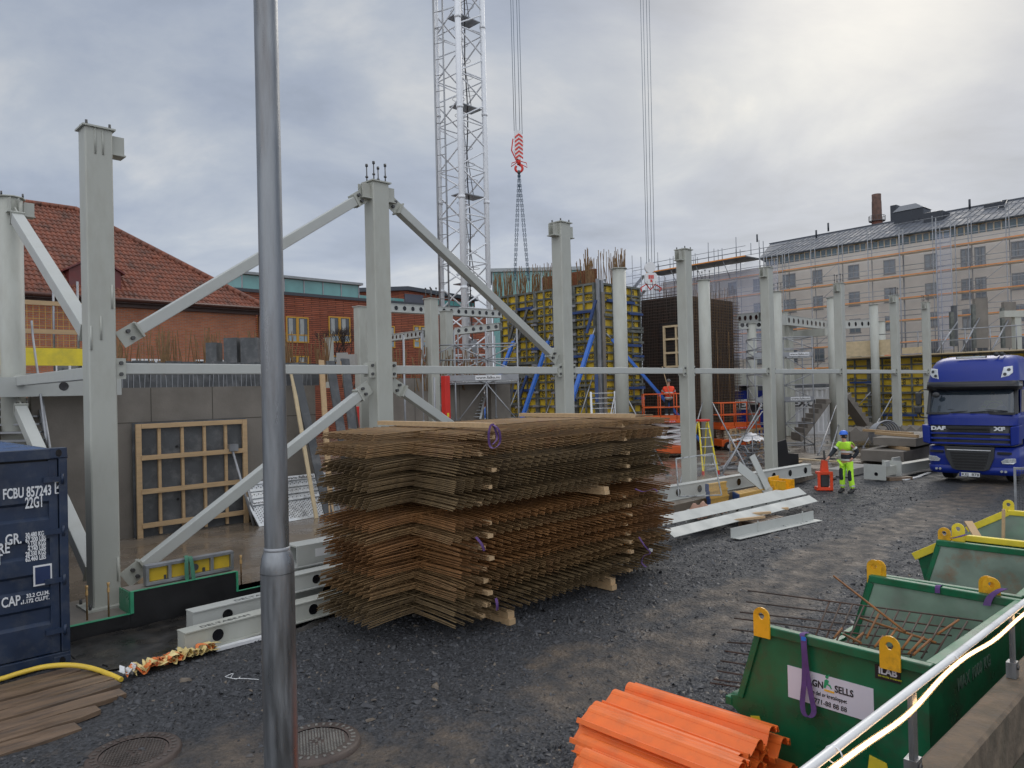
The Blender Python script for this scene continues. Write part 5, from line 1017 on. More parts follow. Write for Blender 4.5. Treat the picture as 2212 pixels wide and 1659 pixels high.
def person(loc, rz, label, top, trousers, pose, helmet=None, sc=1.0, black_patches=True, arms_dark=True):
    """frame: x = the person's left-right across, -y = facing, z up; pose gives joints"""
    r = thing('person', label, 'person', loc, rz); r.scale = (sc, sc, sc)
    P = dict(hip=(0,0,.95), waist=(0,0,1.08), chest=(0,.0,1.30), neckb=(0,.01,1.46), head=(0,-.03,1.66),
             lh=(.10,0,.92), lk=(.11,-.03,.50), la=(.12,.02,.10), rh=(-.10,0,.92), rk=(-.11,-.03,.50), ra=(-.12,.02,.10),
             ls=(.19,.01,1.41), le=(.24,.02,1.13), lw=(.26,-.05,.88), rs=(-.19,.01,1.41), re=(-.24,.02,1.13), rw=(-.26,-.05,.88)); P.update(pose)
    V = {k: Vector(v) for k, v in P.items()}
    skn = K['skin']
    hp = V['head']
    # body under the clothes: one continuous figure
    J = {'hip': (V['hip'], (.13,.09)), 'chest': (V['chest'], (.15,.10)), 'nb': (V['neckb'], .06), 'nk': (V['neckb']+(hp-V['neckb'])*.45, .052), 'hd': (hp+Vector((0,-.005,-.01)), (.068,.085)), 'ht': (hp+Vector((0,.01,.08)), (.06,.075))}
    E = [('hip','chest'),('chest','nb'),('nb','nk'),('nk','hd'),('hd','ht')]
    for s in 'lr':
        J[s+'h'] = (V[s+'h'], .085); J[s+'k'] = (V[s+'k'], .058); J[s+'a'] = (V[s+'a'], .042); J[s+'f'] = (V[s+'a']+Vector((0,-.15,-.055)), .038)
        J[s+'s'] = (V[s+'s'], .06); J[s+'e'] = (V[s+'e'], .042); J[s+'w'] = (V[s+'w'], .028)
        E += [('hip',s+'h'),(s+'h',s+'k'),(s+'k',s+'a'),(s+'a',s+'f'),('chest',s+'s'),(s+'s',s+'e'),(s+'e',s+'w')]
        d = (V[s+'w']-V[s+'e']).normalized(); hb = V[s+'w']+d*.07; J[s+'p'] = (hb, (.036,.018)); E.append((s+'w', s+'p'))
        up = Vector((0,-1,0)) if abs(d.y) < .8 else Vector((0,0,-1)); sd = d.cross(up).normalized(); up2 = sd.cross(d)
        for q in range(4):
            b0 = hb+up2*(.024-.016*q); f1 = b0+d*(.045+.008*(q in (1,2)))+sd*.006; f2 = f1+(d*.5+sd*.5*(1 if s == 'l' else -1)).normalized()*.035
            J[s+'q%d'%q] = (f1, .0095); J[s+'r%d'%q] = (f2, .008); E += [(s+'p', s+'q%d'%q), (s+'q%d'%q, s+'r%d'%q)]
        t1 = V[s+'w']+d*.035+up2*.045; J[s+'t'] = (t1, .011); J[s+'u'] = (t1+d*.03+up2*.008, .009); E += [(s+'w', s+'t'), (s+'t', s+'u')]
    body = skinned('body', J, E, skn, r)
    # face details
    f = hp; b = MB(); b.ball(f+Vector((0,-.095,-.015)), .016, 8, 6, (1,1.2,1.4)); part('nose', b, skn, r)
    b = MB()
    for s in (-1,1): b.ball(f+Vector((s*.03,-.082,.012)), .009, 8, 6)
    split('eye', b, K['bolt'], r)
    b = MB(); b.ball(f+Vector((0,-.085,-.055)), .02, 8, 6, (1.1,.4,.35)); part('mouth', b, mat('lips', (.35,.12,.10), .5), r)
    b = MB()
    for s in (-1,1): b.ball(f+Vector((s*.078,.005,-.01)), .022, 8, 6, (.4,.8,1.2))
    split('ear', b, skn, r)
    # jacket
    jm = lambda k: top
    wl = V['waist']+(V['chest']-V['waist'])*.45
    J = {'w': (wl if arms_dark else V['waist']+Vector((0,0,-.12)), (.16,.125)), 'c': (V['chest'], (.20,.145)), 'n': (V['neckb']+Vector((0,0,-.02)), (.10,.085)), 'cl': (V['neckb']+Vector((0,-.005,.04)), .078)}
    E = [('w','c'),('c','n'),('n','cl')]
    for s in 'lr':
        m = V[s+'s']+(V[s+'e']-V[s+'s'])*.5; J[s+'s'] = (V[s+'s'], .085); J[s+'m'] = (m, .072); E += [('c',s+'s'),(s+'s',s+'m')]
    J2 = dict(w=J['w']); J2.update(J); skinned('jacket', J2, E, top, r)
    for s in 'lr':
        m = V[s+'s']+(V[s+'e']-V[s+'s'])*.45; J = {'a': (m, .077), 'e': (V[s+'e'], .064), 'w': (V[s+'e']+(V[s+'w']-V[s+'e'])*.93, .044)}
        skinned('sleeve', J, [('a','e'),('e','w')], K['navycloth'] if arms_dark else top, r)
        p0 = V[s+'s']+(V[s+'e']-V[s+'s'])*.5; d = (V[s+'e']-V[s+'s']).normalized(); b = MB(); b.cyl(p0-d*.025, p0+d*.025, .081, .078, n=16, caps=False); part('sleeve_band', b, K['reflect'], r)
    # lower dark part and bands of the jacket
    b = MB(); c = V['waist']+(V['chest']-V['waist'])*.35; h0 = V['waist']+Vector((0,0,-.17))
    def ell(cc, rx, ry, n=24): return [(cc.x+rx*math.cos(2*math.pi*i/n), cc.y+ry*math.sin(2*math.pi*i/n), cc.z) for i in range(n)]
    def tubeb(levels, nm, m_):
        b = MB(); rs = [ell(*l) for l in levels]; n = 24; vs = [p for q in rs for p in q]; b.add(vs, [(j*n+i, j*n+(i+1)%n, (j+1)*n+(i+1)%n, (j+1)*n+i) for j in range(len(rs)-1) for i in range(n)], True); return part(nm, b, m_, r)
    if arms_dark:
        skinned('jacket_skirt', {'a': (V['waist']+Vector((0,0,-.15)), (.18,.135)), 'b': (V['waist'], (.17,.128)), 'c': (wl, (.165,.125))}, [('a','b'),('b','c')], K['navycloth'], r)
    tubeb([(wl, .205,.16), (wl+Vector((0,0,.05)), .205,.16)], 'reflective_band', K['reflect'])
    tubeb([(h0+Vector((0,0,.04)), .186,.146), (h0+Vector((0,0,.09)), .188,.147)], 'reflective_band', K['reflect'])
    # trousers and boots
    J = {'hip': (V['hip']+Vector((0,0,.04)), (.17,.125))}; E = []
    for s in 'lr':
        J[s+'h'] = (V[s+'h']+Vector((0,0,-.06)), .108); J[s+'k'] = (V[s+'k'], .082); J[s+'a'] = (V[s+'a']+Vector((0,0,.03)), .074); E += [('hip',s+'h'),(s+'h',s+'k'),(s+'k',s+'a')]
    skinned('trousers', J, E, trousers, r)
    for s in 'lr':
        if black_patches:
            k = V[s+'k']; J = {'a': (k+Vector((0,-.022,.24)), (.066,.07)), 'b': (k+Vector((0,-.024,.0)), (.07,.07)), 'c': (k+Vector((0,-.016,-.14)), (.066,.065))}; skinned('knee_patch', J, [('a','b'),('b','c')], K['navycloth'], r)
        a = V[s+'a']; b = MB(); b.cyl(a+Vector((0,0,.10)), a+Vector((0,0,.15)), .081, .083, n=16, caps=False); part('leg_band', b, K['reflect'], r)
        J = {'h': (a+Vector((0,.035,-.055)), (.055,.05)), 'a': (a+Vector((0,0,.03)), .07), 'm': (a+Vector((0,-.09,-.05)), (.06,.05)), 't': (a+Vector((0,-.18,-.06)), (.055,.045))}; skinned('boot', J, [('a','h'),('a','m'),('m','t')], K['black'], r)
    if helmet:
        b = MB(); c0 = hp+Vector((0,.01,.055)); n = 20
        prof = [(.001,.105),(.05,.098),(.09,.07),(.112,.03),(.118,.0),(.122,-.012)]
        vs = [(c0.x+rr_*math.cos(2*math.pi*i/n)*.92, c0.y+rr_*math.sin(2*math.pi*i/n)*1.1, c0.z+z) for rr_, z in prof for i in range(n)]; b.add(vs, [(j*n+i, j*n+(i+1)%n, (j+1)*n+(i+1)%n, (j+1)*n+i) for j in range(5) for i in range(n)], True)
        hm = part('helmet', b, helmet, r); b = MB(); b.sheet(lambda i, j: (c0.x+(.09-.012*j)*math.cos(math.pi+math.pi*i/8), c0.y-.085-.035*j*math.sin(math.pi*i/8)+.0, c0.z-.008-.004*j), 8, 2); part('peak', b, helmet, hm)
        b = MB(); b.ball(hp+Vector((0,.02,.0)), .096, 12, 8, (.9,1.02,1.05)); part('hood', b, K['navycloth'], r) if arms_dark else None
    return r
# worker in yellow beside the red tool: turned to the left, right arm stretched to the handle
FP = S(21.45, 8.16, 0)
person(FP+Vector((0,0,.02)), rad(-62), 'worker in yellow and black hi-vis clothes with a blue helmet holding the red tool', K['hiviz'], K['hiviz'],
       dict(hip=(0,0,.93), waist=(0,.01,1.06), chest=(.0,-.03,1.28), neckb=(0,-.05,1.44), head=(.0,-.09,1.63), rs=(-.19,-.04,1.39), re=(-.27,-.20,1.16), rw=(-.25,-.42,1.02), ls=(.19,-.02,1.39), le=(.30,.10,1.18), lw=(.20,-.02,.98), lk=(.13,.0,.49), la=(.14,.05,.10), rk=(-.10,-.06,.5), ra=(-.12,-.03,.10)), K['helmet'])
# red tool stand
def tool():
    r = thing('upright_tool', 'small red upright machine with a black loop handle beside the worker in yellow', 'machine', S(21.75, 8.93, .0)+Vector((0,0,.02)), rad(-10)); rd = K['red'].copy() if False else mat('red_orange_paint', (.78,.07,.02), .4, 0, .1)
    b = MB(); b.box(-.21,-.19,.10,-.13,-.15,.52); b.box(.13,-.19,.10,.21,-.15,.50); b.box(-.21,-.19,.50,.21,-.15,.56); b.box(-.21,-.19,.02,.21,-.15,.10)
    split('front_frame', b, rd, r, .006); b = MB(); b.prism([(-.10,.55),(.12,.55),(.09,.88),(-.05,.88)], -.12, .06); part('neck', b, rd, r, .01); b = MB(); b.prism([(-.24,0),(.22,0),(.21,.10),(-.23,.10)], -.17, .17); b.box(-.20,-.17,.46,.12,.17,.54); split('base_box', b, rd, r, .01)
    b = MB(); b.box(-.12,-.14,.10,.12,.14,.48); part('engine', b, K['plastic_dk'], r, .03); b = MB(); b.cyl((.2,.1,.3),(.36,.1,.34),.06,n=12); part('muffler', b, K['bolt'], r)
    b = MB(); b.beam((.04,0,.86),(.02,0,1.16),.06,.05); part('column', b, K['bolt'], r)
    b = MB(); b.tube([(.05+.26*math.cos(t), .13*math.sin(t), .92) for t in [k*math.pi/8 for k in range(17)]], .018, 6, caps=False); part('loop_handle', b, K['black'], r)
tool()
# driver seen through the screen
dr = person(S(26.6, 5.65, 1.02), AM+rad(0), 'truck driver in yellow jacket behind the windscreen', K['hiviz'], K['navycloth'], dict(lk=(.12,-.4,.9), la=(.12,-.42,.5), rk=(-.12,-.4,.9), ra=(-.12,-.42,.5), re=(-.26,-.12,1.2), rw=(-.15,-.35,1.22), le=(.26,-.12,1.2), lw=(.15,-.35,1.22)), None, black_patches=False, arms_dark=False)
b = MB(); b.ball((0,0,0), .14, 14, 8, (1,1.1,.8)); solo('safety_helmet', b, K['helmet'], 'blue safety helmet lying on the truck dashboard', 'helmet', TR.matrix_world @ Vector((0,0,0)) if False else S(25.45+.36, 7.27-2.0, 2.26), AM)
b = MB(); b.box(-.22,-.1,0,.22,.1,.12); solo('white_box', b, K['white'], 'white box lying on the truck dashboard', 'box', S(25.45+.33, 7.27-1.65, 2.17), AM, bevel=.01)
# ============================================================ steel and timber lying on the right of the slab edge
def ZC(x, y): return ((2600+x/2.074)/1.823, (1350+y/2.074)/1.823)
def ZD(x, y): return ((3100+x/2.373)/1.823, (1350+y/2.373)/1.823)
hole_beam((16.2,10.85,.2),(23.5,10.15,.22), .36, .36, 8, 'long grey hollow floor beam on the slab edge left of the red tool', hole_r=.10)
hole_beam((14.6,9.0,.06),(18.45,8.7,.1), .30, .34, 6, 'shorter grey hollow floor beam lying behind the two long white plates')
def plate(p, q, w_, tilt, lab, mt=K['primer_lt'], lip=False):
    p = Vector(S(*p)); q = Vector(S(*q)); d = (q-p).normalized(); s = Vector((d.y, -d.x, 0)); up = (s*math.cos(tilt)+Vector((0,0,-1))*math.sin(tilt))
    r = thing('steel_plate', lab, 'steel plate', p, 0, 'long pale steel plates'); b = MB(); o = Vector((0,0,0)); L = (q-p)
    n = up.cross(d)*.008; vs = [o-n, L-n, L+up*w_-n, up*w_-n, o+n, L+n, L+up*w_+n, up*w_+n]; b.add(vs, [(3,2,1,0),(4,5,6,7),(0,1,5,4),(1,2,6,5),(2,3,7,6),(3,0,4,7)]); part('plate', b, mt, r)
    if lip: b = MB(); b.beam(up*w_*.5-s*.02+Vector((0,0,-.03)), L+up*w_*.5-s*.02+Vector((0,0,-.03)), .02, .12); part('web', b, mt, r)
    return r
plate((12.6,8.62,.52),(18.5,8.25,.50),.26,rad(35),'upper long pale steel plate lying on timber beside the mesh pile')
plate((12.4,8.25,.34),(18.5,7.98,.32),.26,rad(30),'lower long pale steel plate lying on the pallet beside the mesh pile')
def angle(p, q, lab):
    p = S(*p); q = S(*q); r = thing('steel_angle', lab, 'steel angle', p, 0); L = q-p; d = L.normalized(); s = Vector((d.y,-d.x,0)); b = MB()
    b.beam(Vector((0,0,.1)), L+Vector((0,0,.1)), .012, .2); part('upright_leg', b, K['primer_lt'], r); b = MB(); b.beam(s*.11+Vector((0,0,.006)), L+s*.11+Vector((0,0,.006)), .21, .012); part('flat_leg', b, K['primer_lt'], r)
    b = MB(); [b.beam(L*f+s*.012+Vector((0,0,.02)), L*f+s*.012+Vector((0,0,.24)), .015, .03) for f in (.3,.85)]; split('stud', b, K['primer_lt'], r)
angle((13.85,7.62,.02),(16.9,7.2,.02),'grey steel angle lying alone on the gravel right of the mesh pile')
for (p, q, lab, wd, mt) in [((15.1,8.35,.24),(15.9,7.75,.26),'pale batten across the pallet under the long plates','.07','wood'),((16.2,8.35,.2),(16.9,7.8,.22),'right pale batten across the pallet','.07','wood'),((14.6,8.05,.22),(15.4,7.65,.24),'left pale batten sticking out below the plates','.07','wood')]:
    b = MB(); b.beam(S(*p), S(*q), .07, .05); solo('batten', b, K[mt], lab, 'batten', rz=0)
r = thing('pallet', 'brown wooden pallet under the long pale steel plates', 'pallet', S(15.2,7.75,0), A45-.1); b = MB()
for k in range(7): b.box(k*.17,0,.10,k*.17+.11,.8,.125)
split('deck_board', b, K['wood_wet'], r); b = MB(); [b.box(0,y,.0,1.15,y+.09,.098) for y in (0,.35,.7)]; split('runner', b, K['wood_wet'], r)
for (a, c, lab) in [((640,1010),(910,1230),'left pale steel flat leaning over the hollow beam'),((750,920),(880,1190),'right pale steel flat leaning over the hollow beam')]:
    P = PV(*ZC(*a), 9.9); Q = PV(*ZC(*c), 9.55); b = MB(); b.beam(S(P[0],9.9,P[1]), S(Q[0],9.55,max(Q[1],.05)), .32, .02, (R2,-R2,.2)); solo('steel_flat', b, K['primer_lt'], lab, 'steel flat', rz=0)
# yellow form timbers with blue ends
def hbeam(p, q, lab):
    p = S(*p); q = S(*q); r = thing('form_beam', lab, 'form beam', p, 0, 'yellow timber form beams'); L = q-p; b = MB(); b.beam(Vector((0,0,.0)), L, .08, .035); b.beam(Vector((0,0,.16)), L+Vector((0,0,.16)), .08, .035); b.beam(Vector((0,0,.08)), L+Vector((0,0,.08)), .03, .12); part('timber', b, K['ochre'], r)
    b = MB(); d = L.normalized(); b.beam(-d*.03+Vector((0,0,.08)), d*.02+Vector((0,0,.08)), .085, .2); part('end_cap', b, K['blue_dk'], r)
K['ochre'] = mat('yellow_varnished_timber', (.55,.33,.08), .5, 0, .15, 5, stretch=(1,5,5))
for k in range(3): hbeam((17.1,10.0+.02*k,.06+.185*k),(18.0-.05*k,9.95,.06+.185*k),'%s yellow form beam in the short stack right of the mesh pile'%['bottom','middle','top'][k])
for k in range(3): hbeam((18.1+.15*k,9.72+.13*k,.08),(20.2-.2*k,9.6+.13*k,.10+.0*k),'%s long yellow form beam on the ground below the leaning flats'%['front','middle','rear'][k])
b = MB(); b.box(0,0,0,3.6,.3,.16); solo('concrete_curb', b, K['conc_lt'], 'pale concrete curb strip on the ground below the hollow beam', 'curb', S(16.8,9.35,0))
r = thing('yellow_form_box', 'yellow steel bracket box standing on a small pallet behind the plates', 'bracket', S(19.9,9.25,.12)); b = MB(); b.box(0,0,0,.6,.5,.05); b.box(0,0,.05,.05,.5,.32); b.box(.55,0,.05,.6,.5,.32); b.box(.0,.45,.051,.6,.5,.4); split('plate', b, K['yellow'], r)
r = thing('pallet', 'small dark pallet under the yellow bracket box', 'pallet', S(19.7,9.15,0)); b = MB(); [b.box(k*.16,0,.07,k*.16+.11,.8,.095) for k in range(6)]; split('deck_board', b, K['wood_wet'], r); b = MB(); [b.box(0,y,0,.92,y+.08,.068) for y in (0,.36,.72)]; split('runner', b, K['wood_wet'], r)
# brown crumpled cloth
def cloth():
    b = MB(); c = Vector(UV(G(*ZC(330,1380), .35))); rr = random.Random(8)
    b.sheet(lambda i, j: (c.x+(i-12)*.055, c.y+(j-7)*.05, .30+.16*math.exp(-((i-12)/7)**2-((j-7)/4.5)**2)*(1.3+.5*math.sin(i*.9+j*.6)+.4*math.sin(j*1.4-i*.5))+.02*math.sin(i*2+j)), 24, 14)
    solo('crumpled_cloth', b, mat('brown_cloth', (.36,.21,.15), .85, 0, .15, 6), 'crumpled brown cloth lying on the beams at the right end of the mesh pile', 'cloth')
cloth()
# grey column lying on timber, precast slabs, white strips
r = thing('lying_column', 'grey steel column with end plates lying on a timber block left of the truck', 'column', S(24.6,8.35,.12), A45-.14)
b = MB(); b.box(.02,0,.02,6.2,.30,.32); part('shaft', b, K['primer'], r, .01); b = MB(); b.box(-.01,-.2,-.06,.015,.5,.42); b.box(.35,-.02,.322,.65,.04,.5); b.box(1.1,-.16,-.04,1.125,.46,.46); b.box(1.4,.24,.322,1.9,.30,.52); split('end_plate', b, K['primer_lt'], r)
b = MB(); b.cyl((-.014,.1,.12),(-.011,.1,.12),.06,n=16); part('plate_hole', b, K['blackgl'], r)
b = MB(); b.box(0,0,0,.9,.25,.10); solo('timber_block', b, K['wood_wet'], 'brown timber block under the lying grey column', 'timber', S(24.9,8.15,.0), A45-.5)
for k, (x, y, x1, y1) in enumerate([(1090,1280,1240,1250),(1240,1245,1330,1212)]): b = MB(); b.beam(G(*ZD(x,y),.03), G(*ZD(x1,y1),.03), .12, .03); solo('white_strip', b, K['white'], '%s white board strip on the gravel beside the truck wheel'%('left','right')[k], 'board', rz=0)
b = MB(); b.box(0,0,0,2.2,.75,.22); solo('precast_slab', b, K['conc_lt'], 'flat grey slab with a paper label between the worker in yellow and the lying column', 'slab', S(25.2,9.55,.02), A45-.05)
for k, (u, v, z, L_, w_, h_, lab) in enumerate([(28.7,8.9,.22,4.6,1.5,.40,'lower grey precast slab of the stack left of the truck'),(29.6,8.75,.74,4.2,1.5,.30,'upper grey precast slab of the stack left of the truck')]):
    b = MB(); b.box(0,0,0,L_,w_,h_); solo('precast_slab', b, K['conc'], lab, 'slab', S(u,v,z), A45, bevel=.01)
for k, (u, v, z, L_, lab) in enumerate([(29.2,8.9,.63,1.6,'brown timber between the two precast slabs'),(30.0,8.8,1.05,2.4,'pale timber lying on the front of the precast slabs'),(31.4,9.4,1.05,3.0,'pale timber lying on the back of the precast slabs')]):
    b = MB(); b.beam((0,0,.05),(L_*.55,L_*.8*(k > 0)+.9*(k == 0),.05),.12,.1); solo('timber', b, K['wood'], lab, 'timber', S(u,v,z))
b = MB(); b.beam(G(*ZC(1060,940),.22), G(*ZC(1452,970),.22), .16, .03); solo('long_board', b, K['woodpale'], 'long pale board lying on the slab behind the worker in yellow', 'board', rz=0)
b = MB(); b.beam(G(*ZC(1080,990),.24), G(*ZC(1150,965),.24), .12, .03); solo('short_board', b, K['wood'], 'short brown board on the slab left of the worker in yellow', 'board', rz=0)
# coils
b = MB()
for k in range(5): b.tube([Vector((.62*math.cos(t)*(1-.05*k), .12*k-.2, .6+.6*math.sin(t)*(1-.05*k))) for t in [i*math.pi/12 for i in range(25)]], .035, 6, caps=False)
solo('hose_coil', b, K['galv_lt'], 'grey hose coils standing behind the precast slabs', 'hose', D(*ZD(905,880), 31.5)-Vector((0,0,.5)), .2)
# step ladder
def step_ladder():
    base = S(22.3,13.2,.2); r = thing('step_ladder', 'yellow step ladder with a red top standing left of the round column', 'ladder', base, rad(15)); H = 1.75
    b = MB(); [b.beam((x*.28,-.45,0),(x*.17,-.03,H),.05,.03) for x in (-1,1)]; split('front_rail', b, K['yellow2'], r)
    b = MB(); [b.beam((x*.28,.5,0),(x*.17,.05,H-.05),.04,.03) for x in (-1,1)]; split('rear_rail', b, K['yellow2'], r)
    b = MB(); [b.box(-(.27-.1*z/H),-.45+.42*z/H-.05,z,(.27-.1*z/H),-.45+.42*z/H+.05,z+.025) for z in (.3,.6,.9,1.2,1.5)]; split('step', b, K['alu'], r)
    b = MB(); b.box(-.2,-.14,H,.2,.14,H+.07); part('top_cap', b, K['red'], r, .01); b = MB(); [b.box(x*.28-.03,-.48,-.0,x*.28+.03,-.40,.12) for x in (-1,1)]; split('foot', b, K['red'], r)
step_ladder()
def ladder(p, q, side, w_, lab, n=14, mt='alu'):
    p = Vector(p); q = Vector(q); s = Vector(side).normalized()*w_/2; r = thing('ladder', lab, 'ladder', p, 0); d = q-p
    b = MB(); [b.beam(s*k, s*k+d, .03, .07, s) for k in (-1,1)]; split('rail', b, K[mt], r); b = MB()
    for k in range(n): m = d*(k+.7)/n; b.cyl(m-s, m+s, .016, n=6)
    split('rung', b, K[mt], r)
L1_ = lambda x, y: ((1700+x/2.212)/1.823, (1000+y/2.212)/1.823)
ladder(D(*L1_(345,1440), 25.5), D(*L1_(430,1050), 26.2), (1,0,0), .62, 'leaning aluminium ladder between the concrete wall and the yellow formwork')
ladder(D(*L1_(1500,1420), 26), D(*L1_(1490,1200), 26.3), (1,0,0), .85, 'short aluminium ladder at the corner of the yellow formwork', 5)
ladder(D(*L1_(1565,1420), 26), D(*L1_(1610,1200), 26.1), (.3,1,0), .5, 'folded aluminium ladder leaning at the round column in front of the formwork', 5)
# steps behind the blue container
def stair():
    Zz = lambda x, y: (x/1.508/1.823, (1200+y/1.508)/1.823)
    top = D(*Zz(200,470), 15.6); bot = D(*Zz(290,880), 13.6); s = Vector((-1,.0,0))*.95; r = thing('metal_stair', 'galvanised stair with handrails rising behind the blue container', 'stair', bot, 0); d = top-bot
    bb = Vector((0,0,-2)) 
    b = MB(); [b.beam(k*s, k*s+d, .04, .16) for k in (0,1)]; split('stringer', b, K['galv_lt'], r)
    b = MB()
    for k in range(9): m = d*(k+.5)/9; b.beam(m, m+s, .22, .035, (0,0,1))
    split('tread', b, K['galv_lt'], r)
    b = MB(); b.tube([(0,0,.0), d*.0+Vector((.08,-.2,.3)), d+Vector((.0,.0,1.0)), d+Vector((-.15,.2,1.35))], .022, 6); b.tube([Vector((.05,0,-.7)), Vector((.15,-.2,.1)), d+Vector((.05,.0,.55))], .022, 6); split('handrail', b, K['galv_lt'], r)
stair()
# ============================================================ generic scaffold tower (frame at loc, local x length, y width)
def scaffold(loc, rz, Lx, Wy, H, lifts, lab, nx=1, deck=(), mt='galv_lt', sign=(), brace_=True, cat='scaffold', group=None, r_=.025):
    r = thing('scaffold_tower', lab, cat, loc, rz, group); b = MB(); xs = [Lx*i/nx for i in range(nx+1)]
    for x in xs:
        for y in (0, Wy): b.cyl((x,y,0),(x,y,H),r_,n=6)
    split('standard', b, K[mt], r); b = MB()
    for z in lifts:
        for y in (0, Wy): b.cyl((0,y,z),(Lx,y,z),r_*.9,n=5)
        for x in xs: b.cyl((x,0,z),(x,Wy,z),r_*.9,n=5)
    split('ledger', b, K[mt], r)
    if brace_:
        b = MB()
        for i in range(len(lifts)-1):
            for k in range(nx):
                a, c = (xs[k], xs[k+1]) if (i+k)%2 == 0 else (xs[k+1], xs[k]); b.cyl((a,-.03,lifts[i]),(c,-.03,lifts[i+1]),r_*.8,n=5)
            b.cyl((-.03,0,lifts[i]),(-.03,Wy,lifts[i+1]),r_*.8,n=5)
        if b.v: split('brace', b, K[mt], r)
    for z in deck:
        b = MB(); b.box(.02,.03,z,Lx-.02,Wy-.03,z+.05); part('deck', b, K['alu'], r)
        b = MB(); b.box(.0,-.06,z+.05,Lx,-.035,z+.24); tb = part('toe_board', b, K['galv_lt'], r)
        for x in sign: b = MB(); b.box(x,-.068,z+.07,x+.85,-.062,z+.22); sg = part('sign', b, K['white'], tb); text('www.falks.nu', .12, K['bolt'], sg, (x+.03,-.0705,z+.11), fit=.79, bold=.002)
    return r
# tower right of the rebar cage
P0 = D(*ZC(790,900), 32.6); P0.z = .2
scaffold(P0, rad(-3), 2.5, 1.3, 5.0, (.25,1.2,2.3,2.9,3.4,4.2,4.5,5.0), 'scaffold tower with falks boards between the orange lift and the precast stair', nx=2, deck=(2.15,4.1), sign=(1.5,), r_=.028)
P1 = Vector((-2.9, 24.4, .2))
scaffold(P1, 0, 3.1, 1.6, 5.0, (1.3,1.9,3.2,3.6,4.0,4.5), 'scaffold tower around the foot of the white crane mast', nx=3, deck=(3.25,), sign=(1.7,), r_=.028)
for k, (x, y0, y1, yy) in enumerate(((590,530,1500,22.5),(812,510,1500,24),(1215,500,1500,24.5),(1505,640,1500,26),(1710,540,1500,26),(970,1050,1500,23))):
    f = lambda X_, Y_: ((1400+X_/3.131)/1.823, (1150+Y_/3.131)/1.823)
    t_ = D(*f(x,y0), yy); g_ = Vector((t_.x, yy, .2)); b = MB(); b.cyl(g_, t_, .032, n=8); r = thing('scaffold_pole', 'scaffold pole number %d from the left near the crane foot'%(k+1) if False else ['left single scaffold pole right of the second column','single scaffold pole on the concrete wall left of the crane','scaffold pole with a yellow clamp before the crane mast','scaffold pole right of the crane mast','scaffold pole at the left edge of the yellow formwork','short scaffold pole in front of the concrete wall'][k], 'pole', g_, 0, 'single scaffold poles near the crane')
    b = MB(); b.cyl((0,0,0), t_-g_, .032, n=8); part('tube', b, K['galv_lt'], r); b = MB(); [b.cyl((0,0,z),(0,0,z+.05),.055,n=8) for z in (2.0,3.6) if z < t_.z-.4]; split('coupler', b, K['galv_lt'], r)
# ============================================================ yellow formwork walls
def formwall(name, lab, loc, rz, L, H, cols, rows, seed=1, walers=True, brand='doka', z0=.0):
    r = thing(name, lab, 'formwork wall', loc, rz); rr = random.Random(seed); pw_, ph = L/cols, H/rows
    bk = K['print']
    for c in range(cols):
        for q in range(rows):
            x0, zz = c*pw_, q*ph; b = MB(); b.box(x0+.03, .0, zz+.03, x0+pw_-.03, .02, zz+ph-.03); ply = part('plywood', b, K['doka_y'], r)
            b = MB(); t = .09
            b.box(x0+.005,-.12,zz,x0+t,.03,zz+ph); b.box(x0+pw_-t,-.12,zz,x0+pw_-.005,.03,zz+ph); n = 10 if ph < 4 else 11
            sub = 2 if pw_ > 1.1 else 1
            for k in range(n+1): z = zz+(ph-t)*k/n; b.box(x0+t+.001,-.10 if 0 < k < n else -.12,z,x0+pw_-t-.001,-.003,z+(t if k in (0,n) else .08))
            if sub == 2: b.box(x0+pw_*.5-.05,-.125,zz+t+.001,x0+pw_*.5+.05,-.104,zz+ph-t-.001)
            part('panel_frame', b, K['frame_g'], r)
            for k in range(n):
                for s_ in range(sub):
                    u_ = rr.random(); z = zz+(ph-t)*(k+.5)/n; x = x0+pw_*(.1+.45*s_)
                    if u_ < .5: text(brand, .24, bk, ply, (x, -.004, z-.04), (90,0,0) if rr.random() < .5 else (90,180,0), bold=.006, ext=.001, xs=.9) if rr.random() < .5 else text(brand[:2 if rr.random() < .5 else 4], .30, bk, ply, (x+.25, -.004, z-.12), (90,-90,0), bold=.008, ext=.001)
                    elif u_ < .5: b = MB(); b.box(x+.05,-.01,z-.06,x+.33,-.003,z+.05); part('sticker', b, K['blue_dk'] if u_ < .46 else K['white'], ply)
    if walers:
        b = MB(); b2 = MB()
        for k in range(int(H/.62)):
            z = .4+.62*k; x0 = rr.uniform(0, L*.4); x1 = min(L, x0+rr.uniform(.8, 2.4)); (b2 if k%3 == 1 else b).box(x0,-.24,z,x1,-.13,z+.12)
            x0 = rr.uniform(L*.5, L*.8); x1 = min(L-.02, x0+rr.uniform(.6, 1.5)); (b if k%3 else b2).box(x0,-.24,z+.16,x1,-.13,z+.26)
        split('waler', b, K['frame_g'], r); split('waler', b2, K['blue_dk'], r)
        b = MB()
        for c in range(1, cols):
            for k in range(int(H/.62)): z = .3+.62*k+rr.uniform(-.06,.06); b.box(c*pw_-.17,-.22,z,c*pw_+.17,-.127,z+.10); b.cyl((c*pw_,-.19,z+.03),(c*pw_,-.26,z+.03),.025,n=6)
        o = part('wedge_clamps', b, K['galv_lt'], r); o['kind'] = 'stuff'
    return r
K['print'] = mat('dark_print', (.03,.03,.02), .6)
formwall('formwork_wall', 'tall yellow formwork wall with grey frames left of its corner, braced by blue struts', S(24.5, 25.1, .2), AM, 5.7, 7.4, 5, 2, 3)
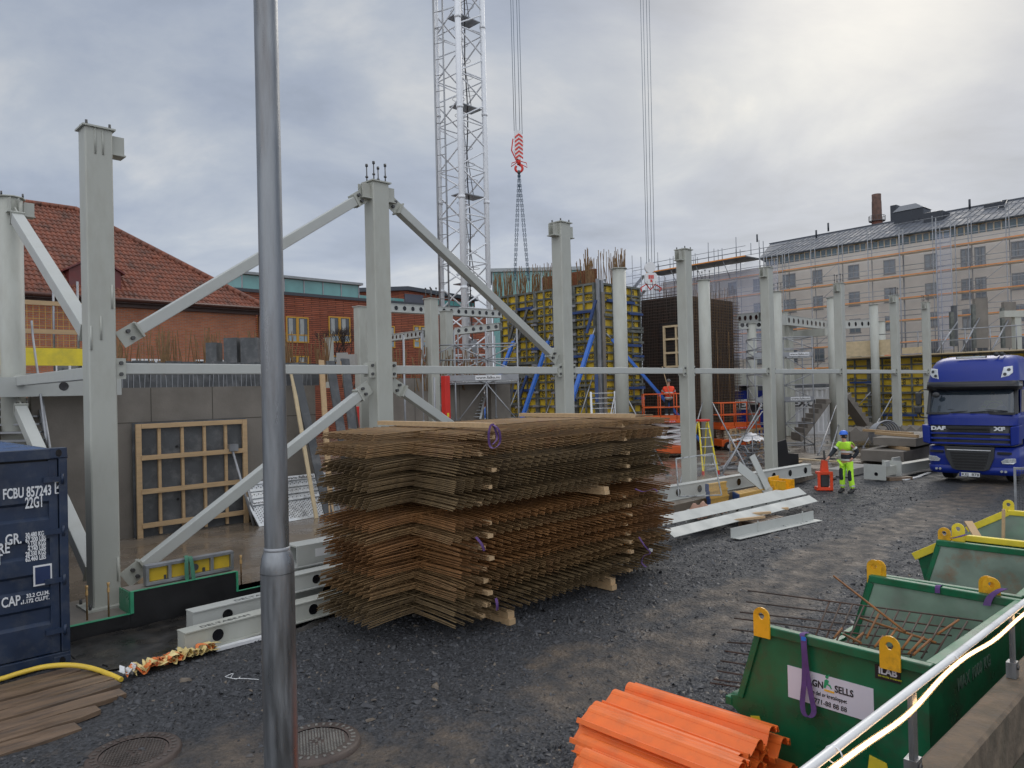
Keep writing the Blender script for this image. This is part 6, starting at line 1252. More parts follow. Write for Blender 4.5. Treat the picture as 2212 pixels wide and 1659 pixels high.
formwall('formwork_wall', 'narrow right hand face of the tall yellow formwork, left of the rebar cage', S(24.75, 19.35, .2), A45, 2.75, 7.4, 2, 2, 5)
b = MB(); b.box(-.12,-.12,0,.0,.0,7.55); b.box(.05,-.16,.0,.2,-.02,7.5); r = thing('corner_post', 'dark corner post of the tall yellow formwork', 'formwork post', S(24.6,19.38,.2)); split('post_half', b, K['galv_lt'], r); b = MB(); b.box(.0,-.14,0,.05,.0,7.5); part('dark_gap', b, K['conc_dk'], r)
b = MB(); b.box(.3,.05,-.0,6.0,.25,7.0); solo('core_wall', b, K['conc'], 'concrete core wall hidden behind the yellow formwork', 'wall', S(24.6,25.2,.2), AM)
def prop(a, c, u0, u1, lab, w_=.15, mt='blue', name='push_pull_prop', f=L1_, steel=False, plane='u'):
    if plane == 'u': p = PU(*f(*a), u0); q = PU(*f(*c), u1); P = S(u0, p[0], p[1]); Q = S(u1, q[0], q[1])
    else: p = PV(*f(*a), u0); q = PV(*f(*c), u1); P = S(p[0], u0, p[1]); Q = S(q[0], u1, q[1])
    if Q.z < P.z and not steel: t = (P.z-.2)/(P.z-Q.z); Q = P+(Q-P)*max(t, .2)
    r = thing(name, lab, 'strut', Q, 0, 'props bracing the formwork' if mt.startswith('blue') else 'grey adjustable props'); d = P-Q; dn = d.normalized()
    b = MB()
    if mt.startswith('blue'): b.beam(dn*.25, d-dn*.35, w_, w_*.8); part('channel_body', b, K[mt], r); b = MB(); b.cyl((0,0,0), dn*.3, .03, n=6); b.cyl(d-dn*.36, d, .03, n=6); split('spindle', b, K['galv_lt'], r)
    else: b.cyl(dn*.0, dn*(d.length*.55), .032, n=8); b.cyl(dn*(d.length*.55), d, .024, n=8); split('tube', b, K[mt], r)
    b = MB(); b.cb((0,0,.01), (.2,.2,.02)); b.cb((0,0,.06), (.05,.08,.1)); part('foot_plate', b, K['galv_lt'], r)
for (a, c, u0, u1, lab) in [((735,710),(520,1250),24.2,22.3,'blue strut at the left edge of the yellow formwork'),((1035,700),(785,1440),24.2,22.3,'second blue strut from the left, left of the third column'),((1420,650),(1230,1250),24.2,22.3,'blue strut right of the third column')]: prop(a, c, u0, u1, lab)
prop((1520,690),(2140,1400),19.2,17.3,'long blue strut falling to the right in front of the worker in red', plane='v')
for (a, c, lab) in [((745,490),(680,740),'short black upper strut at the left of the formwork'),((835,480),(760,740),'second short black upper strut of the formwork'),((1430,400),(1350,690),'dark blue upper strut beside the formwork corner'),((1435,1050),(1440,1290),'short dark blue vertical channel low beside the formwork corner'),((720,1060),(690,1260),'short black lower strut at the left of the formwork'),((830,1060),(765,1250),'short dark blue lower strut left of the third column')]:
    p = PU(*L1_(*a), 24.2); q = PU(*L1_(*c), 24.05); b = MB(); b.beam(S(24.2,*p), S(24.05,*q), .13, .1); solo('short_strut', b, K['blue_dk'] if 'blue' in lab else K['bolt'], lab, 'strut', rz=0, group='short struts on the formwork')
for (a, c, lab) in [((790,1075),(640,1440),'thin grey prop left of the second blue strut'),((1055,1230),(990,1410),'thin grey prop just left of the third column foot'),((1405,1060),(1295,1410),'thin grey prop right of the third column foot'),]: prop(a, c, 24.1, 22.6, lab, mt='galv_lt')
prop((1705,1260),(1790,1420),15.4,15.0,'short grey prop right of the round column by the formwork', mt='galv_lt', plane='v')
for (a, c, v0, v1, lab, f) in [((345,490),(270,760),14.5,13.4,'left grey prop of the round column before the rebar cage',ZC),((425,490),(690,1000),14.4,12.4,'right grey prop crossing in front of the rebar cage',ZC),((830,500),(530,1030),11.8,12.3,'long grey prop crossing from the square column down to the left',ZC),((835,560),(620,870),14.5,13.6,'rear grey prop behind the crossing props',ZC),((480,530),(285,1060),13.9,12.6,'grey prop left of the worker in yellow',ZD),((485,750),(395,1060),11.8,11.2,'dark thin prop just left of the worker in yellow',ZD),((990,490),(710,980),11.8,12.4,'grey prop right of the worker in yellow',ZD),((1000,500),(890,820),12.0,13.0,'pale thin prop right of the worker in yellow',ZD),((780,460),(560,700),14.6,16,'short grey prop in front of the right yellow formwork',ZD)]:
    prop(a, c, v0, v1, lab, mt='galv_lt', plane='v', f=f)
# right formwork wall with deck
formwall('formwork_wall', 'wide yellow formwork wall behind the truck and the worker in yellow', S(44.2, 16.9, .2), AM, 9.0, 4.3, 6, 1, 8)
r = thing('working_deck', 'timber working deck with tubular guard rails on top of the right formwork wall', 'deck', S(44.0,16.9,4.5), AM); b = MB(); b.box(0,-.9,.02,12,1.6,.08); part('deck_boards', b, K['woodpale'], r)
b = MB(); [b.cyl((x,-.9,.08),(x,-.9,1.3),.03,n=6) for x in [k*1.1 for k in range(12)]]; split('rail_post', b, K['galv_lt'], r); b = MB(); [b.cyl((0,-.9,z),(12,-.9,z),.03,n=6) for z in (.7,1.25)]; split('guard_rail', b, K['galv_lt'], r)
b = MB(); b.box(0,-.94,.1,3.4,-.92,.95); b.box(3.6,-.94,.1,5.0,-.92,.45); split('ply_panel', b, K['woodpale'], r)
p = D(*ZD(960,100), 42.5); r = thing('orange_bag', 'orange red hanging bundle on the deck railing above the right formwork', 'bundle', p, 0); b = MB(); b.ball((0,0,-.2),.34,12,8,(1,.6,1.5)); b.cyl((-.1,0,-.6),(-.15,0,-1.2),.12,.06,n=8); part('bundle', b, K['hivizred'], r)
p = D(*ZD(1163,135), 43); r = thing('blue_barrel', 'blue barrel on the working deck above the right formwork', 'barrel', p-Vector((0,0,.5)), 0); b = MB(); b.lathe([(.001,0),(.5,0),(.52,.05),(.5,.1),(.53,.35),(.5,.6),(.52,.95),(.48,1.0),(.001,1.0)], 20); part('drum', b, K['blue'], r); b = MB(); b.lathe([(.53,.33),(.545,.36),(.53,.39)], 20); part('hoop', b, K['blue_dk'], r)
b = MB()
for k in range(6): b.tube([Vector((.45*math.cos(t)*(1-.07*k)+.1*math.sin(k), .1*k, .5+.7*math.sin(t)*(1-.06*k))) for t in [i*math.pi/9 for i in range(19)]], .035, 5, caps=False)
solo('yellow_hose_coil', b, K['hose'], 'yellow hose coils hung on the deck railing above the right formwork', 'hose', D(*ZD(1255,120), 43)-Vector((0,0,.7)), 0)
# ============================================================ rebar cage
def cage():
    r = thing('rebar_cage', 'tall dark rebar cage with a pale window frame set in its left side', 'rebar cage', S(29.8, 18.3, .2)); rr = random.Random(3)
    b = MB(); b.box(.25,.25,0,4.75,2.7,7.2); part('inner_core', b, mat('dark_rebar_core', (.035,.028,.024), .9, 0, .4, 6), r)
    def net(face, L, H0, st=.15, off=0, mt='rust_dk'):
        b = MB(); n = int(L/st)
        for k in range(n+1):
            x = k*st; h = H0+rr.uniform(.0,.85)
            p, q = ((x,off,0),(x+rr.uniform(-.03,.03),off,h)) if face == 'v' else ((off,x,0),(off,x+rr.uniform(-.03,.03),h)); b.cyl(p, q, .012, n=4, caps=False)
        for k in range(int(H0/.14)):
            z = .1+k*.14; e = rr.uniform(-.12,.12); p, q = ((-.05,off-.02,z),(L+.1+e,off-.02,z)) if face == 'v' else ((off-.02,-.05,z),(off-.02,L+.1+e,z)); b.cyl(p, q, .011, n=4, caps=False)
        o = part('bar_net', b, K[mt], r); o['kind'] = 'stuff'
    net('v', 4.9, 7.2); net('v', 4.9, 7.1, .15, .14, 'rust'); net('u', 2.9, 7.45, .15, 0); net('u', 2.9, 7.3, .15, .14)
    b = MB(); [b.cyl((x,-.04,.3),(x,-.04,5.6),.018,n=4) for x in (2.55,3.7)]; split('spacer_bar', b, K['rust'], r)
    p = PU(*((2500+165/1.444)/1.823, (950+715/1.444)/1.823), 29.7); q = PU(*((2500+240/1.444)/1.823, (950+475/1.444)/1.823), 29.7)
    v0, v1, z0, z1 = p[0]-18.3, q[0]-18.3, p[1]-.2, q[1]-.2; b = MB(); t = .09
    f = part('window_former', (lambda b: (b.box(-.12,v1-.6,z0,-.02,v1-.6+t,z1), b.box(-.12,v0-t,z0,-.02,v0,z1), b.box(-.118,v1-.6+t,z1-t,-.02,v0-t,z1), [b.box(-.11,v1-.6+t,z0+(z1-z0)*k/3-t/2,-.02,v0-t,z0+(z1-z0)*k/3+t/2) for k in (0,1,2)], b.box(-.10,(v1-.6+v0)/2-.04,z0,-.02,(v1-.6+v0)/2+.04,z1)) and b)(MB()), K['woodpale'], r)
    b = MB(); b.box(-.01,v1-.7,z0-.1,.02,v0+.25,z1+.15); part('black_board', b, K['membrane'], r)
cage()
# ---- starter bars behind the formwork
def bars_block(lab, uf, n, z0, zt, mt='rust', cap=.010, seed=1):
    rr = random.Random(seed); b = MB()
    for k in range(n): u, v = uf(k/(n-1)); b.cyl(S(u+rr.uniform(-.1,.1), v+rr.uniform(-.1,.1), z0), S(u+rr.uniform(-.16,.16), v+rr.uniform(-.16,.16), zt+rr.uniform(-.35,.3)), cap*1.35, n=4, caps=False)
    return tag(part('starter_bars', b, K[mt]), lab, 'rebar', None, 'stuff')
bars_block('long thin rusty starter bars standing above the right half of the yellow formwork', lambda t: (24.9+2.6*t, 19.9+.6*math.sin(t*9)), 95, 7.0, 9.0, seed=4)
bars_block('rusty starter bars standing above the left half of the yellow formwork', lambda t: (25.3+.4*math.sin(t*40), 21.0+5.5*t), 170, 7.0, 8.7, seed=5)
bars_block('brown starter bars standing on the concrete wall behind the second column', lambda t: (13.2+4.4*t, 19.1+.1*math.sin(t*30)), 90, 3.2, 4.35, seed=6)
bars_block('rusty starter bars standing before the brick building right of the big column', lambda t: (7.0+7*t, 23+.8*math.sin(t*33)), 210, 3.6, 5.0, seed=7)
b = MB(); b.box(0,0,0,.15,3.2,1.3); solo('rusty_mesh_panel', b, mat('rusty_panel', (.20,.07,.03), .9, 0, .4, 12, .8, 40), 'orange rusty dense rebar block standing behind the top of the yellow formwork', 'rebar block', S(26.0,20.6,7.2))
# ============================================================ scissor lifts
def lift(loc, rz, lab, zb, L=2.3, W=1.1):
    r = thing('scissor_lift', lab, 'scissor lift', loc, rz); o = K['orange']
    b = MB(); b.box(-L/2,-W/2,.18,L/2,W/2,.5); part('chassis', b, o, r, .03)
    for x in (-L/2+.3, L/2-.3):
        for y in (-W/2-.02, W/2+.02): b = MB(); b.cyl((x,y-.08,.2),(x,y+.08,.2),.2,n=18); wh = part('wheel', b, K['black'], r); b = MB(); b.cyl((x,y-.085,.2),(x,y+.085,.2),.1,n=12); part('hub', b, K['white'], wh)
    b = MB(); n = 4; h = (zb-.5)/n
    for k in range(n):
        for y in (-W/2+.15, W/2-.15): z = .5+h*k; b.beam((-L/2+.2,y,z),(L/2-.2,y,z+h),.05,.08); b.beam((L/2-.2,y+.05,z),(-L/2+.2,y+.05,z+h),.05,.08)
    split('scissor_arm', b, K['white'] if 'worker' in lab else mat('cream_paint', (.6,.55,.42), .5), r)
    b = MB(); b.box(-L/2-.05,-W/2-.03,zb,L/2+.05,W/2+.03,zb+.14); part('platform', b, o, r, .01)
    b = MB()
    for x in (-L/2, -L/6, L/6, L/2):
        for y in (-W/2, W/2): b.cyl((x,y,zb+.14),(x,y,zb+1.2),.024,n=6)
    for z in (zb+.65, zb+1.2):
        for y in (-W/2, W/2): b.cyl((-L/2,y,z),(L/2,y,z),.026,n=6)
        for x in (-L/2, L/2): b.cyl((x,-W/2,z),(x,W/2,z),.026,n=6)
    split('guard_rail', b, o, r)
    b = MB(); b.box(-L/2,-W/2-.012,zb+.14,L/2,-W/2-.002,zb+.32); b.box(-L/2-.012,-W/2,zb+.14,-L/2-.002,W/2,zb+.32); split('toe_plate', b, o, r)
    b = MB(); b.box(L/2-.4,-W/2-.1,zb+.75,L/2-.1,-W/2+.1,zb+1.1); part('control_box', b, K['plastic_dk'], r)
    b = MB(); b.box(-.3,-W/2-.036,zb+.02,.3,-W/2-.032,zb+.11); pn = part('name_plate', b, K['red'], r); text('Stendal Lift', .085, K['letter'], pn, (-.26,-W/2-.038,zb+.04), fit=.52)
    return r
lift(S(26.6,17.4,.2), rad(-6), 'orange scissor lift carrying the worker in red', 1.45, 2.0, 1.0)
lift(S(31.4,16.9,.2), rad(12), 'empty orange scissor lift right of the dark rebar cage', .95, 1.9, 1.0)
person(S(26.35,17.15,1.79), rad(172), 'worker in a red jacket and dark helmet standing on the orange lift, seen from behind', K['hivizred'], K['navycloth'], dict(rw=(-.22,-.35,1.25), re=(-.28,-.12,1.15), lw=(.22,-.3,1.3), le=(.28,-.1,1.17)), K['bolt'], sc=.93, black_patches=False, arms_dark=False)
b = MB(); b.cyl((0,0,0),(-.3,.1,1.3),.015,n=6); solo('thin_rod', b, K['wood'], 'thin rod held by the worker in red', 'rod', S(26.25,17.0,2.7), 0)
person((-.66,27,2.15), rad(150), 'worker in a yellow hi-vis jacket half hidden between the concrete wall and the blue strut', K['hiviz'], K['hiviz'], {}, K['white'], arms_dark=False)
b = MB(); b.box(-.8,-.6,-.05,.8,.6,0); b.box(-.75,-.55,-1.85,-.7,-.5,-.051); b.box(.7,-.55,-1.85,.75,-.5,-.051); b.box(-.75,.5,-1.85,-.7,.55,-.051); b.box(.7,.5,-1.85,.75,.55,-.051); solo('trestle_platform', b, K['alu'], 'small aluminium platform under the half hidden worker in yellow', 'platform', (-.66,27,2.14), 0)
# timber crate frame and clutter in front of the lift
r = thing('timber_crate', 'pale timber crate frame below the empty orange lift', 'crate', S(30.2,15.6,.2), A45+.1); b = MB()
for x in (0,.5,1.0,1.5): b.box(x,0,0,x+.07,.07,1.0); b.box(x,.8,0,x+.07,.87,1.0)
split('post', b, K['wood'], r); b = MB(); [b.box(0,y,z,1.57,y+.04,z+.1) for y in (-.042,.872) for z in (.05,.5,.9)]; split('rail', b, K['wood'], r)
b = MB(); b.sheet(lambda i, j: ((i-6)*.11,(j-5)*.11,.9+.25*math.exp(-((i-6)/3)**2-((j-5)/3)**2)+.04*math.sin(i*2.2+j*1.3)), 12, 10); solo('plastic_sheet', b, mat('grey_plastic_sheet', (.5,.5,.52), .3, 0, .1), 'crumpled pale plastic sheet on the clamp cage left of the fifth column', 'sheet', S(25.9,13.3,.2))
r = thing('clamp_cage', 'wire cage full of grey formwork clamps left of the fifth column', 'cage', S(25.0,12.8,.2), A45); rr = random.Random(12)
b = MB(); [b.cyl((x,y,0),(x,y,1.1),.02,n=5) for x in (0,1.3) for y in (0,.9)]; [b.cyl((0,y,z),(1.3,y,z),.014,n=4) for y in (0,.9) for z in (.1,.5,.8,1.1)]; [b.cyl((x,0,z),(x,.9,z),.014,n=4) for x in (0,1.3) for z in (.1,.5,1.1)]; split('cage_bar', b, K['galv_lt'], r)
b = MB()
for k in range(60): c = Vector((rr.uniform(.1,1.2), rr.uniform(.1,.8), rr.uniform(.05,.75))); d = Vector((rr.uniform(-1,1), rr.uniform(-1,1), rr.uniform(-.6,.6))).normalized()*.18; b.beam(c-d, c+d, .05, .04)
o = part('clamp_heap', b, K['galv_lt'], r); o['kind'] = 'stuff'
b = MB(); b.prism([(0,0),(1.6,0),(1.6,.45),(1.1,.5),(1.0,1.0),(.2,.85),(0,.8)], 0, .06); solo('black_board', b, K['membrane'], 'black board standing at the foot of the fifth column', 'board', S(24.3,11.95,.2), A45-.3)
b = MB(); [b.beam(S(22+rr.uniform(0,3.5),12.3+rr.uniform(0,2.2),.23), S(22+rr.uniform(0,3.5),12.3+rr.uniform(0,2.2),.25), .06, .05) for k in range(9)]; o = solo('scrap_heap', b, K['galv_lt'], 'scattered grey metal pieces on the slab beside the step ladder', 'scrap', rz=0, kind='stuff')
r = thing('mesh_screen', 'pale framed mesh screen leaning at the fourth column foot', 'screen', D(*ZC(150,1190), 18.6), rad(4)); b = MB(); [b.beam(p, q, .03, .03) for p, q in (((0,0,-.2),(1.1,0,-.2)),((0,0,-.2),(-.05,0,.75)),((-.05,0,.75),(.9,0,.85)),((.9,0,.85),(1.1,0,-.2)))]; part('frame', b, K['alu'], r); b = MB(); b.add([(0,0.01,-.19),(1.1,.01,-.19),(.9,.01,.84),(-.05,.01,.74)], [(0,1,2,3)]); part('mesh', b, glassm('screen_mesh', (.6,.6,.55), .6, .14), r)
# ============================================================ site containers under the deck, precast stairs
def site_box(loc, rz, L, H, mt, lab, txt, tc):
    r = thing('site_container', lab, 'container', loc, rz); b = MB(); n = int(L/.28); vs = []
    pr = []
    for k in range(n): x = .08+(L-.16)*k/n; w_ = (L-.16)/n; pr += [(x,0),(x+w_*.35,0),(x+w_*.5,.04),(x+w_*.85,.04)]
    pr.append((L-.08,0)); m = len(pr); b.add([(x,y,z) for z in (.15,H-.12) for x,y in pr], [(i,i+1,m+i+1,m+i) for i in range(m-1)]); part('corrugated_wall', b, mt, r)
    b = MB(); b.box(0,-.02,0,L,.05,.15); b.box(0,-.02,H-.12,L,.05,H); b.box(0,-.018,.151,.08,.05,H-.121); b.box(L-.08,-.018,.151,L,.05,H-.121); split('frame_bar', b, mt, r)
    b = MB(); b.box(.02,.06,.0,L-.02,2.4,H-.02); part('body', b, mt, r)
    if txt: b = MB(); b.box(.3,-.03,H*.56,min(L-.2,2.9),-.022,H*.56+.62); pn = part('name_panel', b, K['white'], r); text(txt, .55, tc, pn, (.42,-.034,H*.56+.1), fit=min(L-.5,2.3), bold=.02)
    return r
site_box(S(43.0,20.4,.2), AM, 3.05, 2.7, K['white'], 'white site container with dark nexus lettering under the deck', 'NEXUS', K['bolt'])
site_box(S(42.0,23.2,.2), AM, 2.6, 2.6, K['truckblue'], 'blue site container with lettering right of the rebar cage', 'NEXUS', K['bolt'])
r = site_box(S(44.6,17.6,.2), AM, 1.6, 2.5, mat('pale_grey_paint', (.55,.56,.57), .5), 'pale grey container end marked S12 right of the white container', None, None)
text('S12', .5, K['red'], r, (.15,-.03,1.75), bold=.01)
b = MB(); b.box(-6,0,3.1,30,20,3.8); solo('upper_deck', b, K['conc_lt'], 'thick concrete deck edge above the site containers', 'deck', S(42.0,23.0,0)+Vector((0,0,0)), A45)
b = MB(); b.box(0,0,3.15,7.8,.4,3.85); solo('deck_edge_beam', b, K['primer'], 'grey edge beam of the deck above the site containers', 'beam', S(41.6,24.2,0), AM)
b = MB(); b.box(0,2.6,.2,8.5,2.8,3.1); solo('shaded_void_sheet', b, K['conc_dk'], 'dark sheet standing in for the shaded void behind the site containers', 'wall', S(43.0,24.2,0), AM)  # dark board colour stands in for the deep shade of the void under the deck
def flight(pts, y0, lab, rise=1):
    r = thing('precast_stair', lab, 'stair', D(*pts[0], y0), 0); P = D(*pts[0], y0); Q = D(*pts[1], y0); d = Q-P; n = 8; pr = [(0,-.12)]
    for k in range(n): x0, z0 = d.x*k/n, d.z*k/n; x1, z1 = d.x*(k+1)/n, d.z*(k+1)/n; pr += [(x0, z1) if d.z > 0 else (x1, z0), (x1, z1)]
    nx = Vector((d.z,0,-d.x)).normalized()*.10; pr += [(d.x+nx.x*1.0, d.z-.12), (.0+nx.x, -.18)]
    b = MB(); b.prism(pr, 0, 1.2); part('flight', b, K['conc'], r)
flight([(1729,946),(1792,862)], 36, 'precast concrete stair flight rising right in front of the white container')
flight([(1832,848),(1893,935)], 36, 'precast concrete stair flight falling right in front of the right formwork')
b = MB(); pr = [(0,0)]+[p for k in range(7) for p in ((k*.5,.42),(k*.5+.25,.62))]+[(3.5,.42),(3.5,0)]; b.prism(pr, 0, 1.1); solo('precast_stair', b, K['conc'], 'precast stair flight lying flat behind the worker in yellow', 'stair', D(*ZD(590,920), 33.5), 0)
# upper level beams and slender columns
def ucol(px, ytop, Y, lab, z0=3.9, w_=.34, rnd=False, studs=0):
    P = D(px, ytop, Y); u, v, z = UV(P); return column_root(u, v, z0, z, w_, w_, lab, rnd=rnd, plain=not studs, base=False, studs=studs, group='upper level columns')
ucol(778, 662, 25.5, 'square column left of the second column before the brick building', .2)
ucol(931, 645, 24.2, 'square column with bars on top left of the crane mast', .2, studs=4)
ucol(964, 672, 26.0, 'square column under the hollow beam at the crane mast', .2)
ucol(711, 730, 30, 'small pale T headed column in front of the brick building', 3.4, .26)
def ubeam(a, c, Y0, Y1, lab, n, h=.32):
    P = UV(D(*a, Y0)); Q = UV(D(*c, Y1)); hole_beam(P, Q, h, .34, n, lab, group='upper level hollow beams')
f2 = lambda x, y: ((1400+x/3.131)/1.823, (1150+y/3.131)/1.823)
ubeam(f2(413,250), f2(1780,320), 25.2, 29.5, 'upper hollow beam passing in front of the crane mast', 15, .30)
ubeam(f2(425,610), f2(850,560), 30, 27, 'lower hollow beam before the brick building right of the second column', 9, .28)
ubeam(f2(1240,530), f2(1790,470), 31, 30, 'hollow beam behind the crane mast', 6, .3)
f3 = lambda x, y: ((2900+x/2.370)/1.823, (1050+y/2.370)/1.823)
ubeam(f3(20,530), f3(225,515), 40, 38, 'upper level hollow beam right of the rebar cage', 4, .5)
ubeam(f3(20,585), f3(225,580), 42, 42, 'second upper level hollow beam right of the rebar cage', 4, .45)
ubeam(f3(445,545), f3(850,590), 40, 46, 'hollow beam running back above the scaffold tower', 10, .55)
ubeam(f3(1000,580), f3(1240,570), 44, 46, 'short hollow beam left of the round column', 4, .5)
for (x, y, lab, rnd) in ((140,530,'slim round column under the upper beams right of the cage',True),(472,560,'slim column behind the scaffold tower',False),(422,430,'slim column with bars left of the scaffold tower',False),(1350,510,'slim round column on the deck above the right formwork',True)):
    ucol(*f3(x, y), 42 if x < 1000 else 50, lab, .2, .5, rnd)
P = UV(D(*f3(500,640), 44)); Q = UV(D(*f3(845,610), 41)); r = thing('steel_beam', 'plain beam above the scaffold tower', 'beam', S(*P), 0); b = MB(); b.beam((0,0,0), S(*Q)-S(*P), .3, .4); part('tube', b, K['primer'], r)
for (x0, y0, w_, h_, Y, lab) in ((1812,365,26,230,46,'narrow dark formwork panel standing above the deck behind the truck'),(1935,325,80,280,47,'tall grey concrete panel standing above the deck behind the truck'),(2100,345,75,260,48,'right tall grey concrete panel behind the truck')):
    a = D((2500+x0/1.444)/1.823, (950+y0/1.444)/1.823, Y); c = D((2500+(x0+w_)/1.444)/1.823, (950+(y0+h_)/1.444)/1.823, Y); r = thing('standing_slab', lab, 'panel', Vector((a.x, Y, c.z)), 0, 'upright panels above the deck'); b = MB(); b.box(0,0,0,c.x-a.x,.3,a.z-c.z); part('panel_body', b, K['conc'] if w_ > 40 else K['conc_dk'], r); b = MB(); b.box(-.25,-.1,0,-.05,.1,a.z-c.z-.4); part('edge_frame', b, K['frame_g'], r); b = MB(); b.cyl((.2,-.05,(a.z-c.z)*.6),(-1.8,-1.2,-.4),.05,n=6); part('strut', b, K['galv_lt'], r)
P = D((2500+2100/1.444)/1.823, (950+395/1.444)/1.823, 40); r = thing('steel_beam', 'thick beam on a column at the right edge above the truck', 'beam', P, 0); b = MB(); b.box(0,0,-.35,4,.4,.0); part('tube', b, K['primer'], r); b = MB(); b.box(.6,.05,-5,.95,.35,-.351); part('post', b, K['primer'], r)
# left upper deck with yellow edge
r = thing('yellow_edge_deck', 'deck edge with yellow fascia and mesh fence at the left', 'deck', S(-3,19.5,3.35)); b = MB(); b.box(0,0,0,9.6,4,.45); part('deck_slab', b, K['conc_lt'], r); b = MB(); b.box(0,-.05,.62,8.2,-.005,1.02); part('yellow_fascia', b, K['yellow2'], r)
b = MB(); [b.cyl((x,-.02,.5),(x,-.02,2.6),.025,n=6) for x in (1,3.2,5.4,7.6,8.1)]; split('fence_post', b, K['galv_lt'], r); b = MB(); [b.beam((0,-.03,z),(8.2,-.03,z),.03,.1) for z in (1.4,2.05)]; split('rail_board', b, K['wood'], r)
b = MB(); [b.cyl((x*.12,0,1.05),(x*.12,0,2.1),.005,n=4,caps=False) for x in range(68)]; [b.cyl((0,0,1.05+z*.16),(8.2,0,1.05+z*.16),.005,n=4,caps=False) for z in range(7)]; o = part('fence_mesh', b, K['ochre'], r); o['kind'] = 'stuff'
for (x, y0, y1, w_, lab) in ((1390,1470,1660,85,'left dark board pillar before the brick building'),(1495,1470,1660,110,'right dark board pillar with white stains before the brick building'),(1278,1500,1620,70,'small grey ribbed board pillar before the brick building')):
    a = D(x/1.58/1.823, (400+y0/1.58)/1.823, 19); c = D((x+w_)/1.58/1.823, (400+y1/1.58)/1.823, 19); r = thing('board_pillar', lab, 'formwork', Vector((a.x,19,3.2)), 0, 'board pillars before the brick building'); b = MB(); b.box(0,0,0,c.x-a.x,.4,a.z-3.2); part('board_box', b, K['conc_dk'], r); b = MB(); b.box(-.02,-.03,.2,c.x-a.x+.02,-.005,.28); part('clamp_band', b, K['frame_g'], r)
b = MB(); b.box(0,0,0,.3,.06,.35); b.box(.3,.0,0,.5,.3,.3); solo('light_box', b, K['conc_lt'], 'pale grey box on the wall top left of the second column', 'box', D(1330/1.0/1.823*0+727, 790, 20), 0)
# ============================================================ brick building with hipped tile roof (left)
def tile_roof(P00, P10, P01, P11, lab, mt, parent, nu_per=.23, row=.36):
    P00, P10, P01, P11 = map(Vector, (P00, P10, P01, P11)); e = (P10-P00).normalized(); up = (P01-P00); up = up-e*up.dot(e); H = up.length; up.normalize(); n = e.cross(up); n = -n if n.z < 0 else n
    W = (P10-P00).length; sL1 = (P01-P00).dot(e); sR1 = (P11-P00).dot(e); nr = int(H/row)
    sub = 5; nu = int(W/nu_per*6); b = MB(); vs = []; rows = []
    for r in range(nr):
        for k, (f, lift_) in enumerate(((0,.045),(1.0,.012))):
            t = (r+f)/nr; sl = sL1*t; sr = W+(sR1-W)*t
            rows.append([(min(max(W*i/nu, sl), sr), t*H, lift_+.03*math.sin(2*math.pi*W*i/nu/nu_per)+.016*math.sin(4*math.pi*W*i/nu/nu_per)) for i in range(nu+1)])
    for q in rows: vs += [P00+e*s+up*t+n*h for s, t, h in q]
    m = nu+1; b.add(vs, [(j*m+i, j*m+i+1, (j+1)*m+i+1, (j+1)*m+i) for j in range(len(rows)-1) for i in range(nu)])
    me = bpy.data.meshes.new('roof'); me.from_pydata([tuple(v) for v in b.v], [], b.f); me.update(); return part('roof', me, mt, parent)
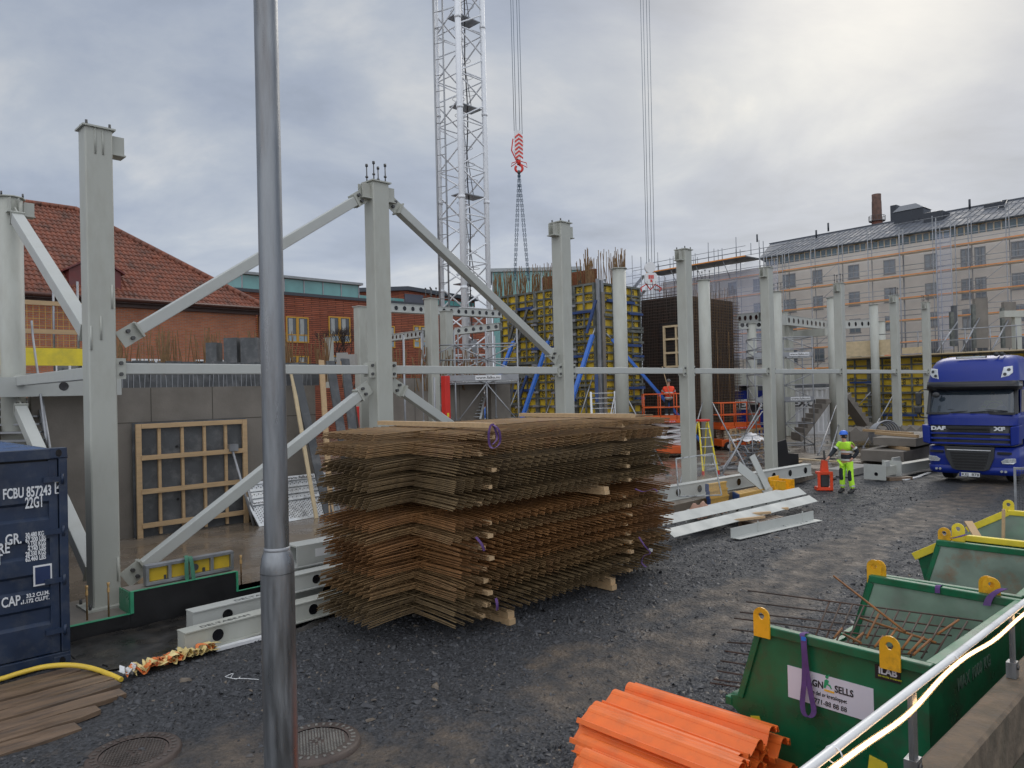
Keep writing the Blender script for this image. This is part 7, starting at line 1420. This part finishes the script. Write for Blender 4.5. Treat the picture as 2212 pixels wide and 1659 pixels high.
def brick_building():
    r = thing('brick_building', 'old brick building with a hipped red tile roof behind the big column', 'building', S(-6,38,0)); O = -6
    bm_ = brickmat('orange_red_brick', (.42,.135,.055), (.31,.092,.04), (.24,.18,.14), bw=.26, bh=.08)
    U1 = 18.53; b = MB(); b.box(0,0,0,U1-O,10,7.8); part('wall', b, bm_, r)
    b = MB(); b.box(-.2,-.45,7.72,U1-O+.35,-.0,7.82); b.box(-.2,-.2,7.55,U1-O+.12,-.002,7.72); part('eaves_cornice', b, mat('dark_brown_wood', (.06,.035,.03), .6), r)
    b = MB(); b.cyl((-.2,-.52,7.86),(U1-O+.4,-.52,7.86),.09,n=10); b.cyl((U1-O+.1,-.15,7.8),(U1-O+.1,-.15,3),.06,n=8); split('gutter', b, mat('brown_gutter', (.09,.04,.03), .4, .3), r)
    tm = mat('red_roof_tiles', (.21,.072,.042), .7, 0, .3, 3, .3, 30, dirt=(.07,.045,.035), dirt_amt=.8, dirt_scale=1.3)
    N_, L_, B_ = NT(tm); 
    zr = 13.2; vr = 5.6; xr = 11.4-O
    tile_roof((-.3,-.5,7.86),(U1-O+.45,-.5,7.86),(3,vr,zr),(xr,vr,zr),'',tm,r)
    tile_roof((U1-O+.45,-.5,7.86),(U1-O+.45,11,7.86),(xr,vr,zr),(xr,vr+.3,zr),'',tm,r)
    b = MB(); 
    def ridge(p, q):
        p = Vector(p); q = Vector(q); n = int((q-p).length/.38)
        for k in range(n): a = p+(q-p)*k/n; c = p+(q-p)*(k+1.08)/n; b.cyl(a+Vector((0,0,.03)), c+Vector((0,0,.0)), .13, .16, n=8)
    ridge((U1-O+.45,-.5,7.9),(xr,vr,zr+.03)); ridge((xr,vr,zr+.03),(3,vr,zr+.03)); part('ridge_tiles', b, tm, r)
    b = MB(); b.ball((U1-O-4.3,.1+2.4,10.55),.12); b.cyl((U1-O-4.3,2.5,10.1),(U1-O-4.3,2.5,10.5),.05,n=6); part('finial', b, tm, r)
    dm = mat('dark_red_sheet', (.14,.03,.028), .45, 0, .15, 3)
    for k, u in enumerate((5.9, 10.75)):
        x = u-O; d = None; b = MB(); b.add([(x-1.1,.15,8.1),(x+1.1,.15,8.1),(x+1.1,.15,9.2),(x,.1,9.8),(x-1.1,.15,9.2),(x-1.1,2.1,9.2),(x+1.1,2.1,9.2),(x,2.6,9.8)], [(0,1,2,3,4),(1,6,2),(0,4,5),(2,6,7,3),(4,3,7,5)]); d = part('dormer', b, dm, r)
        b = MB(); b.box(x-.42,.08,8.3,x+.42,.13,9.4); b.box(x-.02,.06,8.3,x+.02,.079,9.4); part('dormer_window', b, K['white'], d); b = MB(); [b.box(x-.36+.38*i,.068,8.36+.35*j,x-.04+.38*i,.074,8.64+.35*j) for i in (0,1) for j in (0,1,2)]; part('panes', b, K['glassdk'], d)
        b = MB(); b.prism([(x-1.25,9.2),(x,9.95),(x+1.25,9.2),(x+1.25,9.12),(x,9.86),(x-1.25,9.12)], .0, 2.6); part('dormer_roof', b, dm, d)
    for u in (9.0, 12.2, 15.2): x = u-O; b = MB(); b.box(x,-.03,4.05,x+1.7,.02,5.1); f = part('window', b, K['white'], r); b = MB(); [b.box(x+.08+.55*k,-.05,4.12,x+.52+.55*k,-.035,5.02) for k in range(3)]; part('panes', b, K['glassdk'], f)
brick_building()
# ============================================================ terracotta building with teal glass penthouses
def clad_building():
    r = thing('clad_building', 'red terracotta clad building with yellow framed windows and teal glass rooftops', 'building', S(18,47,0)); O = 18
    m = brickmat('terracotta_cladding', (.34,.10,.05), (.24,.068,.035), (.05,.018,.012), bw=1.3, bh=.135, ms=.02, bumpy=1)
    b = MB(); b.box(0,0,0,26,16,10.1); part('wall', b, m, r)
    b = MB(); b.box(-.1,-.12,10.1,26.1,.25,10.32); part('roof_edge', b, mat('dark_lead', (.05,.055,.065), .5), r)
    ym = mat('ochre_window_frame', (.52,.28,.03), .5)
    def win(px, py, px1, py1, low=True):
        a = PV(px, py, 47); c = PV(px1, py1, 47); x0, x1, z0, z1 = a[0]-O, c[0]-O, c[1], a[1]
        b = MB(); t = .09; b.box(x0,-.06,z0,x0+t,.02,z1); b.box(x1-t,-.06,z0,x1,.02,z1); b.box(x0+t,-.06,z1-t,x1-t,.02,z1); b.box(x0+t,-.06,z0,x1-t,.02,z0+t); b.box((x0+x1)/2-.1,-.06,z0+t,(x0+x1)/2+.1,.02,z1-t); b.box(x0+t,-.055,z0+.5,(x0+x1)/2-.1,.02,z0+.57); b.box((x0+x1)/2+.1,-.055,z0+.5,x1-t,.02,z0+.57); f = part('window', b, ym, r)
        b = MB(); b.box(x0+t,-.02,z0+t,x1-t,-.008,z1-t); part('glass', b, K['glassdk'], f)
        b = MB(); [b.box(x0+t+.12+q,-.027,z0+.58,x0+t+.42+q,-.021,z1-t-.05) for q in (0,(x1-x0)/2)]; split('curtain', b, mat('grey_curtain', (.35,.37,.36), .8), f)
        b = MB(); b.box(x0+t,-.027,z0+t,x1-t,-.021,z0+.5); part('frosted_pane', b, mat('frosted_glass', (.25,.33,.38), .3), f)
    for (x0, x1) in ((556,588),(617,667),(709,757),(824,853),(892,921)): win(x0, 683 if x0 < 800 else 703, x1, 741 if x0 < 800 else 752)
    for (x0, x1) in ((617,667),(715,757)): win(x0, 768, x1, 800)
    def pent(px, py, px1, py1, v, dep, lab):
        a = PV(px, py, v); c = PV(px1, py1, v); x0, x1, z1, z0 = a[0]-O, c[0]-O, a[1], 10.15; y = v-47
        b = MB(); b.box(x0,y,z0,x1,y+dep,z1); p = part('glass_penthouse', b, K['teal'], r, label=lab)
        b = MB(); b.box(x0-.25,y-.3,z1,x1+.25,y+dep+.2,z1+.18); part('flat_roof', b, mat('penthouse_roof', (.25,.28,.29), .5), p)
        b = MB(); n = max(2, int((x1-x0)/1.5)); [b.box(x0+(x1-x0)*k/n-.04,y-.05,z0,x0+(x1-x0)*k/n+.04,y-.001,z1) for k in range(n+1)]; b.box(x0,y-.04,z0+(z1-z0)*.30,x1,y-.001,z0+(z1-z0)*.30+.05); [b.box(x1+.001,y+dep*k/5-.04,z0,x1+.05,y+dep*k/5+.04,z1) for k in range(6)]; part('mullions', b, K['galv_lt'], p)
    pent(522, 592, 774, 606, 50, 6, 'left teal glass penthouse'); 
    pent(842, 655, 955, 655, 49, 4, 'middle teal glass strip')
    r2 = thing('glass_building', 'long dark roofed building with teal glazing behind the crane mast', 'building', S(36,55,0)); P = D(845, 628, 62); Q = D(962, 600, 55); R_x = D(1085, 618, 60); T = D(1063, 588, 72)
    b = MB(); b.prism([(0,0),(14,0),(14,12.2),(5.5,12.6),(0,12.0)], 0, 8); 
    part('body', b, m, r2)
    b = MB(); b.prism([(-.2,12.0),(5.5,12.62),(14.2,12.2),(14.2,12.55),(5.5,12.98),(-.2,12.35)], -.3, 8.2); part('dark_roof', b, mat('dark_lead2', (.06,.07,.085), .5), r2)
    b = MB(); b.box(0.3,-.06,10.2,5.2,-.01,11.8); b.box(7.5,-.06,9.6,13.8,-.01,12.0); split('glazing', b, K['teal'], r2)
    b = MB(); b.box(5.25,-.08,9.6,7.4,-.01,12.3); part('dark_panel', b, mat('slate_panel', (.09,.10,.13), .5), r2); b = MB(); [b.box(.3+1.2*k,-.1,10.2,.36+1.2*k,-.061,11.8) for k in range(5)]; [b.box(7.5+1.2*k,-.1,9.6,7.56+1.2*k,-.061,12.0) for k in range(6)]; part('mullions', b, K['galv_lt'], r2)
    a = D(1063, 581, 66); c = D(1250, 592, 66); r3 = thing('glass_penthouse', 'teal glass rooftop behind the rusty starter bars above the formwork', 'building', Vector((a.x,66,0)), rad(0)); w_ = c.x-a.x
    b = MB(); b.box(0,0,0,w_,8,a.z-.3); part('glazed_body', b, K['teal'], r3); b = MB(); b.box(-.3,-.3,a.z-.3,w_+.3,8,a.z); part('flat_roof', b, mat('penthouse_roof2', (.3,.33,.34), .5), r3); b = MB(); [b.box(w_*k/7-.04,-.06,6,w_*k/7+.04,-.001,a.z-.3) for k in range(8)]; part('mullions', b, K['galv_lt'], r3)
clad_building()
# bare shrub
def shrub():
    rr = random.Random(21); b = MB(); base = D(735, 800, 34)
    def br(p, d, L, r_, k):
        q = p+d*L; b.cyl(p, q, r_, r_*.7, n=4, caps=False)
        if k: [br(q, (d+Vector((rr.uniform(-.7,.7), rr.uniform(-.7,.7), rr.uniform(-.15,.6)))).normalized(), L*.72, r_*.65, k-1) for _ in range(3)]
    r = thing('bare_shrub', 'bare dark shrub in front of the yellow framed windows', 'shrub', base, 0); base = Vector((0,0,-.8))
    for k in range(7): br(base+Vector((rr.uniform(-.8,.8),0,0)), Vector((rr.uniform(-.7,.7), rr.uniform(-.3,.3), 1)).normalized(), 1.0, .03, 4)
    part('branches', b, mat('dark_twigs', (.04,.025,.022), .9), r)
shrub()
# ============================================================ tower crane mast
def crane():
    w_ = 1.86; c = Vector((-2.52, 42, 0)); O = S(*[UV(c)[0]-w_/2, UV(c)[1]-w_/2, 0]); r = thing('crane_mast', 'white lattice tower crane mast rising out of the top of the picture', 'crane', O, A45); wm = mat('white_crane_paint', (.74,.76,.79), .45, 0, .06, 2, dirt=(.55,.55,.56), dirt_amt=.3)
    H = 32; 
    for x, y, q in ((0,0,.19),(w_,0,.16),(0,w_,.13),(w_,w_,.13)): b = MB(); b.cyl((x,y,0),(x,y,H),q*.9,n=14); part('chord', b, wm, r)
    b = MB(); st = 1.3; n = int(H/st)
    for k in range(n):
        z = k*st; 
        for (a, c_) in (((0,0),(w_,0)),((w_,0),(w_,w_)),((w_,w_),(0,w_)),((0,w_),(0,0))):
            p, q = (a, c_) if k%2 == 0 else (c_, a); b.cyl((*p,z+.1),(*q,z+st-.1),.045,n=6,caps=False)
            if k%2 == 0: b.cyl((*a,z),(*c_,z),.035,n=6,caps=False)
    o = part('lattice_bracing', b, wm, r)
    for k in range(6): z = 4.15+5.0*k; b = MB(); b.box(.1,.1,z,w_-.1,w_*.55,z+.05); part('platform', b, K['galv_lt'], r); b = MB(); [b.cyl((x,y,z-.35),(x,y,z-.2),q,n=12) for x, y, q in ((0,0,.20),(w_,0,.17),(0,w_,.15),(w_,w_,.15))]; split('joint_collar', b, wm, r)
    for k in range(6):
        z0 = 4.2+5*k; p0, p1 = Vector((w_*.75,w_*.3,z0-5)), Vector((w_*.45,w_*.6,z0+1.1)); s = Vector((.2,.2,0)); b = MB(); [b.cyl(p0+s*q, p1+s*q, .022, n=5) for q in (-1,1)]
        for j in range(20): m = p0+(p1-p0)*j/20; b.cyl(m-s, m+s, .014, n=4, caps=False)
        for j in range(1, 7): m = p0+(p1-p0)*j/6.5; b.tube([m+Vector((.36*math.cos(t), .36*math.sin(t), .0)) for t in [i*math.pi/6 for i in range(13)]], .014, 4, caps=False)
        o = part('ladder', b, K['galv_lt'], r)
    b = MB(); b.cyl((-.35,w_*.9,0),(-.35,w_*.9,H),.06,n=8); b.cyl((-.12,w_*.62,0),(-.12,w_*.62,H),.05,n=8); [b.cyl((-.35,w_*.9,z*.9+.3),(-.12,w_*.62,z*.9+.3),.02,n=4) for z in range(34)]; part('service_rail', b, K['galv_lt'], r)
    b = MB(); b.tube([(w_*.45+.05*math.sin(z*1.1), w_*.2+.04*math.cos(z*.8), z*1.0) for z in range(0, 33)], .035, 6); part('power_cable', b, K['black'], r)
    b = MB(); b.box(.6,.2,5.3,1.1,.5,6.0); part('switch_box', b, K['galv_lt'], r)
    b = MB(); b.box(-1.4,-1.4,0,w_+1.4,w_+1.4,1.0); part('base_block', b, K['conc'], r)
crane()
def hook():
    Y = 33; T = D(1121, 283, Y); r = thing('hook_block', 'red and white striped crane hook block hanging right of the crane mast', 'crane hook', T, 0)
    f = lambda px, py: D(px, py, Y)-T
    b = MB(); b.prism([(p.x, p.z) for p in (f(1110,285), f(1118,282), f(1124,284), f(1131,308), f(1128,330), f(1122,347), f(1116,343), f(1110,325))], -.12, .12); bl_ = part('pulley_block', b, K['white'], r)
    b = MB()
    for k in range(6): z = f(1120,292+k*9).z; x0 = f(1112,300).x; x1 = f(1129,300).x; xm = (x0+x1)/2; b.prism([(x0,z-.10),(xm,z+.04),(x1,z-.10),(x1,z-.19),(xm,z-.05),(x0,z-.19)], -.135, -.1205)
    part('stripes', b, K['red'], bl_)
    b = MB(); a = f(1108,300); c = f(1107,340); b.beam(a, f(1105,325), .06, .05); b.beam(f(1105,325), f(1117,350), .06, .05); part('side_cheek', b, K['red'], r)
    b = MB(); b.tube([f(1119,348), f(1106,352)*1.0, f(1104,360), f(1118,350)], .022, 5); b.tube([f(1123,348), f(1137,352), f(1139,362), f(1124,354)], .022, 5); split('rope_guard', b, K['red'], r)
    b = MB(); b.cyl(f(1121,345), f(1121,356), .09, n=10); part('swivel', b, K['red'], r)
    c = f(1121,364); b = MB(); b.tube([c+Vector((.0+.16*math.sin(t), 0, .16*math.cos(t))) for t in [i*math.pi/8 for i in range(15)]], .055, 8); part('hook', b, K['red'], r)
    for k, (x0, x1) in enumerate(((1103,1112),(1108,1116),(1116,1124),(1121,1129))):
        top = D(x0-1.5, -60, Y-.0); b = MB(); b.cyl(top-T, f(x1-1, 290), .012, n=5); part('rope', b, K['chain'], r)
    r = thing('chain_sling', 'two leg blue grey chain sling hanging from the crane hook behind the formwork', 'chain', D(1121,372,Y), 0); O = D(1121,372,Y)
    for k, (x, y) in enumerate(((1112,606),(1142,606))):
        e = D(x, y, Y)-O; n = int(e.length/.11); b = MB()
        for q in (-.05, .05):
            for j in range(n): p = e*(j/n)+Vector((q*(1-abs(j/n-.5)),0,0)); c = e*((j+1.05)/n)+Vector((q*(1-abs(j/n-.5)),0,0)); d = (c-p).normalized(); s = Vector((1,0,0)) if j%2 else Vector((0,1,0)); b.tube([p+s*.022, c+s*.022, c-s*.022, p-s*.022, p+s*.022], .011, 4, caps=False)
        part('chain_leg', b, K['chain'], r)
    b = MB(); b.ball((0,0,0), .09); part('master_link', b, K['bolt'], r)
    Y = 37; T = D(1405, 565, Y); f = lambda px, py: D(px, py, Y)-T; r = thing('hook_block', 'grey hook block with red squares and red frame hanging above the rebar cage', 'crane hook', T, 0)
    b = MB(); c = f(1404,578); b.cyl(c+Vector((0,-.1,0)), c+Vector((0,.1,0)), .27, n=20); part('upper_pulley', b, K['white'], r)
    b = MB(); a = f(1392,590); d = f(1419,614); b.prism([(a.x+.1,a.z),(d.x-.1,a.z),(d.x,a.z-.1),(d.x,d.z+.1),(d.x-.1,d.z),(a.x+.1,d.z),(a.x,d.z+.1),(a.x,a.z-.1)], -.1, .1); pl = part('lower_plate', b, K['white'], r)
    b = MB(); [b.box(f(1400+4*k,595).x-.0,-.115,f(1400,603).z,f(1403+4*k,595).x,-.1005,f(1400,595).z) for k in range(3)]; b.box(f(1404,605).x,-.115,f(1404,610).z,f(1408,605).x,-.1005,f(1404,604.5).z); split('red_square', b, K['red'], pl)
    b = MB(); [b.beam(f(*p), f(*q), .05, .05) for p, q in (((1396,614),(1384,622)),((1384,622),(1386,630)),((1415,614),(1428,622)),((1428,622),(1425,630)),((1396,614),(1405,626)),((1415,614),(1405,626)))]; split('red_frame', b, K['red'], r)
    for x0, x1 in ((1383,1397),(1389,1401),(1396,1408),(1402,1414)): b = MB(); b.cyl(D(x0-1,-60,Y)-T, f(x1,570), .012, n=5); part('rope', b, K['chain'], r)
hook()
# ============================================================ long grey building under scaffolding, right
def grey_building():
    A = Vector((30.5, 86.6, 0)); ang = math.atan2(-.759, .651); L0, L1 = -16, 46
    r = thing('plastered_building', 'long beige plastered building with a dark metal roof under scaffolding at right', 'building', A, ang)
    pm = mat('beige_plaster', (.72,.665,.60), .85, 0, .06, 1.2); b = MB(); b.box(-15.6,0,0,L1,14,17.05); part('wall', b, pm, r)
    b = MB(); b.box(-.5,-.03,17.06,L1,.2,17.85); bd = part('membrane_band', b, mat('teal_membrane', (.06,.12,.15), .4, 0, .5, 2.5, .5, 5), r)
    b = MB(); [b.box(s*.62,-.09,17.06,s*.62+.1,-.031,17.84) for s in range(0, 72)]; b.box(-.5,-.09,17.851,L1,-.03,17.93); part('timber_studs', b, K['woodpale'], bd)
    rm = mat('dark_seam_roof', (.10,.11,.13), .62, .0, .2, 1.0, dirt=(.14,.15,.17), dirt_amt=.5, dirt_scale=.4)
    zr, yr, ze = 20.95, 6.6, 17.95; rs = -3.6; b = MB(); b.add([(-1,-.6,ze),(L1,-.6,ze),(L1,yr,zr),(rs,yr,zr)], [(0,1,2,3)]); b.add([(L1,yr,zr),(rs,yr,zr),(rs-2,14.6,ze),(L1,14.6,ze)], [(0,1,2,3)]); b.add([(-1,-.6,ze),(rs,yr,zr),(rs-2,14.6,ze)], [(0,1,2)]); rf = part('roof', b, rm, r)
    b = MB(); k = -.6
    while k < L1: f = 1; b.beam((k,-.6,ze+.02),(k,-.6+(yr+.6)*f,ze+(zr-ze)*f+.02),.035,.06); k += .62
    part('standing_seams', b, rm, rf); b = MB(); b.box(rs-.1,yr-.15,zr-.02,L1,yr+.15,zr+.09); part('ridge_cap', b, rm, rf)
    b = MB(); b.box(-1.0,-.78,ze-.1,L1,-.6,ze+.04); part('gutter', b, mat('dark_gutter', (.05,.055,.06), .4, .4), rf)
    def onroof(s, t): return (s, -.6+(yr+.6)*t, ze+(zr-ze)*t)
    dk = mat('black_roof_box', (.035,.04,.05), .4, .2)
    def P2S(px, py):     # pixel -> (s,t) on the roof plane
        d = CM.to_3x3() @ Vector(((px-CX)/F, -(py-CY)/F, -1)); Mi = Matrix.Rotation(-ang, 3, 'Z'); o = Mi @ (Vector((0,0,CAMZ))-A); dd = Mi @ d
        k_ = (zr-ze)/(yr+.6); t = (ze+k_*(o.y+.6)-o.z)/(dd.z-k_*dd.y); q = o+dd*t; return q.x, (q.y+.6)/(yr+.6)
    Z7 = lambda x, y: ((2600+x/1.545)/1.823, (600+y/1.545)/1.823)
    for (x0, y0, w_, h_, cap) in ((1425,440,3.0,1.3,1),(1605,430,1.8,1.0,0),(1970,345,1.7,.45,0),(1402,405,.7,1.5,0)):
        s, t = P2S(*Z7(x0, y0)); p = onroof(s, t); b = MB(); b.box(p[0],p[1]-.1,p[2]-.3,p[0]+w_,p[1]+2.0,p[2]+h_); bx = part('roof_box', b, dk, r, .05)
        if cap: b = MB(); b.prism([(p[0]-.1,p[2]+h_),(p[0]+w_+.1,p[2]+h_),(p[0]+w_-.7,p[2]+h_+.55),(p[0]+.7,p[2]+h_+.55)], p[1]-.2, p[1]+2.1); part('box_lid', b, K['galv_lt'], bx)
    for (x0, y0, x1, y1) in ((1540,430,1610,360),(2060,350,2120,270)):
        s, t = P2S(*Z7(x0, y0)); s1, t1 = P2S(*Z7(x1, y1)); p = Vector(onroof(s, t))+Vector((0,-.1,.15)); q = Vector(onroof(s1, min(t1,.98)))+Vector((0,-.1,.15)); b = MB(); [b.beam(p+Vector((e,0,0)), q+Vector((e,0,0)), .05, .08) for e in (0,.5)]; [b.beam(p+(q-p)*j/12, p+(q-p)*j/12+Vector((.5,0,0)), .05, .05) for j in range(13)]; part('roof_ladder', b, dk, r)
    for (x0, y0) in ((1023,480),(950,525),(1883,345),(590,545)): s, t = P2S(*Z7(x0, y0)); p = onroof(s, t); b = MB(); b.cyl(p, (p[0],p[1],p[2]+1.0), .11, n=8); part('vent_pipe', b, dk, r)
    # windows
    gm = glassm('pale_window_glass', (.14,.17,.20), .05); fm = mat('grey_window_frame', (.22,.22,.22), .5)
    cols = [(-13,1.15),(-9.3,1.15),(-5.6,1.15),(-2.2,1.2),(1.6,1.6),(5.2,1.15),(9.2,1.2),(12.9,1.2),(16.85,1.2),(20.1,.95),(21.3,.95),(24.3,1.1),(28,1.1),(31.5,1.1),(35,1.1),(39,1.1)]
    for row, zt in enumerate((15.75, 12.85, 9.95, 7.05, 4.2)):
        for s, w_ in cols:
            h_ = 1.5 if s not in (20.1, 21.3) else 1.95; b = MB(); t = .09; z0 = zt-h_
            b.box(s,-.02,z0,s+t,.03,zt); b.box(s+w_-t,-.02,z0,s+w_,.03,zt); b.box(s+t,-.02,zt-t,s+w_-t,.03,zt); b.box(s+t,-.02,z0,s+w_-t,.03,z0+t); b.box(s+w_/2-.05,-.02,z0+t,s+w_/2+.05,.03,zt-t); b.box(s+t,-.018,z0+h_*.55,s+w_/2-.05,.03,z0+h_*.55+.05); b.box(s+w_/2+.05,-.018,z0+h_*.55,s+w_-t,.03,z0+h_*.55+.05)
            b.box(s-.06,-.08,z0-.07,s+w_+.06,-.001,z0-.01); f = part('window', b, fm, r); b = MB(); b.box(s+t,-.008,z0+t,s+w_-t,-.002,zt-t); part('panes', b, gm, f)
    # scaffold
    om = mat('orange_toe_board', (.75,.27,.04), .5, 0, .15, 2); tp = K['galv_lt']
    lifts = [4.75, 7.0, 9.2, 11.4, 13.65, 15.9]; yo, yi = -1.75, -.85; bays = [(-15.5,-.2),(-.2,15.2),(15.2,30.6),(30.6,46)]
    for bi, (s0, s1) in enumerate(bays):
        sc = thing('facade_scaffold', ['left section of the facade scaffold with a projecting top platform, left of the dark roof','middle section of the facade scaffold with orange toe boards','facade scaffold section with orange toe boards behind the truck roof','hidden right section of the facade scaffold'][bi], 'scaffold', A, ang, 'sections of the facade scaffold'); n = 5; st = (s1-s0-.06)/n; top = 18.6 if bi else 19.4
        b = MB(); [b.cyl((s0+.03+st*k,y,0),(s0+.03+st*k,y,top+(.5 if (k+bi)%2 else 0)),.045,n=6) for k in range(n+(1 if bi == 3 else 1)) for y in (yo,yi)]; split('standard', b, tp, sc)
        b = MB(); [b.cyl((s0+.03,yo,z+e),(s1-.03,yo,z+e),.035,n=5) for z in lifts+[17.9] for e in (.5,1.0)]; [b.cyl((s0+.03,yi,z),(s1-.03,yi,z),.035,n=5) for z in lifts]; split('ledger', b, tp, sc)
        b = MB(); [b.cyl((s0+.03+st*k,yo,z),(s0+.03+st*k,yi,z),.035,n=5) for z in lifts for k in range(n+1)]; [b.cyl((s0+.03+st*2,yo-.04,lifts[i]),(s0+.03+st*3,yo-.04,lifts[i+1]),.03,n=5) for i in range(5)]; o = part('cross_tubes', b, tp, sc); o['kind'] = 'stuff'
        for z in lifts: b = MB(); b.box(s0+.03,yo+.06,z-.06,s1-.03,yi-.03,z); dk_ = part('deck', b, K['woodpale'], sc); b = MB(); b.box(s0+.03,yo-.05,z+.0,s1-.03,yo-.015,z+.11); part('toe_board', b, om, dk_); b = MB(); b.box(s0+.03,yo-.055,z+.165,s1-.03,yo-.02,z+.19) if False else b.box(s0+.03,yi+.0,z+.0,s1-.03,yi+.03,z+.06); part('inner_board', b, K['woodpale'], dk_)
        if bi == 0:
            b = MB(); b.box(s0,-3.4,17.9,-1.0,-.2,18.05); pf = part('top_platform', b, K['conc_dk'], sc); b = MB(); b.box(s0,-3.47,17.97,-1.0,-3.41,18.1); part('toe_board', b, om, pf); b = MB(); [b.cyl((s0+1.9*k,-3.4,18),(s0+1.9*k,-3.4,20.4 if k%2 else 19.4),.045,n=6) for k in range(9)]; [b.cyl((s0,-3.4,z),(-1.0,-3.4,z),.035,n=5) for z in (18.6,19.2)]; [b.cyl((s0+3.8*k,-1.8,15.9),(s0+3.8*k,-3.3,17.9),.04,n=5) for k in range(4)]; split('rail', b, tp, pf)
        # netting
        nm = K['net_c'] if bi == 0 else K['net']
        b = MB(); zt = 17.6; b.sheet(lambda i, j: (s0+.05+(s1-s0-.1)*i/60, yo-.09-.05*abs(math.sin(i*math.pi/60*n)), 6.2+(zt-6.2)*j/12-(.18*(1-abs(math.cos(i*math.pi/60*n*1.5)))**2 if j == 12 else 0)), 60, 12); part('netting', b, nm, sc)
    # blue-white loading bays
    b = MB()
    for s in (1.4, 19.0):
        lt = thing('scaffold_lift_shaft', 'bluish netted scaffold shaft %s'%('left, beside the left dark roof end' if s < 5 else 'at the balcony doors near the right edge'), 'scaffold', A, ang); b = MB(); [b.cyl((s+x,y,0),(s+x,y,18.2),.045,n=6) for x in (0,1.3) for y in (-3.0,-1.9)]; split('standard', b, tp, lt); b = MB(); [b.cyl((s,-3.0,z),(s+1.3,-3.0,z),.035,n=5) for z in [4+1.1*k for k in range(13)]]; split('ledger', b, tp, lt); b = MB(); b.sheet(lambda i, j: (s+1.3*i/6, -3.06-.02*math.sin(i*2), 6+11*j/10), 6, 10); part('netting', b, K['net_b'], lt)
    # stair tower with plastic at the far left
    st_ = thing('scaffold_stair_tower', 'sheeted scaffold stair tower at the left end of the plastered building', 'scaffold', A, ang); b = MB(); [b.cyl((-19.5+x,y,0),(-19.5+x,y,19.2+(x%2)),.045,n=6) for x in (0,1.5,3.0) for y in (-3.2,-1.4)]; split('standard', b, tp, st_); b = MB(); [b.cyl((-19.5,y,z),(-16.5,y,z),.035,n=5) for z in [2+1.0*k for k in range(18)] for y in (-3.2,-1.4)]; split('ledger', b, tp, st_); b = MB(); [b.beam((-19.3,-2.3,4+2*k),(-16.7,-2.3,6+2*k),.7,.06) for k in range(7)]; split('stair_flight', b, K['alu'], st_); b = MB(); b.sheet(lambda i, j: (-19.5+3*i/14, -3.3-.12*math.sin(i*1.3+j), 11+7.5*j/14+.3*math.sin(i*.9)), 14, 14); part('plastic_sheet', b, K['net_b'], st_)
K['net_c'] = glassm('blue_tinted_netting', (.54,.56,.68), .6, .34, .2); K['net'] = glassm('white_netting', (.62,.61,.64), .8, .10, .1); K['net_b'] = glassm('bluish_netting', (.52,.56,.70), .6, .22, .2)
grey_building()
# red chimney far behind
def chimney():
    Y = 125; T = D(1893, 420, Y); r = thing('chimney', 'tall round red brick chimney rising behind the dark roof', 'chimney', Vector((T.x, Y, 0)), 0); h = T.z
    b = MB(); b.lathe([(1.15,0),(.86,h-4.5),(.80,h-4.3)], 20); part('shaft', b, brickmat('chimney_brick', (.20,.06,.035), (.15,.045,.03), (.12,.09,.08)), r); b = MB(); b.lathe([(.80,h-4.3),(.76,h-1.2),(.72,h-1.1),(.74,h),(.5,h)], 20); part('worn_top', b, mat('sooty_brick', (.12,.07,.055), .9, 0, .4, 2), r)
    b = MB(); b.lathe([(1.25,h-4.6),(1.3,h-4.5),(.9,h-4.45)], 20); [b.cyl((1.28*math.cos(t),1.28*math.sin(t),h-4.5),(1.28*math.cos(t),1.28*math.sin(t),h-3.7),.03,n=4) for t in [k*math.pi/8 for k in range(16)]]; b.tube([(1.28*math.cos(t),1.28*math.sin(t),h-3.7) for t in [k*math.pi/8 for k in range(17)]], .04, 4, caps=False); part('maintenance_ring', b, K['bolt'], r)
chimney()
# small wire fence piece behind the skips
r = thing('wire_fence_panel', 'grey wire fence panel end at the right edge behind the skips', 'fence', G(2192,1112,0), rad(-35)); b = MB(); b.box(0,-.02,0,.05,.02,1.1) ; b.box(.051,-.02,1.05,2.4,.02,1.1); split('frame_bar', b, K['galv_lt'], r); b = MB(); [b.cyl((x*.05,0,.05),(x*.05,0,1.06),.004,n=4,caps=False) for x in range(1,46)]; [b.cyl((.05,0,.1+z*.06),(2.3,0,.1+z*.06),.004,n=4,caps=False) for z in range(16)]; o = part('wire_mesh', b, K['bolt'], r); o['kind'] = 'stuff'
